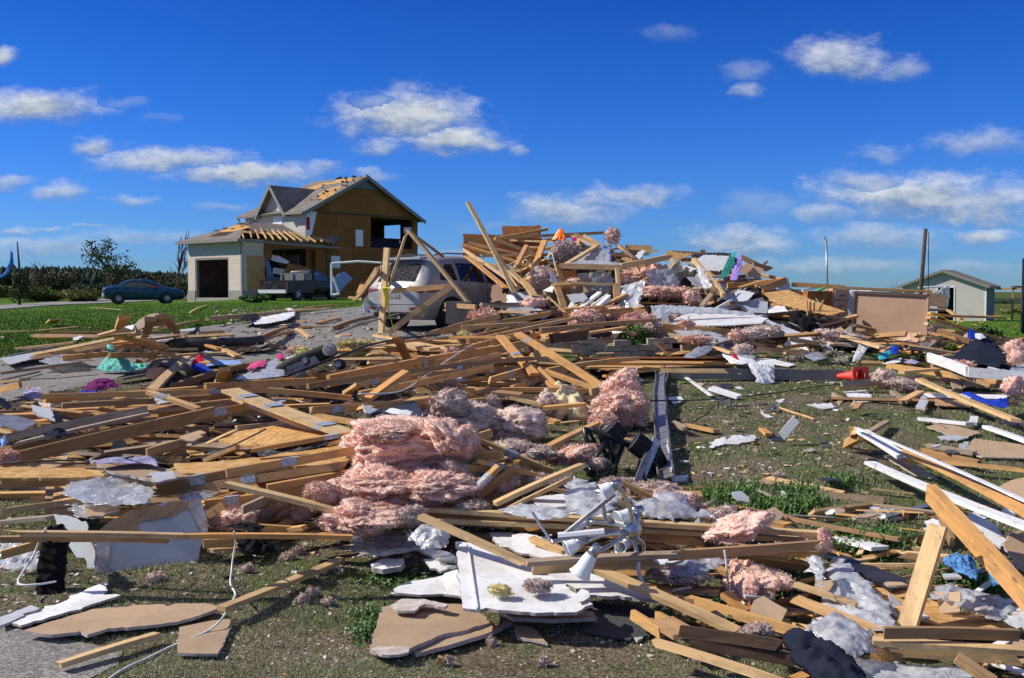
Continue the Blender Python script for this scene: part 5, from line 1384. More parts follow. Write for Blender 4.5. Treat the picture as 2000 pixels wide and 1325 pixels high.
# the heap of the collapsed house: main timbers
boards('''912 392 @22.6 1005 574 @21.2 fp1
960 468 @24.5 1070 448 @25.5 eo
905 470 @24.4 1180 455 @25.5 eo
902 478 @24.2 1060 530 @23.5 qo
905 488 @24 1000 552 @22.5 ep
908 498 @23.7 990 565 @22 qo
915 474 @24.3 1100 520 @24 ep
930 482 @24.2 1060 505 @24 fo
940 500 @23.8 1080 498 @24 ep
925 512 @23.4 1020 530 @23 ep
960 466 @23.4 1050 498 @23.5 ep
960 480 @22.6 1012 560 @22 fp
985 520 @22.4 1042 570 @21.6 Fp
1006 525 @22.6 1030 478 @22.8 Fb
1040 535 @22.6 1064 470 @23.2 Fo
1088 552 @21.6 1212 556 @21.4 Fp
1086 556 @21.6 1104 610 @21.2 Fp
1203 554 @21.4 1206 592 @21.2 Fp
1090 520 @22 1216 524 @21.8 Dp
1088 517 @22 1116 606 @21.6 Fo
1212 520 @21.8 1308 502 @23 Dp
1205 522 @21.8 1209 585 @21.4 Dp
1214 568 @21.6 1270 542 @22.4 fo
1100 520 @22.3 1170 478 @23.2 Fp
1118 462 @24.4 1175 484 @23.4 fp
1140 460 @24.2 1178 482 @23.8 ep
1082 470 @24.6 1096 448 @24.8 Fp
1120 466 @24.6 1150 490 @24 Fb
1060 470 @24.8 1124 460 @24.8 ep
1124 458 @24.8 1172 480 @24.4 Fb
1190 465 @24.4 1226 500 @23.6 tm
1210 480 @24 1240 508 @23.6 Fp
1222 485 @24.4 1290 492 @24 qo
1355 508 @22.4 1414 578 @21 Dp
1356 506 @22.6 1400 570 @21.2 Fp
1240 512 @23.4 1310 500 @23.6 Fb
1305 492 @24.6 1430 500 @24.4 Fb
1372 488 @25 1373 500 @25 Dp
1420 558 @22.6 1520 550 @22.8 Do
1470 560 @22.4 1510 548 @22.8 Fo
1485 566 @22.2 1535 548 @22.8 Vo
1440 564 @22.2 1500 548 @22.8 fo
1486 575 @22 1590 572 @22.4 Fo
1545 556 @22.8 1650 562 @22.6 Eo
1600 560 @22.8 1820 570 @22.4 qo
1590 572 @22.4 1660 566 @22.4 Wg
1565 600 @21.6 1580 570 @22.2 fg
1170 600 @21 1225 575 @21.2 Fo
1160 618 @20.4 1260 600 @20.8 Fo
1128 625 @20.4 1190 580 @21 Vw
1122 612 @20.6 1172 572 @21.2 qw
1140 622 @20.2 1190 578 @20.8 fw
1060 570 @21.6 1110 616 @20.6 sp
1020 545 @21.6 1046 582 @21 Fp
1030 548 @21.4 1035 540 @21.5 fp
1185 600 .3 1290 612 .4 eo
1100 615 .5 1240 605 .6 Eo
1190 630 .4 1260 640 .3 eo
1290 640 .4 1440 652 .3 Vo
1330 680 .15 1530 652 .3 Dg
1370 672 .2 1500 640 .45 Eb
1322 660 .3 1430 690 .2 fp
1300 655 .3 1400 668 .3 Eg
1476 682 .15 1570 690 .1 Eb
1540 678 .1 1600 672 .1 eo
1530 690 .08 1580 692 .05 fp
1540 662 .3 1600 672 .2 ep
1816 615 .6 1960 620 .5 qo1
1812 620 .6 1950 662 .2 Fo
1808 632 .5 1870 640 .4 qp
1812 612 .65 1860 618 .6 Fo
1812 650 .35 1870 662 .3 Fo
1830 645 .4 1895 668 .25 Eb
1820 622 .55 1890 645 .35 eb
1800 662 .3 1870 656 .3 ep
1850 678 .15 1912 664 .25 fp
1700 592 @21.9 1815 600 @21.9 eb
1810 605 @21.9 1850 606 @22 Fg
1850 605 @21.9 1880 625 @21.6 fp
1400 588 @21 1440 566 @21.6 tg
1370 598 @20.8 1404 560 @21.6 fg
1395 604 @20.8 1430 585 @21 tw
690 585 .3 740 528 1.4 Eb
681 581 .15 716 586 .15 Db
700 575 .4 738 540 1.1 Wo
735 560 .4 712 540 1.2 Fb
868 606 .5 1040 610 .5 qb
870 596 .7 930 600 .7 Eb''')
# posts and truss in front of the SUV, joined by plates: one broken truss
tA = empty('broken_truss', surf(760, 654, .03), 'broken A-shaped roof truss standing before the silver SUV, tied with yellow tape', 'truss')
def tb(a, b, s='f', tone='p', pl=0, name='truss_chord'):
    o = board(atd(*a), atd(*b), s, tone, parent=tA, plates=pl, name=name); mw = o.matrix_world.copy(); o.matrix_local = Matrix.Translation(tA.location).inverted()@mw; return o
tb((756, 484, 22.2), (744, 655, 22.0), (.14, .06)); tb((796, 449, 22.3), (758, 566, 22.2), (.12, .05)); tb((795, 447, 22.25), (931, 612, 21.6), (.13, .06), pl=0)
tb((757, 569, 22.15), (883, 559, 21.9), (.05, .11)); tb((886, 556, 21.8), (752, 656, 21.9), (.05, .12)); tb((797, 451, 22.5), (866, 502, 23.5), 'f', 'b')
for (x, y, d) in ((796, 450, 22.22), (880, 558, 21.82)):
    c = atd(x, y, d); MB().box(c-tA.location, (.16, .03, .12)).build('nail_plate', 'metal_plate', tA)
P = [atd(x, y, 21.85) for x, y in ((752, 563), (756, 580), (758, 600), (763, 622), (768, 640), (774, 655))]
V = []; F = []
for i, p in enumerate(P):
    a = i*.8; dv = Vector((cos(a)*.035+.02, sin(a)*.03, .01)); V += [p-dv, p+dv]
    if i: F.append((2*i-2, 2*i-1, 2*i+1, 2*i))
tape = world_mesh('caution_tape', V, F, 'tape_yellow'); tag(tape, 'yellow caution tape with black lettering hanging from the broken truss', 'tape')
for i in range(5):
    tc = bpy.data.curves.new('lettering', 'FONT'); tc.body = 'CAUTION'; tc.size = .05; tc.align_x = 'CENTER'; tc.align_y = 'CENTER'; tc.extrude = .001
    t0_ = bpy.data.objects.new('lettering', tc); COL.objects.link(t0_); tm_ = bpy.data.meshes.new_from_object(t0_.evaluated_get(bpy.context.evaluated_depsgraph_get())); bpy.data.objects.remove(t0_); to = link('lettering', tm_, 'ink_black'); m_ = (P[i]+P[i+1])/2; to.parent = tape
    d_ = (P[i]-P[i+1]).normalized(); to.matrix_world = Matrix.Translation(m_+Vector((0, -.045, 0))-tape.location)@frame(d_, Vector((0, -1, 0))).to_4x4()@Matrix.Rotation(0, 4, 'X')
wrapb = MB(); wrapb.tube([atd(748, 566, 22.06), atd(762, 565, 22.06)], .05, 6); wrapb.build('tape_knot', 'tape_yellow', tape); tape.children[-1].location -= tape.location

# ---------------------------------------------------------------- sheets traced from the photograph
W_, T_, O_ = 'drywall_white', 'drywall_tan', 'osb'
def S_(pts, top=W_, **k):
    if top == T_: k.setdefault('adj', 'tan-faced')
    if top == 'drywall_grey': k.setdefault('adj', 'grey painted'); k.setdefault('bottom', T_)
    if top in (O_, 'osb_red', 'plywood'):
        k.setdefault('adj', 'flaky' if top == O_ else 'reddish' if top == 'osb_red' else 'smooth'); k.setdefault('noun', 'OSB sheet' if top != 'plywood' else 'plywood sheet'); k.setdefault('cat', 'board sheet'); k.setdefault('edge', top); k.setdefault('name', 'osb_sheet' if top != 'plywood' else 'plywood_sheet'); k.setdefault('jag', .008)
    if top == 'tarpaper': k.setdefault('adj', 'black'); k.setdefault('noun', 'tar paper piece'); k.setdefault('cat', 'tar paper'); k.setdefault('edge', top); k.setdefault('name', 'tar_paper'); k.setdefault('t', .006)
    return sheet(pts, top, **k)
S_([(45, 1232), (180, 1190), (260, 1182), (400, 1178), (428, 1184), (412, 1194), (345, 1215), (250, 1226), (100, 1240)], T_, h=.05, label='long tan-faced drywall sheet lying in the grass at bottom left', jag=.012, t=.016)
S_([(350, 1225), (400, 1215), (443, 1209), (457, 1213), (425, 1277), (382, 1277), (346, 1275)], T_, h=.03, label='tan drywall scrap with torn left corner under the white cord', jag=.004)
S_([(22, 1217), (70, 1196), (120, 1177), (170, 1150), (208, 1137), (203, 1162), (236, 1162), (180, 1180), (110, 1202), (40, 1222)], W_, h=.03, label='jagged white drywall shard pointing left at bottom left', jag=.01)
S_([(0, 1205), (60, 1182), (78, 1188), (20, 1215), (0, 1222)], 'drywall_grey', h=.04)
bd = surf(188, 1124, 0).y; be = surf(388, 1098, 0).y
S_([(188, 1124), (183, 1100), (190, 1040), (215, 1018), (250, 1000), (330, 980), (392, 975), (405, 1015), (406, 1035), (392, 1068), (388, 1098), (300, 1112), (240, 1122)], 'drywall_grey', plane=[(188, 1124, 'd', bd), (388, 1098, 'd', be), (330, 980, 'd', be+.12)], jag=.008, t=.016,
   label='standing grey drywall slab with torn brown top edge behind the lower beam')
sheet([(192, 1038), (215, 1018), (250, 1000), (330, 981), (390, 976), (372, 992), (330, 1010), (300, 1014), (265, 1022), (275, 1042), (235, 1040)], 'wood_brown', plane=[(188, 1124, 'd', bd-.02), (388, 1098, 'd', be-.02), (330, 980, 'd', be+.1)], jag=.008, t=.004, edge='torn_paper', name='torn_paper', adj='torn brown', noun='paper layer', where='along the top of the standing drywall')
sheet([(370, 980), (392, 974), (404, 1010), (407, 1036), (396, 1040), (385, 1020)], 'torn_paper', plane=[(188, 1124, 'd', bd-.035), (388, 1098, 'd', be-.035), (330, 980, 'd', be+.085)], jag=.01, t=.012, name='torn_paper', adj='crumbling pale', noun='gypsum flap', where='at the right end of the standing drywall', bend=.05)
sheet([(185, 1118), (190, 1095), (205, 1070), (225, 1055), (212, 1095), (205, 1120)], 'torn_paper', plane=[(188, 1124, 'd', bd-.035), (388, 1098, 'd', be-.035), (330, 980, 'd', be+.085)], jag=.01, t=.012, name='torn_paper', adj='crumbling pale', noun='gypsum flap', where='at the lower left of the standing drywall', bend=.05)
S_([(104, 1004), (135, 1008), (168, 1018), (178, 1060), (192, 1095), (185, 1124), (172, 1118), (140, 1075)], 'drywall_grey', plane=[(104, 1004, 'd', 6.6), (168, 1018, 'd', 6.5), (185, 1124, 'd', 6.15)], label='white drywall strip leaning left of the standing grey slab')
S_([(170, 1010), (230, 1000), (235, 985), (165, 990)], T_, h=.3)
S_([(176, 898), (260, 902), (340, 918), (375, 930), (300, 938), (215, 922)], T_, h=.42, label='tan drywall sheet lying across the OSB strip at left', t=.015)
S_([(292, 924), (335, 920), (345, 934), (302, 942)], 'drywall_grey', h=.46, adj='small grey-blue')
S_([(0, 912), (95, 913), (200, 918), (205, 930), (120, 934), (0, 934)], O_, h=.38, label='long OSB strip running off the left edge', t=.02)
S_([(340, 905), (420, 902), (520, 892), (620, 872), (680, 868), (676, 905), (560, 912), (450, 925), (345, 925)], O_, h=.42, label='long OSB strip with fastener lines left of the big insulation batt', t=.02)
S_([(498, 932), (560, 925), (660, 905), (676, 918), (670, 930), (600, 940), (505, 950)], O_, h=.30, t=.02)
S_([(430, 860), (470, 842), (560, 828), (625, 845), (640, 852), (600, 862), (540, 872), (470, 870)], O_, h=.38, label='OSB sheet with curled black tar paper left of the insulation', t=.02)
patch([(498, 868), (535, 876), (580, 866), (640, 848), (660, 858), (650, 866), (600, 880), (540, 892), (505, 890)], 'tarpaper', h=.36, amp=.06, label='curled black tar paper under the OSB sheet left of the insulation', name='tar_paper', cat='tar paper')
patch([(555, 905), (590, 902), (598, 896), (578, 889), (565, 896)], 'drywall_white', h=.46, amp=.02, n=6, label='small white paper scrap on the OSB strip', name='paper_scrap', cat='paper')
S_([(352, 850), (390, 840), (403, 845), (378, 862), (350, 857)], T_, h=.38)
S_([(808, 775), (818, 752), (838, 750), (846, 762), (832, 790), (812, 795)], 'plywood', plane=[(808, 775, 'd', 13.0), (846, 762, 'd', 13.2), (820, 795, 'd', 12.9)], label='pale hexagonal wood offcut above the dusty insulation', t=.02)
S_([(715, 812), (755, 798), (810, 780), (822, 800), (838, 820), (800, 826), (760, 825)], 'tarpaper', h=.4, label='black tar paper flap under the white paper left of the dusty insulation')
S_([(752, 803), (765, 797), (806, 804), (798, 813), (765, 808)], W_, h=.46, adj='clean white', t=.004)
S_([(708, 790), (740, 800), (722, 808), (714, 806)], 'drywall_grey', h=.44)
for q in ([(300, 775), (330, 770), (342, 782), (310, 790)], [(60, 790), (100, 800), (108, 822), (70, 810)], [(515, 780), (560, 778), (552, 790), (520, 794)]): S_(q, 'drywall_grey', h=.3)
S_([(74, 785), (90, 782), (110, 795), (113, 822), (92, 818), (86, 800)], 'torn_paper', plane=[(74, 785, 'd', 11.9), (110, 795, 'd', 11.7), (92, 820, 'd', 11.6)], label='bent pale card standing among planks at far left')
S_([(0, 808), (38, 812), (72, 826), (45, 842), (0, 832)], 'metal_grey', h=.25, label='ribbed grey metal panel at the far left edge', name='ribbed_metal_sheet', cat='metal sheet', edge='metal_grey')
S_([(560, 775), (610, 780), (598, 800), (570, 798)], 'plywood', plane=[(560, 775, 'd', 12.5), (610, 780, 'd', 12.5), (570, 800, 'd', 12.3)])
S_([(0, 700), (60, 690), (118, 694), (60, 702), (20, 712)], 'drywall_grey', h=.12); S_([(40, 700), (58, 690), (56, 705), (42, 710)], 'drywall_grey', plane=[(40, 700, 'd', 17.6), (58, 690, 'd', 17.8), (42, 710, 'd', 17.5)])
S_([(282, 660), (330, 655), (345, 661), (300, 668)], W_, h=.2); S_([(330, 664), (372, 656), (370, 662), (340, 668)], 'drywall_grey', h=.05); S_([(352, 644), (383, 640), (378, 646), (352, 648)], 'drywall_grey', h=.03)
S_([(372, 690), (420, 685), (415, 692), (380, 697)], 'drywall_grey', h=.02); S_([(240, 640), (262, 634), (258, 646)], W_, h=.7)
# centre foreground
S_([(745, 1186), (775, 1178), (800, 1180), (900, 1180), (950, 1205), (962, 1216), (905, 1232), (860, 1240), (800, 1268), (740, 1276), (722, 1268)], T_, h=.05, label='large brown drywall panel lying in the grass at bottom centre', t=.02, jag=.008)
S_([(800, 1270), (860, 1244), (935, 1232), (990, 1212), (1002, 1216), (950, 1238), (870, 1262), (812, 1276)], T_, h=.035, t=.02, label='curved brown drywall piece peeled along the front of the brown panel', jag=.006)
S_([(722, 1269), (740, 1262), (800, 1262), (798, 1274), (745, 1278), (735, 1273)], 'torn_paper', h=.055, jag=.006, label='torn grey gypsum edge on the lower left of the brown panel')
S_([(762, 1180), (785, 1168), (830, 1170), (875, 1182), (870, 1188), (830, 1181), (810, 1194), (775, 1192)], 'torn_paper', h=.09, jag=.01, bend=.05, label='crumpled torn gypsum strip at the top of the brown panel')
S_([(890, 1058), (912, 1060), (1010, 1092), (1055, 1110), (1078, 1126), (1130, 1162), (1158, 1180), (1125, 1196), (1060, 1197), (985, 1192), (904, 1188)], W_, h=.17, label='big white drywall panel with folded seam under the chandelier', t=.016, jag=.007)
S_([(911, 1062), (914, 1062), (934, 1187), (930, 1187)], 'trim_white', h=.187, jag=0, t=.006, adj='raised white', noun='seam tape', where='on the big white drywall panel', edge='trim_white', name='seam_tape')
S_([(903, 1190), (914, 1190), (916, 1215), (911, 1242), (902, 1238)], W_, plane=[(903, 1190, 'd', 5.62), (914, 1190, 'd', 5.6), (906, 1240, 'd', 5.5)], label='narrow broken white strip hanging from the big white panel')
S_([(915, 1191), (960, 1196), (1000, 1198), (960, 1210), (930, 1238), (914, 1240)], T_, plane=[(915, 1191, 'd', 5.68), (1000, 1198, 'd', 5.66), (914, 1240, 'd', 5.5)], bend=.06, label='torn brown paper tongue under the big white panel')
S_([(975, 1196), (1040, 1198), (1100, 1193), (1160, 1196), (1166, 1206), (1080, 1210), (1000, 1206)], T_, h=.07, label='thin strip of drywall below the right of the big white panel', jag=.006, t=.02)
S_([(1005, 1222), (1035, 1224), (1050, 1232), (1070, 1257), (1040, 1250), (1010, 1245)], T_, h=.025, label='small triangular brown drywall scrap right of the brown panel', jag=.004)
S_([(768, 1151), (800, 1136), (850, 1128), (885, 1118), (880, 1128), (868, 1140), (874, 1160), (820, 1162), (775, 1158)], W_, h=.06, label='white drywall wedge pointing left of the big white panel', jag=.003)
S_([(868, 1120), (895, 1112), (902, 1165), (880, 1162), (866, 1142)], W_, h=.08)
S_([(812, 1072), (840, 1070), (880, 1080), (894, 1090), (892, 1098), (850, 1090)], W_, h=.10); S_([(826, 1093), (860, 1090), (892, 1104), (892, 1112), (840, 1110)], W_, h=.08)
S_([(724, 1103), (745, 1092), (772, 1092), (788, 1090), (790, 1098), (760, 1110), (728, 1110)], W_, h=.07, label='small ragged white drywall chunk on the grass below the plastic', jag=.01, t=.03)
S_([(1060, 1120), (1090, 1118), (1130, 1108), (1200, 1125), (1240, 1146), (1292, 1163), (1285, 1172), (1220, 1166), (1150, 1162), (1110, 1142)], W_, h=.13, label='tapering white drywall sheet pointing right below the chandelier', jag=.01, t=.018)
S_([(1125, 1160), (1136, 1150), (1150, 1155), (1152, 1166), (1140, 1174), (1130, 1176)], W_, h=.18, t=.004, jag=.002)
S_([(1000, 1045), (1020, 1040), (1075, 1052), (1110, 1075), (1120, 1086), (1060, 1090), (1010, 1078), (1000, 1060)], W_, h=.14); S_([(955, 1042), (1000, 1040), (1030, 1062), (1010, 1075), (968, 1060)], W_, h=.12)
S_([(1040, 972), (1100, 965), (1180, 975), (1215, 990), (1180, 1000), (1100, 1002), (1050, 1000)], W_, h=.25, adj='bright white'); S_([(1225, 1095), (1300, 1088), (1340, 1092), (1300, 1102), (1240, 1110)], W_, h=.16)
S_([(1110, 1190), (1150, 1180), (1240, 1180), (1320, 1205), (1330, 1230), (1270, 1240), (1230, 1250), (1150, 1236), (1118, 1220)], 'shingle_grey', h=.02, label='dark grey roofing felt lying on grass below the tapering drywall', name='roofing_felt', cat='roofing felt', edge='shingle_grey', bottom='shingle_grey', jag=.004, t=.008)
S_([(1230, 1240), (1253, 1240), (1256, 1246), (1245, 1251)], 'drywall_grey', h=.02)
sheet([(1608, 1086), (1640, 1082), (1765, 1128), (1775, 1140), (1740, 1150), (1680, 1118)], 'tarpaper', h=.08, name='dark_board', adj='dark grey', noun='shingled board', cat='board sheet', edge='tarpaper', bottom='osb', label='dark grey shingle strip running under the broad pale plank', t=.02)
S_([(1688, 1135), (1752, 1144), (1830, 1176), (1990, 1226), (1960, 1240), (1881, 1232), (1800, 1215), (1730, 1178)], O_, h=.05, label='OSB sheet under the plastic left and right of the broad pale plank', t=.02)
S_([(1951, 951), (1975, 938), (2040, 925), (2040, 985), (1990, 975)], T_, h=.1); S_([(1961, 1067), (1974, 1038), (2040, 1060), (2040, 1135), (1995, 1110)], T_, h=.15, label='tan drywall panel cut by the right picture edge')
S_([(1884, 1008), (1906, 999), (1945, 1028), (1967, 1056), (1954, 1070), (1920, 1045)], W_, h=.1, label='clean white drywall piece between the orange beam and tan panel')
S_([(1805, 1018), (1822, 1012), (1838, 1018), (1842, 1040), (1820, 1045)], W_, h=.12, bend=.04)
S_([(1887, 881), (1898, 860), (1905, 857), (2030, 872), (2030, 896), (1918, 893)], T_, h=.04, label='broad tan drywall sheet on the lawn at the right edge', jag=.004)
S_([(1810, 833), (1838, 826), (1880, 835), (1914, 844), (1891, 853), (1855, 850)], T_, h=.04, label='pointed tan drywall piece on the lawn beneath the OSB sheet')
S_([(1832, 852), (1880, 848), (1892, 855), (1870, 860), (1840, 858)], 'drywall_grey', h=.03); S_([(1873, 868), (1893, 862), (1890, 880), (1876, 882)], 'drywall_grey', h=.03)
S_([(1724, 889), (1755, 891), (1808, 919), (1830, 935), (1790, 928), (1760, 912)], T_, h=.04, label='long torn tan drywall sliver between the white trims')
S_([(1802, 768), (1812, 765), (1882, 776), (1897, 795), (1832, 792)], 'plywood', h=.05, label='flat plywood sheet lying on the lawn under the long pale plank')
S_([(1788, 797), (1802, 770), (1814, 782), (1806, 800)], 'drywall_grey', h=.08, label='grey-white oblong panel standing at an angle left of the lawn plywood')
for q in ([(1648, 765), (1690, 762), (1702, 775), (1702, 784), (1668, 786)], [(1385, 875), (1398, 858), (1420, 852), (1415, 868)], [(1412, 866), (1430, 850), (1475, 850), (1476, 860), (1436, 868)], [(1304, 776), (1330, 774), (1336, 782), (1316, 790)],
          [(1576, 790), (1625, 788), (1628, 797), (1610, 799)], [(1598, 738), (1612, 736), (1628, 748)], [(1310, 932), (1345, 926), (1344, 938), (1310, 942)], [(1515, 782), (1533, 779), (1526, 786)], [(1485, 800), (1502, 816), (1494, 815)],
          [(1330, 1010), (1360, 1010), (1350, 1018)], [(1695, 990), (1735, 988), (1740, 1000), (1712, 1012), (1700, 1006)], [(1726, 998), (1760, 1000), (1765, 1012), (1738, 1016)]):
    S_(q, W_, h=.02, jag=.012, seg=.04)
S_([(1400, 768), (1425, 770), (1428, 790), (1400, 788)], 'shingle_grey', h=.015, adj='dark', noun='shingle scrap', cat='shingle', edge='shingle_grey', bottom='shingle_grey', name='shingle'); S_([(1405, 750), (1428, 750), (1430, 757), (1410, 758)], 'tarpaper', h=.015)
S_([(1595, 850), (1612, 860), (1622, 874), (1606, 872)], 'shingle_grey', h=.015, adj='dark', noun='shingle scrap', cat='shingle', edge='shingle_grey', bottom='shingle_grey', name='shingle'); S_([(1820, 810), (1860, 822), (1835, 822)], 'tarpaper', h=.015)
S_([(1503, 850), (1540, 856), (1528, 862), (1508, 860)], 'tarpaper', h=.012); S_([(1625, 765), (1652, 778), (1640, 790)], T_, h=.012)
S_([(1128, 699), (1400, 696), (1428, 706), (1424, 712), (1190, 722), (1140, 716)], O_, h=.05, label='long flaky OSB strip lying on the lawn left of the white towel', t=.02)
S_([(1280, 690), (1345, 680), (1352, 690), (1300, 694)], O_, h=.08)
S_([(1475, 700), (1500, 700), (1555, 712), (1540, 716), (1480, 706)], W_, h=.03)
# sheets on the heap
dH = lambda pts, top, d0, d1=None, **k: S_(pts, top, plane=[(pts[0][0], pts[0][1], 'd', d0), (pts[1][0], pts[1][1], 'd', d0+.05), (pts[3][0], pts[3][1], 'd', d1 or d0-.2)], **k)
dH([(981, 442), (1057, 441), (1055, 466), (980, 470)], 'osb_red', 25.4, label='taller reddish OSB panel standing at the top left of the heap', t=.02)
dH([(905, 457), (979, 459), (978, 498), (905, 500)], 'osb_red', 25.2, label='lower reddish OSB panel standing left on the heap', t=.02)
dH([(979, 463), (1060, 466), (1050, 520), (970, 520)], 'osb_red', 25.0, label='shaded reddish OSB panel behind fanned planks on the heap', t=.02)
dH([(1221, 478), (1274, 480), (1272, 494), (1226, 496)], 'plywood', 24.6, label='pale plywood panel sticking up behind the stud box', t=.02); dH([(1228, 510), (1255, 488), (1262, 490), (1250, 506)], 'drywall_grey', 24)
dH([(1348, 512), (1376, 498), (1424, 500), (1415, 528), (1372, 530)], 'trim_white', 23.6, label='white tub or panel edge jutting out at the heap top', t=.03, edge='trim_white', bottom='trim_white', name='white_panel', cat='panel')
dH([(1350, 498), (1405, 493), (1430, 495), (1410, 503), (1355, 505)], 'tarpaper', 23.9); dH([(1300, 490), (1330, 494), (1355, 496), (1330, 506), (1300, 505)], 'osb', 24.2)
dH([(1450, 498), (1480, 512), (1492, 520), (1465, 515), (1446, 505)], 'plywood', 24.2, label='pale plywood sliver sloping down right of the violet cloth')
dH([(1445, 525), (1458, 514), (1490, 525), (1485, 545), (1462, 540)], 'laminate', 23.4, label='wooden cabinet door tipped among the heap top right'); dH([(1470, 512), (1510, 522), (1498, 530), (1475, 524)], 'wood_dark', 23.6)
dH([(1484, 520), (1498, 509), (1500, 512), (1488, 523)], 'wood_dark', 24)
dH([(1408, 576), (1440, 565), (1474, 572), (1460, 588), (1420, 590)], 'drywall_grey', 21.8, d1=21.0); dH([(1436, 590), (1470, 586), (1500, 590), (1498, 612), (1462, 612)], 'drywall_grey', 21.2, d1=20.9)
dH([(1500, 600), (1530, 596), (1540, 608), (1500, 612)], 'drywall_white', 21.2, d1=20.8); dH([(1520, 540), (1540, 545), (1545, 570), (1520, 566)], 'drywall_grey', 23.4, label='pale blue-grey board standing at the heap edge above the table legs')
S_([(1300, 632), (1340, 612), (1400, 612), (1470, 614), (1500, 622), (1486, 632), (1420, 636), (1360, 636)], W_, plane=[(1300, 632, 'd', 19.7), (1500, 622, 'd', 19.8), (1400, 612, 'd', 20.8)], label='long white ceiling panel sloping across the foot of the heap', t=.02)
S_([(1496, 622), (1520, 634), (1560, 648), (1582, 658), (1540, 658), (1500, 648)], W_, plane=[(1496, 622, 'd', 20.5), (1582, 658, 'd', 19.8), (1500, 648, 'd', 19.6)], label='blue-white panel sliding down right of the long ceiling panel')
S_([(1320, 588), (1365, 583), (1400, 590), (1360, 604), (1325, 602)], T_, h=.02); S_([(1286, 580), (1310, 583), (1300, 590), (1284, 588)], T_, h=.2)
S_([(1492, 572), (1540, 566), (1600, 592), (1650, 608), (1622, 616), (1560, 604), (1510, 590)], O_, plane=[(1492, 572, 'd', 21.8), (1650, 608, 'd', 20.8), (1510, 590, 'd', 21.3)], label='broad OSB sheet sloping above the upturned table legs', t=.02)
S_([(1540, 606), (1575, 600), (1580, 622), (1550, 618)], T_, h=.1); S_([(1590, 578), (1630, 568), (1655, 574), (1600, 592)], 'wood_dark', h=.3)
dH([(1653, 568), (1700, 566), (1705, 576), (1655, 578)], 'trim_white', 23); dH([(1655, 575), (1672, 572), (1664, 615), (1656, 600)], 'drywall_grey', 22.2)
dH([(1216, 590), (1235, 565), (1252, 575), (1240, 592)], 'drywall_grey', 21.2); dH([(1106, 576), (1140, 572), (1150, 585), (1120, 592)], 'drywall_grey', 21.0); dH([(1060, 568), (1075, 560), (1090, 545), (1078, 572)], 'drywall_white', 21.6)
dH([(1075, 530), (1088, 538), (1088, 556), (1076, 550)], 'drywall_white', 21.8)
dH([(1084, 570), (1106, 562), (1110, 600), (1095, 590)], 'osb_red', 21.6); dH([(960, 560), (975, 552), (985, 586), (958, 590)], 'laminate', 21.6); dH([(980, 575), (988, 572), (992, 592), (980, 590)], 'laminate', 21.4)
dH([(1100, 528), (1126, 528), (1128, 576), (1108, 580)], 'osb_red', 22.6, label='dark OSB back panel inside the open stud box')
dH([(1810, 570), (1850, 578), (1848, 600), (1806, 596)], 'plywood', 22.3)
S_([(1850, 735), (1930, 738), (1900, 752), (1860, 748)], 'drywall_grey', h=.1); S_([(1660, 795), (1668, 780), (1672, 790)], T_, h=.05)
S_([(1190, 612), (1250, 600), (1290, 606), (1240, 618)], T_, h=.1); S_([(1000, 572), (1040, 572), (1060, 590), (1010, 590)], 'drywall_grey', h=.1)
S_([(960, 590), (1040, 596), (1060, 606), (980, 606)], 'drywall_grey', h=.2); S_([(1590, 650), (1680, 655), (1700, 670), (1620, 672)], 'insul_dusty', h=.15, adj='pinkish rough', noun='foam board', name='foam_board', cat='foam board', edge='insul_dusty', t=.05, bottom='insul_dusty')
# ---------------------------------------------------------------- insulation
I_ = insulation; IP, ID = 'insul_pink', 'insul_dusty'
I_(782, 874, 215, 110, .35, IP, depth=.8, batt=.7, rz=.12, lump=.22, sub=6, label='largest pink insulation batt, thick and layered, in the centre foreground')
I_(762, 846, 140, 36, .60, IP, depth=.5, lump=.34, label='ragged pink insulation layer on top of the large batt')
I_(862, 852, 80, 58, .52, IP, depth=.45, lump=.36, tilt=32, label='folded pink insulation flap at the right end of the large batt')
I_(900, 865, 60, 80, .4, IP, depth=.3, tilt=20)
I_(735, 950, 150, 62, .35, IP, lump=.45, depth=.5); I_(845, 952, 150, 62, .33, IP, lump=.46, depth=.6, label='crumpled pink insulation mass just below the large batt')
I_(795, 968, 130, 55, .3, IP, lump=.4, depth=.4); I_(625, 963, 60, 46, .35, IP, lump=.3); I_(660, 975, 55, 40, .3, IP)
I_(698, 1015, 145, 68, .24, IP, lump=.4, depth=.45, label='bright pink insulation tangle lying over the plank end at centre'); I_(440, 1010, 88, 62, .12, IP, lump=.4, depth=.35, label='curly pale pink insulation puff right of the standing drywall')
I_(800, 1008, 55, 40, .25, ID, lump=.3); I_(560, 990, 60, 40, .15, IP); I_(520, 1002, 40, 22, .1, ID); I_(880, 925, 50, 45, .3, ID); I_(585, 1005, 40, 40, .1, ID)
I_(875, 792, 75, 60, .25, ID, lump=.4); I_(905, 815, 110, 65, .15, ID, lump=.4, depth=.5, label='grey stringy insulation clump above right of the large batt'); I_(950, 797, 50, 45, .1, ID)
I_(1012, 832, 110, 72, .05, ID, batt=.3, lump=.25, depth=.6, label='rounded dusty pink insulation pillow left below the cream blanket'); I_(955, 820, 60, 40, .05, ID)
I_(1068, 785, 36, 50, .1, ID); I_(1218, 800, 100, 80, .05, IP, batt=.35, lump=.3, depth=.6, sub=6, label='big folded pink insulation batt right of the cream blanket'); I_(1215, 755, 70, 60, .3, IP, batt=.5, tilt=-35, lump=.2, depth=.35)
I_(1180, 825, 50, 35, .08, IP); I_(1000, 885, 130, 42, .12, ID, depth=.5, lump=.35); I_(1120, 890, 90, 34, .12, IP, tilt=-18, lump=.35); I_(985, 945, 75, 60, .12, IP, tilt=-20, lump=.3)
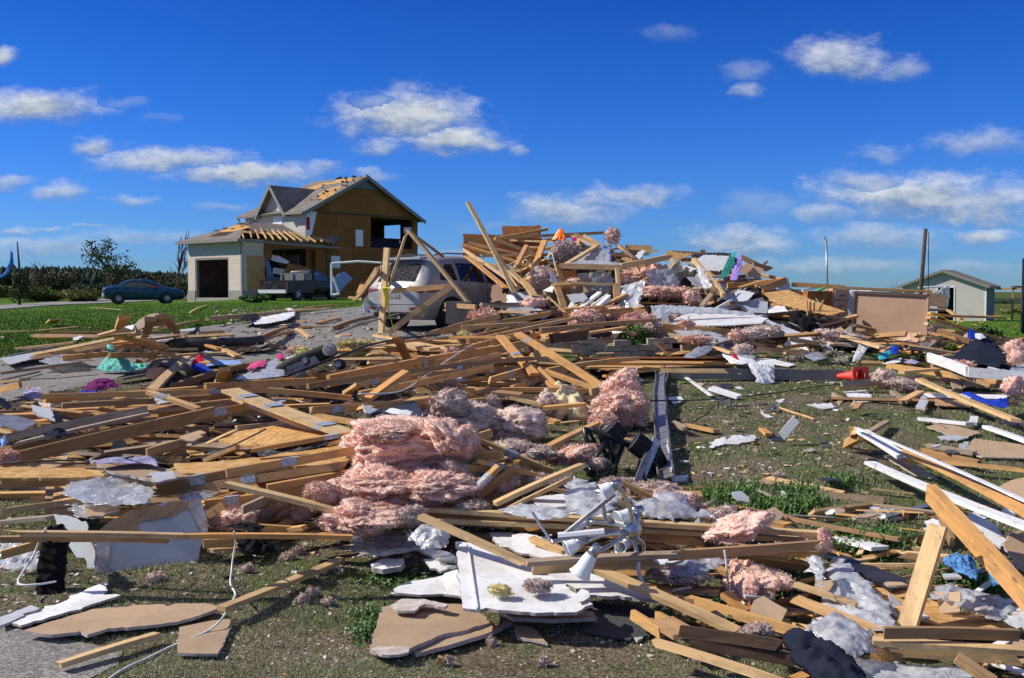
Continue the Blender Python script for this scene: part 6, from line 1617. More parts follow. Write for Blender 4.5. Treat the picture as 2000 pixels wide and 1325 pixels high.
I_(1055, 945, 60, 40, .15, ID); I_(1290, 962, 70, 40, .15, ID); I_(1325, 985, 95, 45, .16, IP, depth=.4, lump=.3, label='peach insulation bulge covered by clear plastic behind the chandelier'); I_(1360, 988, 40, 24, .15, IP)
I_(1420, 1010, 60, 40, .2, ID); I_(1450, 1035, 110, 50, .24, IP, tilt=-18, lump=.35, depth=.4, label='pointed pale insulation flap draped over the right end of the long beams'); I_(1612, 1058, 30, 50, .15, IP); I_(1580, 1068, 50, 22, .18, IP)
I_(1478, 1145, 70, 85, .08, IP, lump=.4, depth=.35, label='upright pale pink insulation tuft above the orange plank at lower right'); I_(1510, 1138, 70, 45, .12, IP, lump=.3, depth=.3); I_(1480, 1235, 55, 30, .15, ID)
I_(1440, 1105, 30, 30, .12, IP); I_(1250, 1100, 60, 22, .12, ID); I_(1050, 1151, 50, 12, .2, ID, label='thin grey gypsum crust on the big white panel', name='gypsum_crust'); I_(1330, 1125, 120, 30, .1, ID)
I_(975, 1153, 42, 26, .2, 'insul_yellow', label='yellow foam lump on the big white drywall panel', name='foam_lump'); I_(690, 671, 60, 14, .2, 'insul_yellow'); I_(590, 690, 30, 22, .2, 'insul_yellow'); I_(905, 652, 20, 12, .3, 'insul_yellow')
I_(575, 682, 26, 16, .2, IP); I_(1145, 628, 55, 44, .35, IP, label='round pink insulation clump beside the shrub at the heap foot'); I_(945, 615, 52, 20, .45, IP); I_(882, 690, 22, 26, .3, IP); I_(900, 712, 40, 15, .3, IP); I_(860, 745, 50, 20, .3, ID)
I_(1105, 490, 50, 40, m=ID, d=23.5); I_(1197, 460, 25, 26, m=IP, d=24.4, label='small pink insulation ball perched on top of the heap'); I_(1060, 545, 70, 45, m=ID, d=21.9, label='grey-pink insulation slab left of the open stud box'); I_(1045, 590, 40, 24, m=IP, d=21)
I_(1205, 612, 40, 24, m=IP, d=20.3); I_(1250, 545, 80, 45, m=IP, d=22.5, batt=.4); I_(1290, 540, 36, 50, m=IP, d=22.6, batt=.5); I_(1292, 570, 78, 20, m=IP, d=21.6, batt=.7, label='rolled pink insulation log right of the open stud box'); I_(1352, 578, 28, 24, m=IP, d=21.2)
I_(1245, 625, 60, 26, .35, IP); I_(1280, 640, 60, 24, .3, ID); I_(1340, 632, 26, 16, .5, IP); I_(1440, 656, 30, 24, .3, IP); I_(1480, 650, 80, 24, .35, ID, tilt=-12); I_(1360, 662, 50, 12, .35, IP); I_(1452, 685, 40, 26, .08, ID); I_(1300, 560, 40, 40, m=ID, d=23)
I_(1648, 660, 90, 26, .12, ID, batt=.6, tilt=8); I_(1730, 738, 44, 40, .05, ID); I_(1770, 752, 60, 24, .04, ID); I_(1690, 735, 20, 12, .02, ID); I_(1990, 688, 40, 50, .3, IP, label='pink insulation clump at the right edge above the black tarp strip'); I_(1985, 755, 44, 46, .2, IP)
I_(1880, 742, 60, 14, .08, IP); I_(1950, 745, 60, 20, .08, ID); I_(1880, 712, 50, 14, .15, IP); I_(6, 892, 46, 26, .35, IP); I_(1065, 758, 20, 12, .1, ID); I_(1132, 745, 20, 26, .02, IP); I_(1165, 905, 30, 24, .1, ID); I_(1250, 955, 50, 30, .15, ID)
I_(640, 985, 60, 30, .25, IP); I_(760, 1000, 60, 30, .28, IP); I_(740, 992, 70, 30, .3, IP); I_(925, 990, 60, 26, .25, ID); I_(905, 960, 60, 26, .25, IP); I_(1085, 940, 60, 20, .2, ID); I_(1205, 945, 60, 26, .15, ID)
for (x, y, w_) in ((610, 1160, 20), (660, 1120, 16), (590, 1175, 18), (560, 1090, 24), (580, 1080, 20), (640, 1180, 22), (1060, 1300, 14), (875, 1300, 12), (480, 1115, 20), (300, 1130, 30), (1520, 930, 16), (1370, 1290, 24), (1655, 1060, 16), (960, 1262, 12)): I_(x, y, w_, w_*.6, 0, ID, sub=3, name='insulation_wisp')

# ---------------------------------------------------------------- clear plastic
film_([(118, 962), (150, 935), (190, 922), (240, 922), (300, 938), (290, 965), (225, 990), (165, 985)], h=.35, amp=.12, label='crumpled clear plastic below the OSB strip at left')
film_([(230, 975), (262, 945), (300, 948), (300, 968), (285, 985), (245, 988)], h=.36, amp=.06, m='film_thick'); film_([(140, 985), (205, 988), (222, 1004), (180, 1015), (145, 1010)], h=.2); film_([(345, 970), (380, 950), (430, 945), (440, 955), (405, 975), (360, 985)], h=.3)
film_([(0, 1062), (55, 1060), (82, 1080), (75, 1120), (40, 1160), (0, 1162)], plane=[(0, 1062, 'd', 6.6), (82, 1080, 'd', 6.4), (0, 1162, 'd', 6.0)], amp=.1, m='film_thick', label='sagging cloudy plastic at the far left edge by the black trousers')
film_([(680, 1075), (690, 1042), (760, 1035), (815, 1045), (860, 1065), (800, 1078), (735, 1090)], h=.12, amp=.06, label='dusty clear plastic under the bright pink tangle'); film_([(800, 1052), (822, 1035), (855, 1035), (880, 1050), (872, 1068), (830, 1076)], h=.2, belly=.07, m='film_thick', label='ballooned plastic bag by the slanting plank at centre')
film_([(0+975, 1000), (1010, 985), (1070, 990), (1108, 1000), (1110, 1012), (1060, 1018), (1010, 1008)], h=.32, m='film_thick'); film_([(1104, 960), (1112, 935), (1150, 942), (1190, 975), (1200, 1000), (1150, 1012), (1105, 1000)], h=.3, amp=.1, m='film_thick', label='shiny clear plastic crest behind the chandelier')
film_([(1215, 962), (1245, 985), (1290, 962), (1335, 968), (1350, 995), (1385, 1000), (1400, 1012), (1300, 1014), (1250, 1006)], h=.26, amp=.07, belly=.04, label='see-through plastic over the peach insulation behind the chandelier'); film_([(1170, 955), (1200, 948), (1215, 975), (1190, 985), (1172, 972)], h=.35, m='film_thick')
film_([(1624, 1092), (1653, 1097), (1688, 1135), (1733, 1178), (1755, 1236), (1666, 1228), (1602, 1216), (1606, 1176), (1618, 1131)], h=.12, amp=.12, n=22, m='film_thick', label='long pale plastic sheet sliding down beside the broad plank')
film_([(1582, 1240), (1600, 1222), (1624, 1212), (1672, 1228), (1703, 1256), (1698, 1280), (1655, 1284), (1610, 1268)], h=.14, amp=.1, m='film', belly=.08, label='billowing clear plastic beside the navy trousers'); film_([(1575, 1090), (1590, 1086), (1612, 1100), (1606, 1150), (1596, 1140)], h=.25, m='film_thick')
film_([(1817, 1166), (1825, 1150), (1849, 1143), (1900, 1156), (1977, 1174), (1985, 1190), (1951, 1217), (1881, 1190)], h=.1, amp=.1, m='film', label='crumpled clear plastic right of the broad pale plank'); film_([(1600, 1290), (1660, 1283), (1760, 1300), (1900, 1305), (1900, 1345), (1620, 1345)], h=.06, amp=.08, m='film_thick')
film_([(1960, 1215), (2000, 1180), (2040, 1190), (2040, 1240), (1985, 1228)], h=.2, m='film_thick'); film_([(1330, 1080), (1400, 1085), (1420, 1100), (1380, 1120), (1300, 1130)], h=.15)
film_([(1208, 590), (1212, 560), (1262, 548), (1256, 570), (1248, 600), (1232, 614), (1214, 606)], plane=[(1208, 590, 'd', 21.2), (1262, 548, 'd', 21.3), (1232, 614, 'd', 20.8)], amp=.2, m='film_thick', label='white plastic hanging right of the open stud box')
film_([(1120, 515), (1165, 482), (1190, 478), (1192, 512), (1150, 518)], plane=[(1120, 515, 'd', 22.8), (1190, 478, 'd', 23.2), (1192, 512, 'd', 22.6)], amp=.1, label='clear plastic stretched over the stud box top'); film_([(1092, 518), (1150, 508), (1212, 514), (1206, 522)], plane=[(1092, 518, 'd', 22), (1212, 514, 'd', 22.4), (1206, 522, 'd', 21.9)], m='film_thick')
film_([(1128, 535), (1180, 530), (1200, 545), (1190, 575), (1140, 580)], plane=[(1128, 535, 'd', 22.4), (1200, 545, 'd', 22.4), (1140, 580, 'd', 22.2)], amp=.2); film_([(1262, 530), (1310, 525), (1328, 552), (1320, 572), (1270, 568)], plane=[(1262, 530, 'd', 22.2), (1328, 552, 'd', 22.2), (1270, 568, 'd', 21.9)], amp=.15)
film_([(1270, 598), (1300, 596), (1400, 602), (1500, 618), (1460, 616), (1310, 612), (1302, 632), (1280, 632)], plane=[(1270, 598, 'd', 20.1), (1500, 618, 'd', 20.0), (1280, 632, 'd', 19.6)], amp=.1, m='film_thick', label='long plastic draped over the white ceiling panel'); film_([(1300, 640), (1380, 642), (1430, 665), (1400, 672), (1340, 660)], h=.3, amp=.12, m='film_thick')
film_([(1360, 512), (1366, 508), (1392, 560), (1376, 566), (1364, 540)], plane=[(1360, 512, 'd', 22.3), (1366, 508, 'd', 22.3), (1376, 566, 'd', 21.2)], amp=.1, m='film_thick'); film_([(455, 742), (500, 722), (540, 700), (558, 712), (556, 735), (500, 742)], h=.25, amp=.08, m='film_thick', label='clear plastic left of the upturned toy car')
film_([(75, 706), (110, 694), (150, 694), (160, 708), (100, 713)], h=.15); film_([(988, 600), (1040, 600), (1052, 615), (1000, 618)], h=.3); film_([(1975, 720), (2030, 700), (2030, 775), (1985, 765)], h=.2); film_([(1560, 690), (1600, 688), (1615, 700), (1590, 706)], h=.1)
film_([(1700, 1002), (1722, 990), (1745, 1000), (1740, 1012), (1712, 1016)], h=.03, m='film_thick'); film_([(1390, 695), (1470, 690), (1475, 700), (1420, 702)], h=.1, m='film_thick')
film_([(718, 575), (706, 600), (700, 615), (714, 618), (720, 600)], plane=[(718, 575, 'd', 24.0), (700, 615, 'd', 23.6), (720, 600, 'd', 23.8)], m='film_thick', label='white plastic hanging at the rear left corner of the silver SUV')

# ---------------------------------------------------------------- cloth
def C_(pts, m, label=None, **k): return patch(pts, 'cloth_'+m, label=label, adj=k.pop('adj', m), noun='cloth', **k)
C_([(209, 676), (222, 676), (226, 690), (240, 700), (262, 712), (288, 712), (288, 722), (245, 727), (205, 727), (188, 722), (202, 708), (212, 694)], 'teal', 'teal cloth hung from the plank pile onto the driveway', plane=[(209, 676, 'd', 16.2), (288, 716, 'd', 15.5), (188, 722, 'd', 15.5)], amp=.16, freq=6, stretch=(1.6, .6))
C_([(164, 765), (170, 752), (190, 742), (218, 744), (234, 755), (212, 760), (190, 765)], 'purple', 'crumpled purple cloth on the driveway edge at left', h=.12, amp=.12); C_([(150, 775), (160, 762), (200, 768), (210, 790), (160, 790)], 'blue', h=.2, plane=[(150, 775, 'd', 13.2), (200, 768, 'd', 13.4), (160, 792, 'd', 12.9)], amp=.1, label='deep blue cloth under the planks left below the purple cloth')
C_([(140, 790), (150, 778), (165, 785), (165, 820), (145, 820)], 'black', plane=[(140, 790, 'd', 12.6), (165, 785, 'd', 12.6), (150, 820, 'd', 12.4)], amp=.08); C_([(45, 768), (62, 755), (82, 758), (80, 790), (66, 803), (56, 785)], 'lilac', 'lilac cloth hanging over planks at far left', plane=[(45, 768, 'd', 13.4), (82, 758, 'd', 13.4), (66, 803, 'd', 12.9)], amp=.08)
C_([(373, 710), (390, 690), (397, 693), (400, 715), (385, 718)], 'red', 'red cloth tip standing beside the bright blue shirt', plane=[(373, 710, 'd', 16.6), (397, 693, 'd', 16.7), (400, 715, 'd', 16.4)], amp=.06); C_([(372, 712), (395, 712), (414, 724), (400, 729), (378, 722)], 'blue', 'bright blue shirt on the driveway below the red cloth', h=.08, amp=.08)
C_([(400, 700), (420, 703), (470, 705), (475, 712), (430, 714), (405, 716)], 'blue_light', h=.04, amp=.05, label='blue and white striped cloth right of the red cloth'); C_([(290, 722), (312, 712), (345, 718), (350, 730), (300, 745), (285, 735)], 'darkbrown', 'dark brown cloth heap under the pale plank on the driveway', h=.1, amp=.1)
C_([(480, 722), (498, 708), (522, 706), (518, 716), (492, 722)], 'pink', 'hot pink cloth beside the plastic near the toy car', h=.25, amp=.08); C_([(540, 695), (550, 690), (556, 700), (545, 702)], 'magenta', h=.3, amp=.05); C_([(558, 700), (600, 690), (640, 700), (620, 712), (570, 712)], 'white', h=.28, amp=.05, adj='rumpled white')
C_([(488, 626), (510, 620), (540, 616), (556, 606), (566, 602), (578, 606), (576, 618), (560, 626), (530, 632), (498, 634)], 'white', 'white sheet crumpled on the lawn edge before the garage', h=.12, amp=.14); C_([(466, 626), (480, 614), (500, 612), (506, 618), (490, 626)], 'black', 'black cloth on planks left of the white crumpled sheet', h=.2, amp=.08)
C_([(552, 640), (570, 632), (586, 632), (580, 640)], 'navy', h=.05); C_([(1070, 800), (1072, 770), (1090, 757), (1120, 756), (1134, 775), (1140, 790), (1160, 795), (1148, 820), (1112, 826), (1108, 812), (1086, 836)], 'cream', 'cream blanket folded over planks in the centre', plane=[(1070, 800, 'd', 11.7), (1134, 775, 'd', 11.8), (1086, 836, 'd', 11.35)], amp=.34, freq=2.6, t=.02, belly=.07)
C_([(1055, 655), (1036, 675), (1016, 698), (992, 708), (993, 716), (1010, 706), (1030, 705), (1044, 705), (1045, 680), (1058, 672)], 'brown', 'brown rag draped over crossed planks in the middle', plane=[(1055, 655, 'd', 17.2), (993, 712, 'd', 16.0), (1045, 700, 'd', 16.2)], amp=.12)
C_([(1376, 667), (1400, 668), (1396, 680), (1376, 696), (1358, 702), (1335, 698), (1355, 685)], 'grey', 'grey shirt draped at the left end of the grey beam', h=.25, amp=.12); C_([(1345, 662), (1364, 661), (1360, 672)], 'navy', h=.35)
C_([(1403, 676), (1412, 674), (1424, 690), (1440, 698), (1470, 702), (1482, 710), (1450, 713), (1428, 712), (1412, 696)], 'white', 'white shirt with red print stretched left of the white towel', h=.15, amp=.1); C_([(1428, 694), (1436, 691), (1444, 704), (1434, 700)], 'red', h=.32, amp=.03, adj='small red')
C_([(1461, 712), (1470, 706), (1500, 708), (1513, 714), (1513, 748), (1495, 752), (1474, 748), (1478, 740), (1468, 728)], 'white', 'white towel hanging over the long grey downspout', plane=[(1461, 712, 'd', surf(1480, 742, 0).y-.16), (1513, 714, 'd', surf(1480, 742, 0).y-.16), (1495, 752, 'd', surf(1480, 742, 0).y-.36)], amp=.10, freq=4, stretch=(2.2, .3))
C_([(1425, 548), (1436, 515), (1446, 499), (1450, 505), (1448, 525), (1440, 548)], 'violet', 'violet cloth hanging at the heap top beside the dark green cloth', plane=[(1425, 548, 'd', 22.6), (1446, 499, 'd', 23.2), (1440, 548, 'd', 22.5)], amp=.12, stretch=(.6, 2)); C_([(1404, 548), (1422, 505), (1434, 492), (1436, 512), (1420, 540)], 'teal_dark', 'dark green cloth hanging left of the violet cloth', plane=[(1404, 548, 'd', 22.8), (1434, 492, 'd', 23.4), (1420, 540, 'd', 22.7)], amp=.12)
C_([(1428, 500), (1434, 491), (1440, 494), (1434, 503)], 'aqua', h=1.6, plane=[(1428, 500, 'd', 23.2), (1440, 494, 'd', 23.2), (1434, 503, 'd', 23.1)]); C_([(1174, 480), (1188, 477), (1195, 495), (1194, 512), (1184, 510)], 'blue_light', 'pale blue cloth at the top of the plastic on the heap', plane=[(1174, 480, 'd', 23.1), (1195, 495, 'd', 23.1), (1184, 510, 'd', 22.8)], amp=.1)
C_([(1088, 460), (1096, 445), (1102, 452), (1106, 470), (1094, 478)], 'orange', 'bright orange cloth at the left heap peak', plane=[(1088, 460, 'd', 24.3), (1102, 452, 'd', 24.3), (1094, 478, 'd', 24.1)], amp=.08); C_([(1116, 465), (1130, 462), (1132, 480), (1120, 484)], 'magenta', plane=[(1116, 465, 'd', 24.2), (1130, 462, 'd', 24.2), (1120, 484, 'd', 24.1)])
C_([(1715, 700), (1722, 685), (1742, 676), (1750, 680), (1736, 700), (1720, 704)], 'aqua', 'turquoise striped cloth below the dresser back', h=.12, amp=.12); C_([(1738, 682), (1750, 674), (1757, 682), (1752, 694), (1742, 692)], 'blue', 'royal blue cloth bunched right of the turquoise cloth', h=.15, amp=.1)
C_([(1848, 706), (1870, 690), (1902, 668), (1914, 655), (1930, 660), (1950, 680), (1966, 706), (1950, 722), (1905, 712), (1880, 708)], 'navy', 'big black tarp bunched on the debris at right', h=.2, amp=.3, adj='black'); C_([(1900, 720), (1940, 706), (1975, 716), (1970, 726), (1920, 728)], 'black', h=.1)
C_([(1888, 650), (1898, 642), (1908, 652), (1905, 666), (1892, 664)], 'blue', h=.3, plane=[(1888, 650, 'd', 20), (1908, 652, 'd', 20), (1892, 664, 'd', 19.8)]); C_([(1904, 652), (1918, 652), (1926, 660), (1914, 664), (1905, 660)], 'white', h=.4, label='small white bundle on the planks left of the black tarp top')
C_([(1879, 770), (1895, 767), (1912, 776), (1935, 785), (1968, 779), (1970, 796), (1950, 798), (1925, 790), (1900, 780)], 'blue', 'royal blue plastic strip twisted on the long pale plank at right', h=.18, amp=.1)
C_([(1765, 708), (1780, 702), (1795, 707), (1790, 712)], 'lilac', h=.1, adj='whitish lilac'); C_([(1722, 712), (1750, 702), (1762, 700), (1758, 708), (1735, 712)], 'white', h=.1)
C_([(1702, 670), (1690, 688), (1680, 703), (1664, 708), (1668, 695), (1676, 678), (1680, 668)], 'white', 'white ribbon strip curling down beside the red cone', plane=[(1702, 670, 'd', 18.4), (1664, 708, 'd', 17.2), (1680, 668, 'd', 18.3)], amp=.05)
C_([(1839, 1097), (1861, 1089), (1900, 1096), (1912, 1122), (1908, 1138), (1890, 1126), (1865, 1118)], 'denim', 'blue patterned cloth under the orange beam at right', h=.1, amp=.12); C_([(1930, 1120), (1945, 1118), (1962, 1140), (1940, 1145)], 'denim', h=.1)
C_([(1528, 1245), (1548, 1240), (1590, 1250), (1640, 1272), (1668, 1296), (1692, 1326), (1690, 1345), (1610, 1345), (1585, 1310), (1552, 1288)], 'navy', 'navy trousers crumpled across the dark planks at bottom right', h=.16, amp=.14, t=.03)
C_([(88, 1040), (95, 1030), (112, 1026), (130, 1036), (136, 1048), (126, 1070), (122, 1140), (118, 1170), (72, 1168), (70, 1130), (80, 1070)], 'black', 'black trousers hanging over the lower beam at left', plane=[(88, 1040, 'd', 5.84), (136, 1048, 'd', 5.84), (72, 1168, 'd', 5.74)], amp=.06, t=.05, stretch=(2.4, .6))
C_([(88, 1040), (95, 1030), (112, 1026), (130, 1036), (132, 1046), (110, 1048)], 'black', h=.4, plane=[(88, 1042, 'd', 5.84), (130, 1042, 'd', 5.84), (110, 1028, 'd', 6.1)], amp=.03, adj='black waistband')
C_([(462, 1052), (520, 1060), (540, 1078), (500, 1085), (465, 1078)], 'black', 'black crumpled bag hanging under the lower beam', plane=[(462, 1052, 'd', 6.4), (540, 1078, 'd', 6.4), (465, 1078, 'd', 6.2)], amp=.08); C_([(440, 1030), (480, 1022), (520, 1030), (500, 1040)], 'black', h=.3, amp=.06)
C_([(180, 902), (220, 895), (290, 892), (305, 900), (310, 912), (280, 905), (200, 906)], 'lilac', 'pale lilac sheet edge behind the tan drywall at left', h=.46, amp=.05); C_([(85, 850), (100, 842), (128, 842), (130, 852), (110, 858)], 'navy', 'dark cap-like cloth on the grey plank at left', h=.55, amp=.08)
C_([(0, 860), (10, 852), (14, 866), (4, 876)], 'blue_light', h=.4); C_([(1560, 660), (1600, 656), (1625, 664), (1600, 676), (1565, 674)], 'lilac', h=.1, label='dark violet folded cloth at the heap foot below the table legs')
C_([(1545, 610), (1580, 612), (1600, 640), (1595, 662), (1560, 650), (1540, 630)], 'black', 'black fabric mass under the table legs', plane=[(1545, 610, 'd', 20.9), (1600, 640, 'd', 20.6), (1560, 660, 'd', 20)], amp=.3); C_([(1262, 600), (1270, 596), (1276, 625), (1258, 628)], 'black', plane=[(1262, 600, 'd', 20.2), (1276, 625, 'd', 19.9), (1258, 628, 'd', 19.9)])
C_([(1310, 505), (1325, 505), (1340, 540), (1320, 545), (1308, 525)], 'cream', plane=[(1310, 505, 'd', 23.3), (1340, 540, 'd', 23), (1308, 525, 'd', 23)], adj='pale cream')

# ---------------------------------------------------------------- signature objects
# upturned ride-on toy car
rc = surf(615, 728, .18); ty = empty('toy_car', rc, 'dark ride-on toy car tipped on its side among the debris, grey wheels up', 'toy car')
L_ = lambda px, py, d: atd(px, py, d)-ty.location
d0 = rc.y
mb = MB(); co, fs = ico(3); A_ = L_(600, 705, d0); 
vs = []
ax = (L_(650, 690, d0)-L_(568, 722, d0+.0)).normalized()
R_ = frame(ax)
for p in co:
    v = Vector(p); v = v/max(abs(v.x), abs(v.y)*.9+.1, abs(v.z))*.9
    arch = 1-.45*math.exp(-((abs(v.x)-.62)/.2)**2)*(v.z < 0); vs.append(A_+R_@Vector((v.x*.40, v.y*.24, v.z*.12*arch*(1-.3*(abs(v.x) > .8)))))
mb.add(vs, fs); mb.build('body', 'rubber_black', ty, smooth=True, origin=Vector((0, 0, 0)))
mb = MB(); mb.add([A_+R_@Vector((x, y, z)) for x, y, z in ((-.25, -.27, -.1), (.2, -.27, -.1), (.16, -.27, .02), (-.2, -.27, .02))], [(0, 1, 2, 3)]); mb.build('chassis_plate', 'metal_grey', ty, origin=Vector((0, 0, 0)))
for nm, (px, py, r_) in (('wheel', (583, 729, 12.5)), ('wheel', (644, 684, 12)), ('wheel', (600, 706, 9)), ('wheel', (664, 712, 10))):
    c_ = L_(px, py, d0-.22); rr = r_*d0/FPX; n_ = Vector((-.25, -1, .15)).normalized()
    wo = MB().tube([c_+n_*.05, c_+n_*.045, c_-n_*.045, c_-n_*.05], [rr*.88, rr, rr, rr*.9], 20).build('wheel', 'concrete' if r_ > 10 else 'rubber_black', ty, origin=Vector((0, 0, 0)))
    MB().tube([c_+n_*.05, c_+n_*.056], rr*.62, 14).build('rim', 'rim', wo, origin=Vector((0, 0, 0)))
    sp = MB()
    for k in range(6): a = k*pi/3; e1 = n_.orthogonal().normalized(); e2 = n_.cross(e1); sp.bar(c_+n_*.056, c_+n_*.058+(e1*cos(a)+e2*sin(a))*rr*.58, rr*.13, .012, n_)
    sp.build('spokes', 'concrete', wo, origin=Vector((0, 0, 0)))
# traffic cone lying, base towards us
DC = surf(1682, 748, 0).y-.5; cb = atd(1682, 734, DC); cone = empty('traffic_cone', cb, 'red traffic cone lying with square base facing the camera at the downspout end', 'traffic cone')
dirc = Vector((-.95, .30, .03)).normalized(); fc = frame(Vector((.35, -1, .1)), Vector((0, 0, 1)))
mb = MB(); n_ = Vector((.25, -1, .12)).normalized(); e1 = n_.cross(Vector((0, 0, 1))).normalized(); e2 = e1.cross(n_)
V = []; F = []
for i, (rf, z) in enumerate(((1, 0), (1, -.03))):
    for k in range(32):
        a = 2*pi*k/32+pi/4; sq = 1/max(abs(cos(a)), abs(sin(a))); V.append(n_*z+(e1*cos(a)+e2*sin(a))*.125*min(sq, 1.32))
for i, z in enumerate((0, -.03)):
    for k in range(32): a = 2*pi*k/32+pi/4; V.append(n_*z+(e1*cos(a)+e2*sin(a))*.085)
for k in range(32):
    j = (k+1) % 32; F += [(k, j, 64+j, 64+k), (32+k, 96+k, 96+j, 32+j), (k, 32+k, 32+j, j), (64+k, 64+j, 96+j, 96+k)]
world_mesh('base', V, F, 'cone_red', cone, origin=Vector((0, 0, 0)))
ax_ = Vector((-.62, .78, -.08)).normalized(); MB().tube([n_*-.01, ax_*.2+n_*-.02, ax_*.42], [.085, .06, .025], 20, cap=False).build('cone_body', 'cone_red', cone, smooth=True, origin=Vector((0, 0, 0)))
# long grey downspout + bent eaves gutter
def channel(name, pts, w, h, m, label, up=Vector((0, 0, 1)), hang=0, open_side='top'):
    P = pts; V = []; F = []; n = len(P); prof = [(-w/2, h), (-w/2, 0), (w/2, 0), (w/2, h), (w/2-.012, h), (w/2-.012, .01), (-w/2+.012, .01), (-w/2+.012, h)]
    for i, p in enumerate(P):
        d = (P[min(i+1, n-1)]-P[max(i-1, 0)]).normalized(); R = frame(d, up)
        for (a, b) in prof: V.append(p+R@Vector((0, a, b)))
    for i in range(n-1):
        for k in range(8): F.append((8*i+k, 8*i+(k+1) % 8, 8*i+8+(k+1) % 8, 8*i+8+k))
    F.append(tuple(range(8))); F.append(tuple(8*(n-1)+k for k in range(8))[::-1])
    o = world_mesh(name, V, F, m); tag(o, label, 'gutter')
    for k in range(hang):
        u_ = (k+.7)/hang*(n-1); i = min(int(u_), n-2); p = P[i].lerp(P[i+1], u_-i); d = (P[i+1]-P[i]).normalized(); R = frame(d, up)
        hm = MB().bar(p+R@Vector((0, -w/2, h*.9)), p+R@Vector((0, w/2, h*.9)), .02, .006); ho = hm.build('hanger', 'metal_grey', o); ho.location -= o.location
    return o
DD = surf(1480, 742, 0).y
pp = [atd(1312+i*37, 739+i*.5+(1.2 if i % 3 == 1 else 0), DD-i*.02) for i in range(10)]
channel('downspout', pp, .13, .15, 'fascia', 'long grey downspout lying across the lawn under the white towel', up=Vector((0, 0, 1)))
pg = [(1288, 722), (1292, 745), (1289, 770), (1290, 800), (1292, 830), (1295, 862), (1297, 890), (1299, 915), (1304, 945)]
channel('eaves_gutter', [surf(x, y, .02+.0*i)+Vector((0, 0, .04)) for i, (x, y) in enumerate(pg)], .14, .06, 'metal_grey', 'bent eaves gutter with hangers lying toward the camera at the lawn edge', up=Vector((-.35, 0, 1)), hang=9)
V = [surf(x+(12 if i % 2 else 6), y, 0)+Vector((0, 0, .02)) for i, (x, y) in enumerate(pg)]
w2 = MB(); 
for i in range(len(V)-1): w2.bar(V[i]+Vector((0, 0, .06)), V[i+1]+Vector((0, 0, .06)), .012, .035)
tag(w2.build('gutter_lip', 'trim_white'), 'zigzag white lip strip torn along the bent gutter', 'trim')
# drain pipe
cable([(333, 671, .08), (380, 671, .08), (440, 669, .08), (490, 667, .08), (512, 664, .08)], .085, 'pipe_black', 'black corrugated drain pipe lying across the driveway', 'drain_pipe', 'pipe', n=10)
cable([(457, 1039, .40), (460, 1060, .25), (455, 1090, .16), (452, 1118, .1), (450, 1140, .06), (459, 1158, .1), (458, 1166, .1), (445, 1190, .06), (430, 1213, .06), (405, 1233, .03), (365, 1250, .02), (330, 1265, .01), (290, 1285, .01), (250, 1303, .01), (215, 1325, .01), (190, 1350, .01)], .0055, 'trim_white', 'white electrical cord trailing from the lower beam across drywall to the bottom edge')
cable([(1128, 784, .1), (1283, 783, .25), (1400, 780, .05), (1500, 770, .03), (1600, 755, .03), (1660, 749, .03), (1705, 744, .03)], .008, 'rubber_black', 'thin black cable crossing the lawn from the gutter to the cone')
cable([(90, 1032, .42), (80, 1048, .3), (72, 1070, .2), (60, 1095, .15), (35, 1138, .1), (70, 1142, .1), (110, 1136, .1)], .006, 'trim_white', 'white wire loop around the hanging black trousers')
cable([(0, 906, .35), (60, 902, .37), (150, 899, .4), (200, 902, .42), (260, 892, .5)], .007, 'rubber_black', 'black wire running along the OSB strip at left'); cable([(340, 890, .4), (380, 885, .42), (420, 878, .42), (450, 872, .42), (520, 838, .5)], .006, 'rubber_black', 'thin dark wire arching over the tar paper at centre left')
cable([(560, 735, .5), (620, 712, .6), (680, 690, .7), (730, 672, .7), (800, 660, .6), (860, 654, .5)], .012, 'rubber_black', 'dark rod-like cable above the toy car'); cable([(700, 770, .5), (780, 765, .45), (830, 735, .5), (880, 700, .5), (920, 675, .5)], .007, 'trim_white', 'white wire arching across planks at centre')
cable([(1415, 1075, .3), (1418, 1095, .25), (1420, 1115, .2), (1424, 1150, .08), (1438, 1165, .1), (1455, 1180, .1)], .006, 'cloth_white', 'pink-white string hanging beside the pointed tuft'); cable([(1818, 612, .7), (1845, 622, .6), (1868, 634, .5), (1872, 624, .6)], .009, 'tape_yellow', 'yellow cord over planks left of the black tarp')
cable([(1780, 665, .3), (1750, 668, .3), (1700, 666, .35), (1640, 660, .35)], .008, 'rubber_black', 'black wire drooping below the dresser back'); cable([(1070, 505, .1), (1078, 495, .2), (1085, 520, .0), (1100, 545, -.1)], .015, 'cloth_white', 'pale hose loop on the left of the heap')
cable([(660, 700, .3), (720, 680, .5), (790, 664, .6)], .006, 'rubber_black', 'thin wire behind the toy car'); cable([(740, 688, .3), (775, 700, .4), (810, 715, .4), (840, 735, .4)], .006, 'rubber_black', 'thin wire looping right of the toy car')
# wire triangle handle and stick
sh = empty('hand_tool', surf(1512, 802, .02), 'metal triangle-handled tool with wooden stick lying on the lawn', 'tool')
q = [surf(x, y, .03)-sh.location for x, y in ((1501, 802), (1512, 788), (1520, 798), (1518, 802), (1501, 803))]; MB().tube(q, .012, 6).build('handle', 'chrome', sh); sh.children[0].location = (0, 0, 0) if False else sh.children[0].location
MB().tube([surf(1521, 797, .03)-sh.location, surf(1590, 819, .02)-sh.location], .014, 6).build('stick', 'wood_pale', sh)
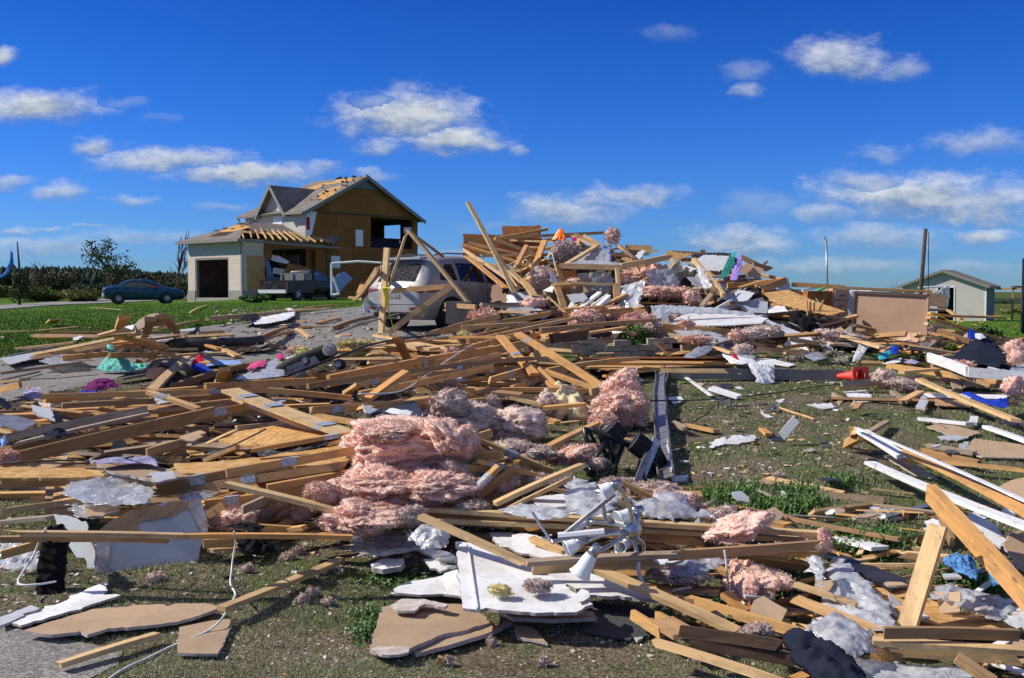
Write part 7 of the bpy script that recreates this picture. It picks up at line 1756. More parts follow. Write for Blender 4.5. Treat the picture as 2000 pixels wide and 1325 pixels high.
# dresser back
D0 = 20.9; ds = empty('dresser', atd(1740, 675, D0), 'large tan-backed dresser standing upright with dark top edge on the right', 'dresser')
cs = [(1671, 571), (1813, 578), (1808, 673), (1664, 660)]
Pd = [atd(x, y, D0+(.35 if x < 1700 else -.55)) for x, y in cs]; nd = (Pd[1]-Pd[0]).cross(Pd[3]-Pd[0]).normalized(); nd = nd if nd.y < 0 else -nd
V, F, _, _ = thicken([p-ds.location for p in Pd], [(0, 3, 2, 1)], nd, .10); world_mesh('carcass', V, F, 'laminate', ds)
def edge_bar(a, b, w_, nm, m='laminate_edge', pr=.012): MB().bar(Pd[a]-ds.location+nd*pr, Pd[b]-ds.location+nd*pr, w_, w_, nd).build(nm, m, ds)
edge_bar(0, 1, .055, 'top_edge'); edge_bar(0, 3, .04, 'side_edge', 'laminate_edge'); edge_bar(1, 2, .035, 'side_edge', 'laminate'); edge_bar(3, 2, .03, 'bottom_edge')
V, F, _, _ = thicken([Pd[0]-ds.location+Vector((-.03, 0, .02)), Pd[1]-ds.location+Vector((.03, 0, .02)), Pd[1]-ds.location+Vector((.03, .16, .02)), Pd[0]-ds.location+Vector((-.03, .16, .02))], [(0, 1, 2, 3)], Vector((0, 0, 1)), .03); world_mesh('top', V, F, 'laminate_edge', ds)
# drawer unit on its side
du = empty('drawer_unit', atd(1640, 628, 21.8), 'wooden drawer unit tipped beside the dresser on the heap', 'drawers')
R3 = Matrix.Rotation(.08, 3, 'Y')
MB().box((0, .25, .34), (.34, .45, .66), R3).build('carcass', 'laminate', du)
for k in range(3): dw = MB().box((.03*k-.02, 0, .12+k*.21), (.30, .03, .19), R3).build('drawer', 'laminate', du); MB().box((0, -.03, 0), (.08, .03, .02)).build('knob', 'laminate_edge', dw)
MB().box((-.42, .2, .32), (.5, .4, .62)).build('open_cabinet', 'osb_red', du)
# upturned stool legs
st_ = empty('stool', atd(1585, 628, 20.8), 'upturned stool with four orange wooden legs pointing up', 'stool')
for k, (dx, lean) in enumerate(((-.07, -.02), (-.02, .0), (.04, .02), (.08, .16))): MB().tube([(dx, .02*(k % 2), 0), (dx+lean, .02, .42)], [.022, .016], 8).build('leg', 'wood_orange', st_, origin=Vector((0, 0, 0)))
MB().tube([(0, 0, -.02), (0, 0, -.08)], .16, 16).build('seat', 'trim_white', st_, origin=Vector((0, 0, 0)))
# chandelier
D1 = 5.5; ch = empty('chandelier', atd(1235, 1060, D1), 'fallen chandelier with frosted glass bell shades and curved silver arms', 'chandelier')
cl = lambda px, py, dd=0: atd(px, py, D1+dd)-ch.location
MB().tube([cl(1240, 1003), cl(1238, 1020), cl(1236, 1032), cl(1236, 1045), cl(1240, 1055)], [.012, .03, .05, .045, .015], 14).build('hub', 'chrome', ch, smooth=True, origin=Vector((0, 0, 0)))
def smooth_pts(P, sub=6):
    Q = []
    for i in range(len(P)-1):
        p0, p1, p2, p3 = P[max(i-1, 0)], P[i], P[i+1], P[min(i+2, len(P)-1)]
        for k in range(sub): t = k/sub; Q.append(.5*((2*p1)+(p2-p0)*t+(2*p0-5*p1+4*p2-p3)*t*t+(3*p1-p0-3*p2+p3)*t**3))
    return Q+[P[-1]]
arms = [[(1236, 1035, 0), (1232, 1000, -.05), (1218, 965, -.1), (1207, 950, -.12), (1200, 950, -.12)], [(1230, 1038, 0), (1200, 1060, -.15), (1170, 1078, -.28), (1160, 1080, -.30)], [(1236, 1045, 0), (1246, 1090, -.1), (1248, 1120, -.12), (1258, 1142, -.15)],
        [(1228, 1030, 0), (1195, 1024, .05), (1160, 1020, .08), (1148, 1022, .1)], [(1228, 1042, 0), (1180, 1046, -.05), (1140, 1062, -.08), (1128, 1066, -.08)], [(1240, 1030, 0), (1246, 1010, .05), (1243, 1002, .08), (1238, 1000, .1)],
        [(1190, 1020, .05), (1182, 1010, .05), (1180, 995, .05), (1176, 990, .05)], [(1240, 1050, 0), (1256, 1062, .05), (1258, 1078, .05), (1266, 1082, .05)], [(1225, 1100, -.05), (1205, 1080, 0), (1200, 1076, .05)]]
for a in arms: MB().tube(smooth_pts([cl(*p) for p in a]), .0115, 8).build('arm', 'chrome', ch, smooth=True, origin=Vector((0, 0, 0)))
def rod(a, b, r_, nm='rod', m='chrome'): MB().tube([cl(*a), cl(*b)], r_, 8).build(nm, m, ch, origin=Vector((0, 0, 0)))
rod((1232, 1035, 0), (1078, 1058, -.1), .012); rod((1200, 965, 0), (1095, 1050, -.05), .014, m='metal_grey'); rod((1080, 1062, -.1), (1040, 1002, .1), .008); rod((1180, 1040, -.05), (1090, 1048, -.05), .022, m='trim_white')
def shade(base, mouth, r0, r1, sc=.6):
    a = cl(*base); b = cl(*mouth); ax2 = (b-a); r0 *= sc*.85; r1 *= sc*.8; rings = [(0, .4), (.1, .8), (.35, 1.0), (.65, 1.08), (.88, 1.25), (1, 1.5)]
    P_ = [a+ax2*t for t, _ in rings]; R_ = [r0*k for _, k in rings]; R_[-1] = r1; R_[-2] = (r1+R_[-3])/2
    s_ = MB().tube(P_, R_, 24, cap=False).build('lamp_shade', 'frosted_glass', ch, smooth=True, origin=Vector((0, 0, 0)))
    sm = s_.modifiers.new('t', 'SOLIDIFY'); sm.thickness = .004
    MB().tube([a-ax2.normalized()*.05, a-ax2.normalized()*.01, a+ax2.normalized()*.012], [.018, .028, .03], 12).build('socket', 'chrome', ch, smooth=True, origin=Vector((0, 0, 0)))
shade((1158, 1080, -.30), (1132, 1124, -.30), .075, .125); shade((1240, 1000, .1), (1208, 1016, .06), .07, .11); shade((1130, 1062, -.08), (1106, 1073, -.1), .07, .10); shade((1198, 950, -.12), (1178, 962, -.12), .07, .10)
shade((1225, 1062, .1), (1212, 1070, .0), .05, .07); shade((1145, 1022, .1), (1120, 1035, 0), .03, .04)
# black tubular frame tipped over with small tyres and a mesh panel
D2 = 8.75; bk = empty('cart_frame', surf(1210, 960, .0), 'black tubular metal cart frame tipped over with two small tyres', 'cart')
bl = lambda px, py, dd=0: atd(px, py, D2+dd)-bk.location
tubes = [((1142, 835, 0), (1150, 895, 0), .022), ((1150, 895, 0), (1152, 930, 0), .03), ((1148, 838, 0), (1165, 870, .1), .016), ((1155, 838, 0), (1280, 893, .2), .026), ((1205, 832, .3), (1148, 905, .0), .014), ((1185, 858, .0), (1152, 915, -.1), .022),
         ((1190, 860, 0), (1205, 935, .1), .022), ((1215, 875, .1), (1190, 940, -.1), .022), ((1170, 850, .1), (1190, 905, .3), .016), ((1175, 895, 0), (1205, 875, 0), .014), ((1240, 940, -.1), (1250, 900, .2), .014), ((1218, 868, .1), (1185, 945, -.2), .018), ((1150, 860, .1), (1200, 900, .3), .016)]
for a, b, r_ in tubes: MB().tube([bl(*a), bl(*b)], r_, 8).build('frame_tube', 'steel_black', bk, smooth=True, origin=Vector((0, 0, 0)))
MB().tube([bl(1146+18*cos(t), 912+16*sin(t), -.05) for t in np.linspace(0, 2*pi, 20)], .014, 8).build('hoop', 'metal_grey', bk, origin=Vector((0, 0, 0))); bk.children[-1].location += Vector((.12, 0, 0))
for (a, b, r_) in (((1186, 838, .15), (1206, 862, .15), .105), ((1238, 862, .05), (1262, 880, .05), .085)):
    p, q = bl(*a), bl(*b); ax2 = (q-p).normalized(); wo = MB().tube([p-ax2*.01, p, q, q+ax2*.01], [r_*.8, r_, r_, r_*.8], 20).build('wheel', 'rubber_black', bk, origin=Vector((0, 0, 0)))
    lug = MB()
    for k in range(14):
        t = k*2*pi/14; e1 = ax2.orthogonal().normalized(); e2 = ax2.cross(e1); o1 = (e1*cos(t)+e2*sin(t))*r_; lug.bar(p+o1, q+o1, .02, .016, o1)
    lug.build('tread', 'rubber_black', wo, origin=Vector((0, 0, 0))); MB().tube([p-ax2*.014, p-ax2*.02], r_*.4, 10).build('rim', 'metal_grey', wo, origin=Vector((0, 0, 0)))
MB().tube([bl(1148, 905, -.1), bl(1168, 918, 0)], [.07, .05], 12).build('housing', 'steel_black', bk, origin=Vector((0, 0, 0)))
gp = empty('grille_panel', surf(1270, 968, 0), 'dark mesh panel with metal side rail leaning beside the black cart frame', 'panel')
gl = lambda px, py, dd=0: atd(px, py, 8.7+dd)-gp.location
V, F, _, _ = thicken([gl(1285, 862, .2), gl(1306, 905, .25), gl(1300, 948, .0), gl(1262, 955, -.2), gl(1255, 925, -.15)], [(0, 1, 2, 3, 4)], Vector((.3, -.9, .2)), .03); world_mesh('mesh_sheet', V, F, 'rubber_black', gp)
MB().bar(gl(1282, 860, .15), gl(1238, 965, -.25), .07, .04, Vector((0, -1, 0))).build('side_rail', 'metal_plate', gp, origin=Vector((0, 0, 0))); MB().bar(gl(1268, 880, .05), gl(1244, 940, -.2), .05, .03, Vector((0, -1, 0))).build('inner_rail', 'metal_grey', gp, origin=Vector((0, 0, 0)))
for k in range(9): MB().bar(gl(1284-4*k+1, 872+9.5*k, .12-.04*k), gl(1306-.5*k, 908+4.5*k, .2-.03*k), .012, .012).build('mesh_bar', 'steel_black', gp, origin=Vector((0, 0, 0)))
# planter of split-face blocks with shrubs
pa = surf(1065, 688, 0, False); pb_ = surf(1300, 692, 0, False); ln = (pb_-pa).length; pl_ = empty('block_planter', pa, 'low curved retaining wall of tan blocks at the heap foot', 'retaining wall')
for r_ in range(3):
    k = 0; u_ = -.15*(r_ % 2)
    while u_ < ln:
        wd = .30; cpos = pa.lerp(pb_, (u_+wd/2)/ln)+Vector((0, .25*sin(pi*(u_/ln))*-1, 0)); cpos.z = float(G(cpos.x, cpos.y))+.02+.10*r_+.03
        if r_ == 2 and random.random() < .4: u_ += wd; continue
        bo = MB().box((0, 0, 0), (wd-.012, .2+random.uniform(-.01, .02), .095)).build('block', 'block_tan', pl_); bo.location = cpos-pl_.location; u_ += wd
for i, (px, pb2, w_, pt, m) in enumerate([(1240, 686, 100, 636, 'leaf_green'), (1205, 668, 60, 640, 'leaf_green'), (1040, 642, 34, 622, 'leaf_green'), (1100, 646, 46, 630, 'leaf_green'), (1400, 588, 22, 572, 'leaf_green'), (1818, 690, 70, 662, 'leaf_green'), (1858, 700, 40, 672, 'leaf_olive'),
                                         (1055, 648, 40, 630, 'leaf_green'), (1920, 668, 60, 635, 'leaf_green'), (500, 592, 60, 572, 'leaf_green'), (1790, 712, 30, 690, 'leaf_brown')]):
    d_ = (surf(px, pb2, 0, False).y if i != 9 else 50); lb = ['dark leafy shrub spilling over the right end of the block planter', 'small shrub on the left of the planter top', 'tiny green shrub among planks left of the round pink clump', 'low green shrub just left of the round pink clump', 'green sprig on the heap beside the sloping pale timber', 'broken leafy shrub below the dresser back', 'olive leaf clump left of the black tarp', 'second tiny green shrub between planks at the heap foot', 'broken green branches right of the planks before the shed', 'small green bush on the lawn before the broken garage', 'brown wilted plant below the dresser'][i]
    shrub(px, pb2, w_, pt, d_, m, lb, 60+i, leaf=.05*d_/20, n=900, clump=8)
def weeds(px, py, w_, h_, n, label, seed, hgt=.35, broad=.5):
    r = random.Random(seed); V = []; F = []; c0 = surf(px, py, 0)
    for i in range(n):
        x = px+r.gauss(0, w_/3.4); y = py+r.gauss(0, h_/3.4); p = surf(x, y, 0, False); hh = hgt*r.uniform(.3, 1.1); a = r.uniform(0, 6.28); ln_ = r.uniform(.1, .7)*hh
        tip = p+Vector((cos(a)*ln_, sin(a)*ln_, hh)); sd = Vector((-sin(a), cos(a), 0))*(.003 if r.random() > broad else .006); mid = p.lerp(tip, .55)+Vector((0, 0, hh*.12)); b = len(V)
        V += [p-sd*.4, p+sd*.4, mid+sd, mid-sd, tip]; F += [(b, b+1, b+2, b+3), (b+3, b+2, b+4)]
        if r.random() < broad:
            for k in range(3):
                q = p.lerp(tip, r.uniform(.3, 1)); aa = r.uniform(0, 6.28); L = r.uniform(.012, .03); e = Vector((cos(aa), sin(aa), r.uniform(-.2, .6))).normalized(); s2 = e.orthogonal().normalized(); b = len(V); V += [q, q+e*L*.5+s2*L*.35, q+e*L, q+e*L*.5-s2*L*.35]; F.append((b, b+1, b+2, b+3))
    o = world_mesh('weeds', V, F, 'leaf_green', origin=c0); tag(o, label, 'weeds', kind='stuff')
weeds(1430, 975, 140, 34, 900, 'tall grassy weeds at the lawn edge behind the pointed insulation flap', 1, .12, .35); weeds(1530, 1005, 150, 30, 900, 'leafy weeds right of the tall grassy clump', 2, .14, .7); weeds(1680, 1072, 140, 40, 1100, 'broad-leaved weeds left of the broad pale plank', 3, .12, .8)
weeds(1560, 1150, 120, 60, 500, 'weeds around the pale upright tuft', 4, .1, .8); weeds(1400, 1200, 150, 60, 450, 'weeds between the slanting planks at lower right', 5, .08, .7); weeds(1560, 975, 60, 20, 350, 'small green weed patch on the lawn', 6, .12, .8); weeds(1900, 1140, 120, 40, 500, 'weeds under the orange beam', 7, .12, .7); weeds(1650, 950, 60, 14, 200, 'low weeds on the lawn by the white trim', 8, .1, .9)
weeds(780, 1135, 160, 40, 700, 'short dark grass tuft above the brown panel', 9, .035, .3); weeds(720, 1230, 60, 60, 300, 'sparse green grass left of the brown panel', 10, .06, .4)
# small curios
def blob_things(): pass
for i, (px, py, w_, m, lb) in enumerate([(859, 1293, 10, 'wood_orange', 'small broken orange brick fragment at the bottom centre'), (1642, 1002, 9, 'cone_red', 'tiny orange cap among weeds at lower right'), (1768, 1010, 12, 'wood_orange', 'small orange chip on the lawn by the crumpled white paper')]):
    c = surf(px, py, .02); s_ = w_*c.y/FPX; tag(MB().box(c+Vector((0, 0, s_*.4)), (s_, s_*1.2, s_*1.3), Matrix.Rotation(.3, 3, 'Y')).build('brick_fragment', m), lb, 'fragment')
for i, (px, py) in enumerate([(1945, 822), (1962, 827)]):
    c = surf(px, py, .03); o = MB().tube([c, c+Vector((.02, 0, 0)), c+Vector((.16, .02, 0)), c+Vector((.2, .02, .01)), c+Vector((.25, .03, .01))], [.02, .045, .045, .02, .016], 12).build('plastic_bottle', 'film', smooth=True); tag(o, ['clear plastic bottle lying left by the long pale plank end', 'clear plastic bottle lying right by the long pale plank end'][i], 'bottle', 'bottles on the lawn')
    MB().tube([(.0, 0, 0), (.02, 0, 0)], .046, 12).build('cap', ['tape_yellow', 'cloth_magenta'][i], o)
sp_ = surf(1320, 745, .02); tag(MB().bar(surf(1327, 748, .02), surf(1350, 746, .02), .03, .01).build('green_strip', 'bright_green'), 'bright green plastic strip on the lawn below the downspout', 'strip')
tag(MB().bar(atd(1596, 570, 22.2), atd(1612, 562, 22.2), .06, .04).build('green_strip', 'bright_green'), 'bright lime green strip on the heap right side', 'strip')
bx = atd(920, 632, 21.3); cab = empty('grey_cabinet', bx, 'grey metal cabinet carcass lying open beside the SUV', 'cabinet')
for a, s, m in (((-.25, 0, .22), (.5, .5, .44), 'fascia'), ((.85, .1, .22), (.42, .4, .40), 'fascia'), ((.3, .25, .2), (.62, .04, .4), 'rubber_black')): MB().box(a, s).build('cabinet_side', m, cab)
for k in range(7): 
    px = [1010, 1570, 1600, 1625, 1655, 1640, 1550][k]; py = [610, 690, 695, 690, 700, 706, 700][k]; c = surf(px, py, .03); I_(px, py, 26, 12, .02, 'insul_dusty', sub=3, lump=.5, adj='grey crumbling', name='masonry_chunk'); bpy.data.objects[COL.objects[-1].name].data.materials[0] = MT['block_tan']; PEND[-1] = PEND[-1][:2]+('masonry chunk', 'masonry')+PEND[-1][4:]; COL.objects[-1]['category'] = 'masonry'
# ---------------------------------------------------------------- loose planks and sheets filling the heap and tangles
rf = random.Random(77)
def scatter(n, box, tones, lens, sizes, lift=(0, .25), az=(-.5, .5), tilt=(-.12, .2), keep=None):
    for _ in range(n):
        for _t in range(30):
            px = rf.uniform(box[0], box[2]); py = rf.uniform(box[1], box[3])
            if keep is None or keep(px, py): break
        p = surf(px, py, 0)
        L = rf.uniform(*lens); a = rf.uniform(*az); ti = rf.uniform(*tilt); d = Vector((cos(a)*cos(ti), sin(a)*cos(ti), sin(ti)))
        A = p-d*L/2; B = p+d*L/2; hz = lambda q: float(G(q.x, q.y)+M(q.x, q.y)); l = rf.uniform(*lift)
        A.z = max(hz(A)+.02, A.z+l); B.z = max(hz(B)+.02, B.z+l); 
        if proj(B)[1] > 1325 and proj(A)[1] > 1325: continue
        board(A, B, rf.choice(sizes), rf.choice(tones), roll=rf.uniform(-.6, .6))
top = lambda x: np.interp(x, [880, 905, 980, 1060, 1130, 1200, 1280, 1450, 1520, 1650, 1820, 2000], [520, 470, 470, 470, 470, 485, 500, 505, 550, 575, 625, 690])
hk = lambda px, py: py > top(px)+14
scatter(56, (900, 480, 1330, 690), 'poobbbgp', (.5, 2.2), 'fffFeEsq', (-.05, .15), (-1.2, 1.2), (-.35, .4), hk)
scatter(46, (1300, 510, 1660, 690), 'poobbgw', (.4, 1.8), 'ffFeEsqS', (-.05, .12), (-1.2, 1.2), (-.3, .3), hk)
scatter(22, (1815, 640, 2010, 720), 'poobbg', (.5, 1.8), 'ffFeEq', (0, .15), (-.8, .8), (-.2, .2), hk)
scatter(34, (640, 668, 1130, 760), 'oooppb', (.6, 2.6), 'ffeEFq', (0, .12), (-.35, .8), (-.06, .1))
scatter(40, (0, 785, 700, 905), 'oobbbg', (.6, 2.2), 'ffeEFqS', (-.05, .1), (-.3, .4), (-.08, .1))
scatter(24, (0, 900, 430, 1030), 'oobbg', (.4, 1.4), 'ffeEFS', (-.05, .08), (-.4, .4), (-.08, .1))
scatter(34, (420, 930, 1000, 1060), 'oobbp', (.25, 1.2), 'ffeEsS', (-.08, .05), (-.9, .9), (-.08, .1))
KR = lambda px, py: py < 1130 or px > 1330
scatter(34, (1050, 950, 1640, 1260), 'oobbppg', (.2, 1.0), 'ffeEsS', (-.02, .06), (-.9, .6), (-.08, .1), KR)
scatter(30, (1560, 1000, 2000, 1320), 'oobbpgw', (.25, 1.0), 'ffesSF', (-.02, .05), (-.9, .9), (-.06, .08))
scatter(16, (30, 650, 420, 715), 'oppbg', (.4, 1.6), 'ffeFS', (0, .15), (-.5, .5), (-.06, .1))
scatter(14, (400, 600, 760, 690), 'opbb', (.2, .9), 'ffFS', (0, .03), (-.8, .8), (-.02, .02))
scatter(18, (1700, 690, 2000, 800), 'opbgw', (.4, 1.6), 'ffeFSE', (0, .1), (-.6, .4), (-.05, .06))
scatter(14, (860, 760, 1180, 930), 'oobp', (.3, 1.3), 'ffeFS', (0, .05), (-.5, .9), (-.03, .06))
def rsheet(n, box, kinds, size, keep=None, lift=(0, .12), steep=.5):
    for _ in range(n):
        for _t in range(30):
            px = rf.uniform(box[0], box[2]); py = rf.uniform(box[1], box[3])
            if keep is None or keep(px, py): break
        p = surf(px, py, .03); k = rf.choice(kinds); s = rf.uniform(*size)
        nrm = Vector((rf.gauss(0, steep), rf.gauss(-steep*.6, steep), 1)).normalized(); a = nrm.orthogonal().normalized(); a = Matrix.Rotation(rf.uniform(0, 6.28), 3, nrm)@a; b = nrm.cross(a)
        m = rf.randint(4, 6); el = rf.uniform(.35, .9); P2 = [(s*cos(2*pi*i/m+rf.uniform(-.3, .3))*rf.uniform(.7, 1.1), el*s*sin(2*pi*i/m+rf.uniform(-.3, .3))) for i in range(m)]
        P2 = jag_outline(P2, .008, .06, rf); c = p+nrm*(s*.25*(1-nrm.z))+Vector((0, 0, rf.uniform(*lift)))
        v2, fs = cdt(P2, s*.4); vs = [Vector((q[0], q[1], .03*noise.noise(Vector((q[0]*3, q[1]*3, px))))) for q in v2]
        V, F, nt, ns = thicken(vs, fs, Vector((0, 0, 1)), .012); edge = 'gypsum' if 'drywall' in k else k
        nm, adj, noun, cat = {'drywall_white': ('drywall_sheet', 'broken white', 'drywall piece', 'drywall'), 'drywall_grey': ('drywall_sheet', 'broken grey', 'drywall piece', 'drywall'), 'drywall_tan': ('drywall_sheet', 'broken tan', 'drywall piece', 'drywall'), 'osb': ('osb_sheet', 'broken', 'OSB piece', 'board sheet'),
                              'osb_red': ('osb_sheet', 'broken reddish', 'OSB piece', 'board sheet'), 'tarpaper': ('tar_paper', 'ragged black', 'tar paper piece', 'tar paper'), 'plywood': ('plywood_sheet', 'broken', 'plywood piece', 'board sheet'), 'shingle_grey': ('shingle', 'loose grey', 'shingle', 'shingle'), 'laminate': ('cabinet_panel', 'brown', 'cabinet panel', 'panel')}[k]
        me = bpy.data.meshes.new(nm); me.from_pydata(V, [], F); o = link(nm, me, [k, edge, {'drywall_white': 'drywall_tan', 'drywall_tan': 'drywall_white'}.get(k, k)]); me.polygons.foreach_set('material_index', [0]*nt+[2]*nt+[1]*ns)
        o.matrix_world = Matrix.Translation(c)@Matrix((a, b, nrm)).transposed().to_4x4(); later(o, ('small ' if s < .2 else '')+adj, noun, cat, None, c)
K1 = ['drywall_white', 'drywall_grey', 'drywall_tan', 'osb', 'osb_red', 'tarpaper', 'plywood', 'laminate']
rsheet(40, (900, 490, 1330, 680), K1, (.12, .42), hk, steep=.7); rsheet(64, (1300, 510, 1670, 690), K1+['drywall_white', 'drywall_grey', 'drywall_white'], (.12, .45), hk, steep=.7); rsheet(22, (1560, 570, 1830, 690), K1, (.15, .45), hk, steep=.6); scatter(20, (1560, 575, 1830, 690), 'poobbg', (.5, 1.8), 'ffFeEsq', (-.05, .12), (-1, 1), (-.3, .3), hk); rsheet(14, (1815, 640, 2000, 720), K1, (.12, .3), hk)
rsheet(16, (640, 640, 1130, 760), ['osb', 'drywall_grey', 'tarpaper', 'plywood'], (.08, .25), steep=.2); rsheet(26, (0, 785, 700, 905), ['osb', 'drywall_grey', 'tarpaper', 'tarpaper', 'drywall_tan', 'plywood'], (.06, .22), steep=.3)
rsheet(14, (0, 900, 430, 1030), ['drywall_grey', 'tarpaper', 'drywall_tan'], (.05, .18), steep=.3); rsheet(34, (1050, 950, 1640, 1280), ['drywall_white', 'drywall_tan', 'drywall_grey', 'tarpaper'], (.04, .14), KR, steep=.3); rsheet(22, (1600, 1000, 2000, 1320), ['drywall_white', 'drywall_tan', 'drywall_grey', 'osb'], (.04, .12), steep=.3)
rsheet(24, (1310, 740, 1900, 920), ['drywall_white', 'drywall_grey', 'shingle_grey', 'drywall_tan'], (.03, .09), steep=.05); rsheet(14, (400, 600, 760, 690), ['drywall_white', 'drywall_grey', 'drywall_tan', 'shingle_grey'], (.06, .16), steep=.1); rsheet(12, (40, 650, 420, 730), ['drywall_white', 'drywall_grey', 'osb'], (.08, .2), steep=.2)
for (n, bx_, sz) in ((6, (920, 520, 1330, 640), (18, 45)), (6, (1300, 580, 1650, 680), (14, 36))):
    for _ in range(n):
        for _t in range(30):
            px = rf.uniform(bx_[0], bx_[2]); py = rf.uniform(bx_[1], bx_[3])
            if hk(px, py-10): break
        w_ = rf.uniform(*sz); I_(px, py, w_, w_*rf.uniform(.4, .7), -.05, rf.choice([IP, ID]), sub=4)
for i in range(12):
    for _t in range(30):
        px = rf.uniform(930, 1640); py = rf.uniform(520, 670)
        if hk(px, py-12): break
    s_ = rf.uniform(12, 26); pts = [(px+s_*cos(t)*rf.uniform(.7, 1.2), py+s_*.6*sin(t)*rf.uniform(.7, 1.2)) for t in np.linspace(0, 2*pi, 8)[:-1]]
    (C_ if i % 2 else lambda q, m, **k: film_(q, m='film_thick', **k))(pts, rf.choice(['navy', 'black', 'white', 'blue_light', 'darkbrown', 'lilac']), amp=.12, n=8, h=.05)

scatter(40, (0, 780, 700, 1040), 'oobbpg', (.3, 1.0), 'sSst', (.02, .14), (-1.2, 1.2), (-.15, .25)); scatter(40, (1050, 960, 2000, 1320), 'oobppg', (.2, .8), 'sSst', (.0, .08), (-1.2, 1.2), (-.1, .2), KR); scatter(30, (800, 690, 1250, 960), 'oobpp', (.3, .9), 'sSst', (.0, .10), (-1.2, 1.2), (-.1, .2))
# ---------------------------------------------------------------- litter too fine to count
def chips(name, n, box, m, size, label, thick=.4, dens=None, ymin=None, mound=False):
    px = rng.uniform(box[0], box[2], n); py = box[1]+(box[3]-box[1])*rng.uniform(0, 1, n)**(dens or 1)
    V = []; F = []
    dx = (px-1000)/FPX; yc = (662.5-py)/FPX; vy = cos(PITCH)+yc*sin(PITCH); vz = -sin(PITCH)+yc*cos(PITCH)
    t = np.full(n, 8.0)
    for _ in range(40):
        z = G(dx*t, vy*t)+(M(dx*t, vy*t) if mound else 0); t = t*.5+.5*np.clip((z-EYE)/vz, 2, 120)
    x = dx*t; y = vy*t; z = EYE+vz*t
    ok = (np.abs(z-G(x, y)-(M(x, y) if mound else 0)) < .05)
    for i in np.where(ok)[0]:
        s = rng.uniform(size[0], rng.uniform(*size))*(max(.55, t[i]/10) if t[i] < 10 else (t[i]/10)**.6); a = rng.uniform(0, 6.28); e = rng.uniform(.25, 1); R = Matrix.Rotation(a, 3, 'Z')@Matrix.Rotation(rng.normal(0, .3), 3, 'X')
        vs, fs = box_vf((x[i], y[i], z[i]+s*.12), (s, s*e, s*thick*e), R); b = len(V)
        for k, v in enumerate(vs): v += Vector(rng.normal(0, s*.08, 3)); V.append(v)
        F += [tuple(b+q for q in f) for f in fs]
    o = world_mesh(name, V, F, m, origin=Vector((0, 0, 0))); tag(o, label, 'litter', kind='stuff')
chips('drywall_crumbs', 1500, (-100, 700, 2100, 1340), 'drywall_white', (.005, .022), 'white drywall crumbs scattered over the grass', .3)
chips('drywall_crumbs', 1100, (-100, 640, 2100, 1340), 'gypsum', (.006, .028), 'grey gypsum crumbs scattered over the yard', .4)
chips('wood_splinters', 900, (-100, 640, 2100, 1340), 'wood_orange', (.008, .035), 'orange wood splinters scattered over the yard', .15)
chips('wood_splinters', 1300, (-50, 640, 1700, 1100), 'wood_pale', (.02, .10), 'pale wood splinters over the plank tangle', .12, mound=True)
chips('plaster_scraps', 900, (-50, 690, 1700, 1250), 'drywall_white', (.02, .07), 'white plaster scraps caught between the planks', .15, mound=True)
chips('dark_crumbs', 1500, (-100, 640, 2100, 1200), 'tarpaper', (.02, .09), 'black shingle crumbs through the debris', .15, mound=True)
chips('rubble_chips', 2600, (880, 500, 1700, 690), 'gypsum', (.02, .10), 'grey rubble chips over the heap', .5, mound=True)
chips('rubble_chips', 1600, (880, 500, 2000, 690), 'wood_orange', (.03, .16), 'broken wood chips over the heap', .2, mound=True)
chips('insulation_fluff', 3200, (0, 700, 1700, 1300), 'insul_dusty', (.01, .05), 'tiny tufts of insulation fluff over the yard', .5)
chips('stones', 700, (420, 600, 780, 700), 'block_tan', (.03, .10), 'small stones and grit on the driveway before the SUV', .5)
chips('driveway_grit', 700, (0, 640, 720, 790), 'gypsum', (.015, .05), 'grit on the driveway', .4)

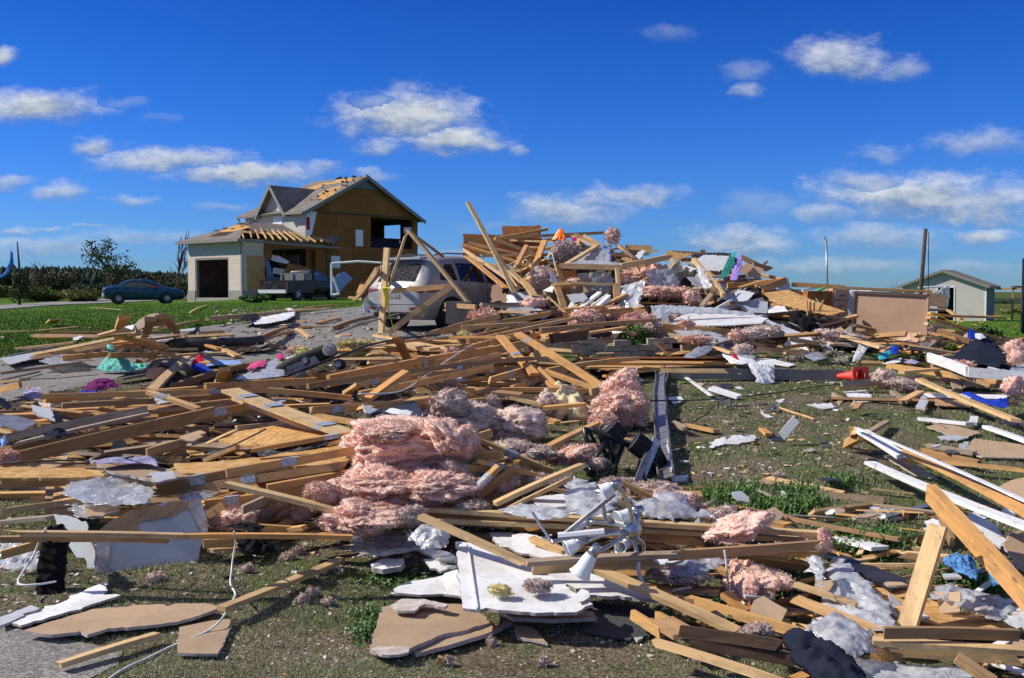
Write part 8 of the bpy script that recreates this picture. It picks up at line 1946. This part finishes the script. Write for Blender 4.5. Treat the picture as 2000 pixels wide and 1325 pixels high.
# ---------------------------------------------------------------- grass blades
def blades(name, n, box, m, hgt, wid, label, thr, invert=False, lean=1.0, flat=.5, bias=1.0):
    px = rng.uniform(box[0], box[2], n); py = box[1]+(box[3]-box[1])*rng.uniform(0, 1, n)**bias
    dx = (px-1000)/FPX; yc = (662.5-py)/FPX; vy = cos(PITCH)+yc*sin(PITCH); vz = -sin(PITCH)+yc*cos(PITCH); t = np.full(n, 8.0)
    for _ in range(30): t = t*.5+.5*np.clip((G(dx*t, vy*t)-EYE)/vz, 2, 120)
    x = dx*t; y = vy*t; z = G(x, y)
    f = (np.sin(x*1.7+2*np.sin(y*.9))+np.sin(y*2.3+1.7*np.sin(x*1.3+2))+.8*np.sin(x*5.1+y*3.3)+.6*np.sin(y*7.7-x*4.1))/3.4+rng.normal(0, .22, n)
    ok = (f > thr) if not invert else (f < thr)
    ok &= ~inside_any(px, py)
    fb = (np.sin(x*2.9+1.3*np.sin(y*2.1+1))+np.sin(y*3.7+1.9*np.sin(x*2.7))+.7*np.sin(x*9.1+y*6.3))/2.7+rng.normal(0, .15, n)
    if name != 'lawn_grass': ok &= fb > -.38
    x, y, z, t = x[ok], y[ok], z[ok], t[ok]; k = len(x)
    sc = np.clip(t/6, .8, 3.0); a = rng.uniform(0, 2*pi, k); h = rng.uniform(.4, 1.2, k)*hgt*np.minimum(sc, 1.6); w_ = wid*sc*rng.uniform(.6, 1.3, k); L = h*rng.uniform(.1, 1, k)*lean; lay = rng.uniform(0, 1, k) < flat; L = np.where(lay, h*1.1, L); h = np.where(lay, h*.25, h)
    P = np.stack([x, y, z], 1); s = np.stack([-np.sin(a), np.cos(a), np.zeros(k)], 1)*w_[:, None]; tip = P+np.stack([np.cos(a)*L, np.sin(a)*L, h], 1)
    V = np.empty((k, 3, 3)); V[:, 0] = P-s; V[:, 1] = P+s; V[:, 2] = tip
    me = bpy.data.meshes.new(name); me.vertices.add(3*k); me.vertices.foreach_set('co', V.ravel()); me.loops.add(3*k); me.loops.foreach_set('vertex_index', np.arange(3*k)); me.polygons.add(k); me.polygons.foreach_set('loop_start', np.arange(0, 3*k, 3)); me.polygons.foreach_set('loop_total', np.full(k, 3)); me.update(calc_edges=True)
    tag(link(name, me, m), label, 'grass', kind='stuff')
DR = [[(-300, 735), (0, 702), (200, 672), (350, 648), (480, 630), (560, 618), (640, 606), (720, 600), (900, 640), (960, 662), (640, 690), (560, 702), (400, 720), (290, 730), (200, 752), (110, 768), (0, 790), (-300, 830)], [(-200, 1270), (0, 1225), (110, 1245), (240, 1275), (150, 1340), (-200, 1420)], [(-300, 622), (0, 606), (200, 593), (340, 587), (480, 584), (480, 570), (-300, 570)]]
def inside_any(px, py):
    m = np.zeros(len(px), bool)
    for poly in DR:
        c = np.zeros(len(px), bool); j = len(poly)-1
        for i in range(len(poly)):
            xi, yi = poly[i]; xj, yj = poly[j]
            if yi != yj: c ^= ((yi > py) != (yj > py)) & (px < (xj-xi)*(py-yi)/(yj-yi)+xi)
            j = i
        m |= c
    return m
blades('dry_grass', 300000, (-250, 690, 2250, 1360), 'blade_dry', .024, .0017, 'dry mown grass clippings covering the yard', -.5, flat=.75)
blades('green_grass', 200000, (-250, 690, 2250, 1360), 'blade_green', .035, .0018, 'short green grass growing in patches over the yard', -.14, flat=.3)
blades('lawn_grass', 130000, (-250, 592, 700, 720), 'blade_lawn', .028, .004, 'bright green lawn left of the driveway', -2, flat=.1, lean=.6, bias=1.2)
blades('lawn_grass', 9000, (1900, 618, 2200, 690), 'blade_lawn', .05, .006, 'bright green grass by the shed', -2, flat=.1, lean=.6)
def cap(prefix, lim, label):
    L = [t for t in PEND if t[0].name.split('.')[0] == prefix]
    def size(t):
        o = t[0]; bb = [proj(o.matrix_world@Vector(c)) for c in o.bound_box]; return max(math.hypot(a[0]-b[0], a[1]-b[1]) for a in bb for b in bb)
    L.sort(key=size, reverse=True); rest = L[lim:]
    if not rest: return
    V = []; F = []; MI = []; mats = []
    for t in rest:
        o = t[0]; me = o.data; b = len(V); V += [o.matrix_world@v.co for v in me.vertices]
        ix = []
        for m in me.materials:
            if m not in mats: mats.append(m)
            ix.append(mats.index(m))
        for p in me.polygons: F.append(tuple(b+i for i in p.vertices)); MI.append(ix[p.material_index])
        for ch in list(o.children): bpy.data.objects.remove(ch)
        PEND.remove(t); bpy.data.objects.remove(o)
    me = bpy.data.meshes.new(prefix+'_litter'); me.from_pydata([tuple(v) for v in V], [], F)
    for m in mats: me.materials.append(m)
    me.polygons.foreach_set('material_index', MI); o = bpy.data.objects.new(prefix+'_litter', me); COL.objects.link(o); tag(o, label, 'litter', kind='stuff')
bpy.context.view_layer.update()
cap('wooden_plank', 290, 'small broken plank ends strewn through the heap and tangles'); cap('timber', 290, 'small broken beam ends strewn through the debris')
finish_labels()
for o in COL.objects:
    l = o.get('label', '')
    if o.parent is None and len(l.split()) > 16: o['label'] = l.replace('insulation lump', 'insulation').replace('tar paper piece', 'tar paper').replace('the ', '', 1) if len(l.split()) < 19 else ' '.join(l.split()[:16])
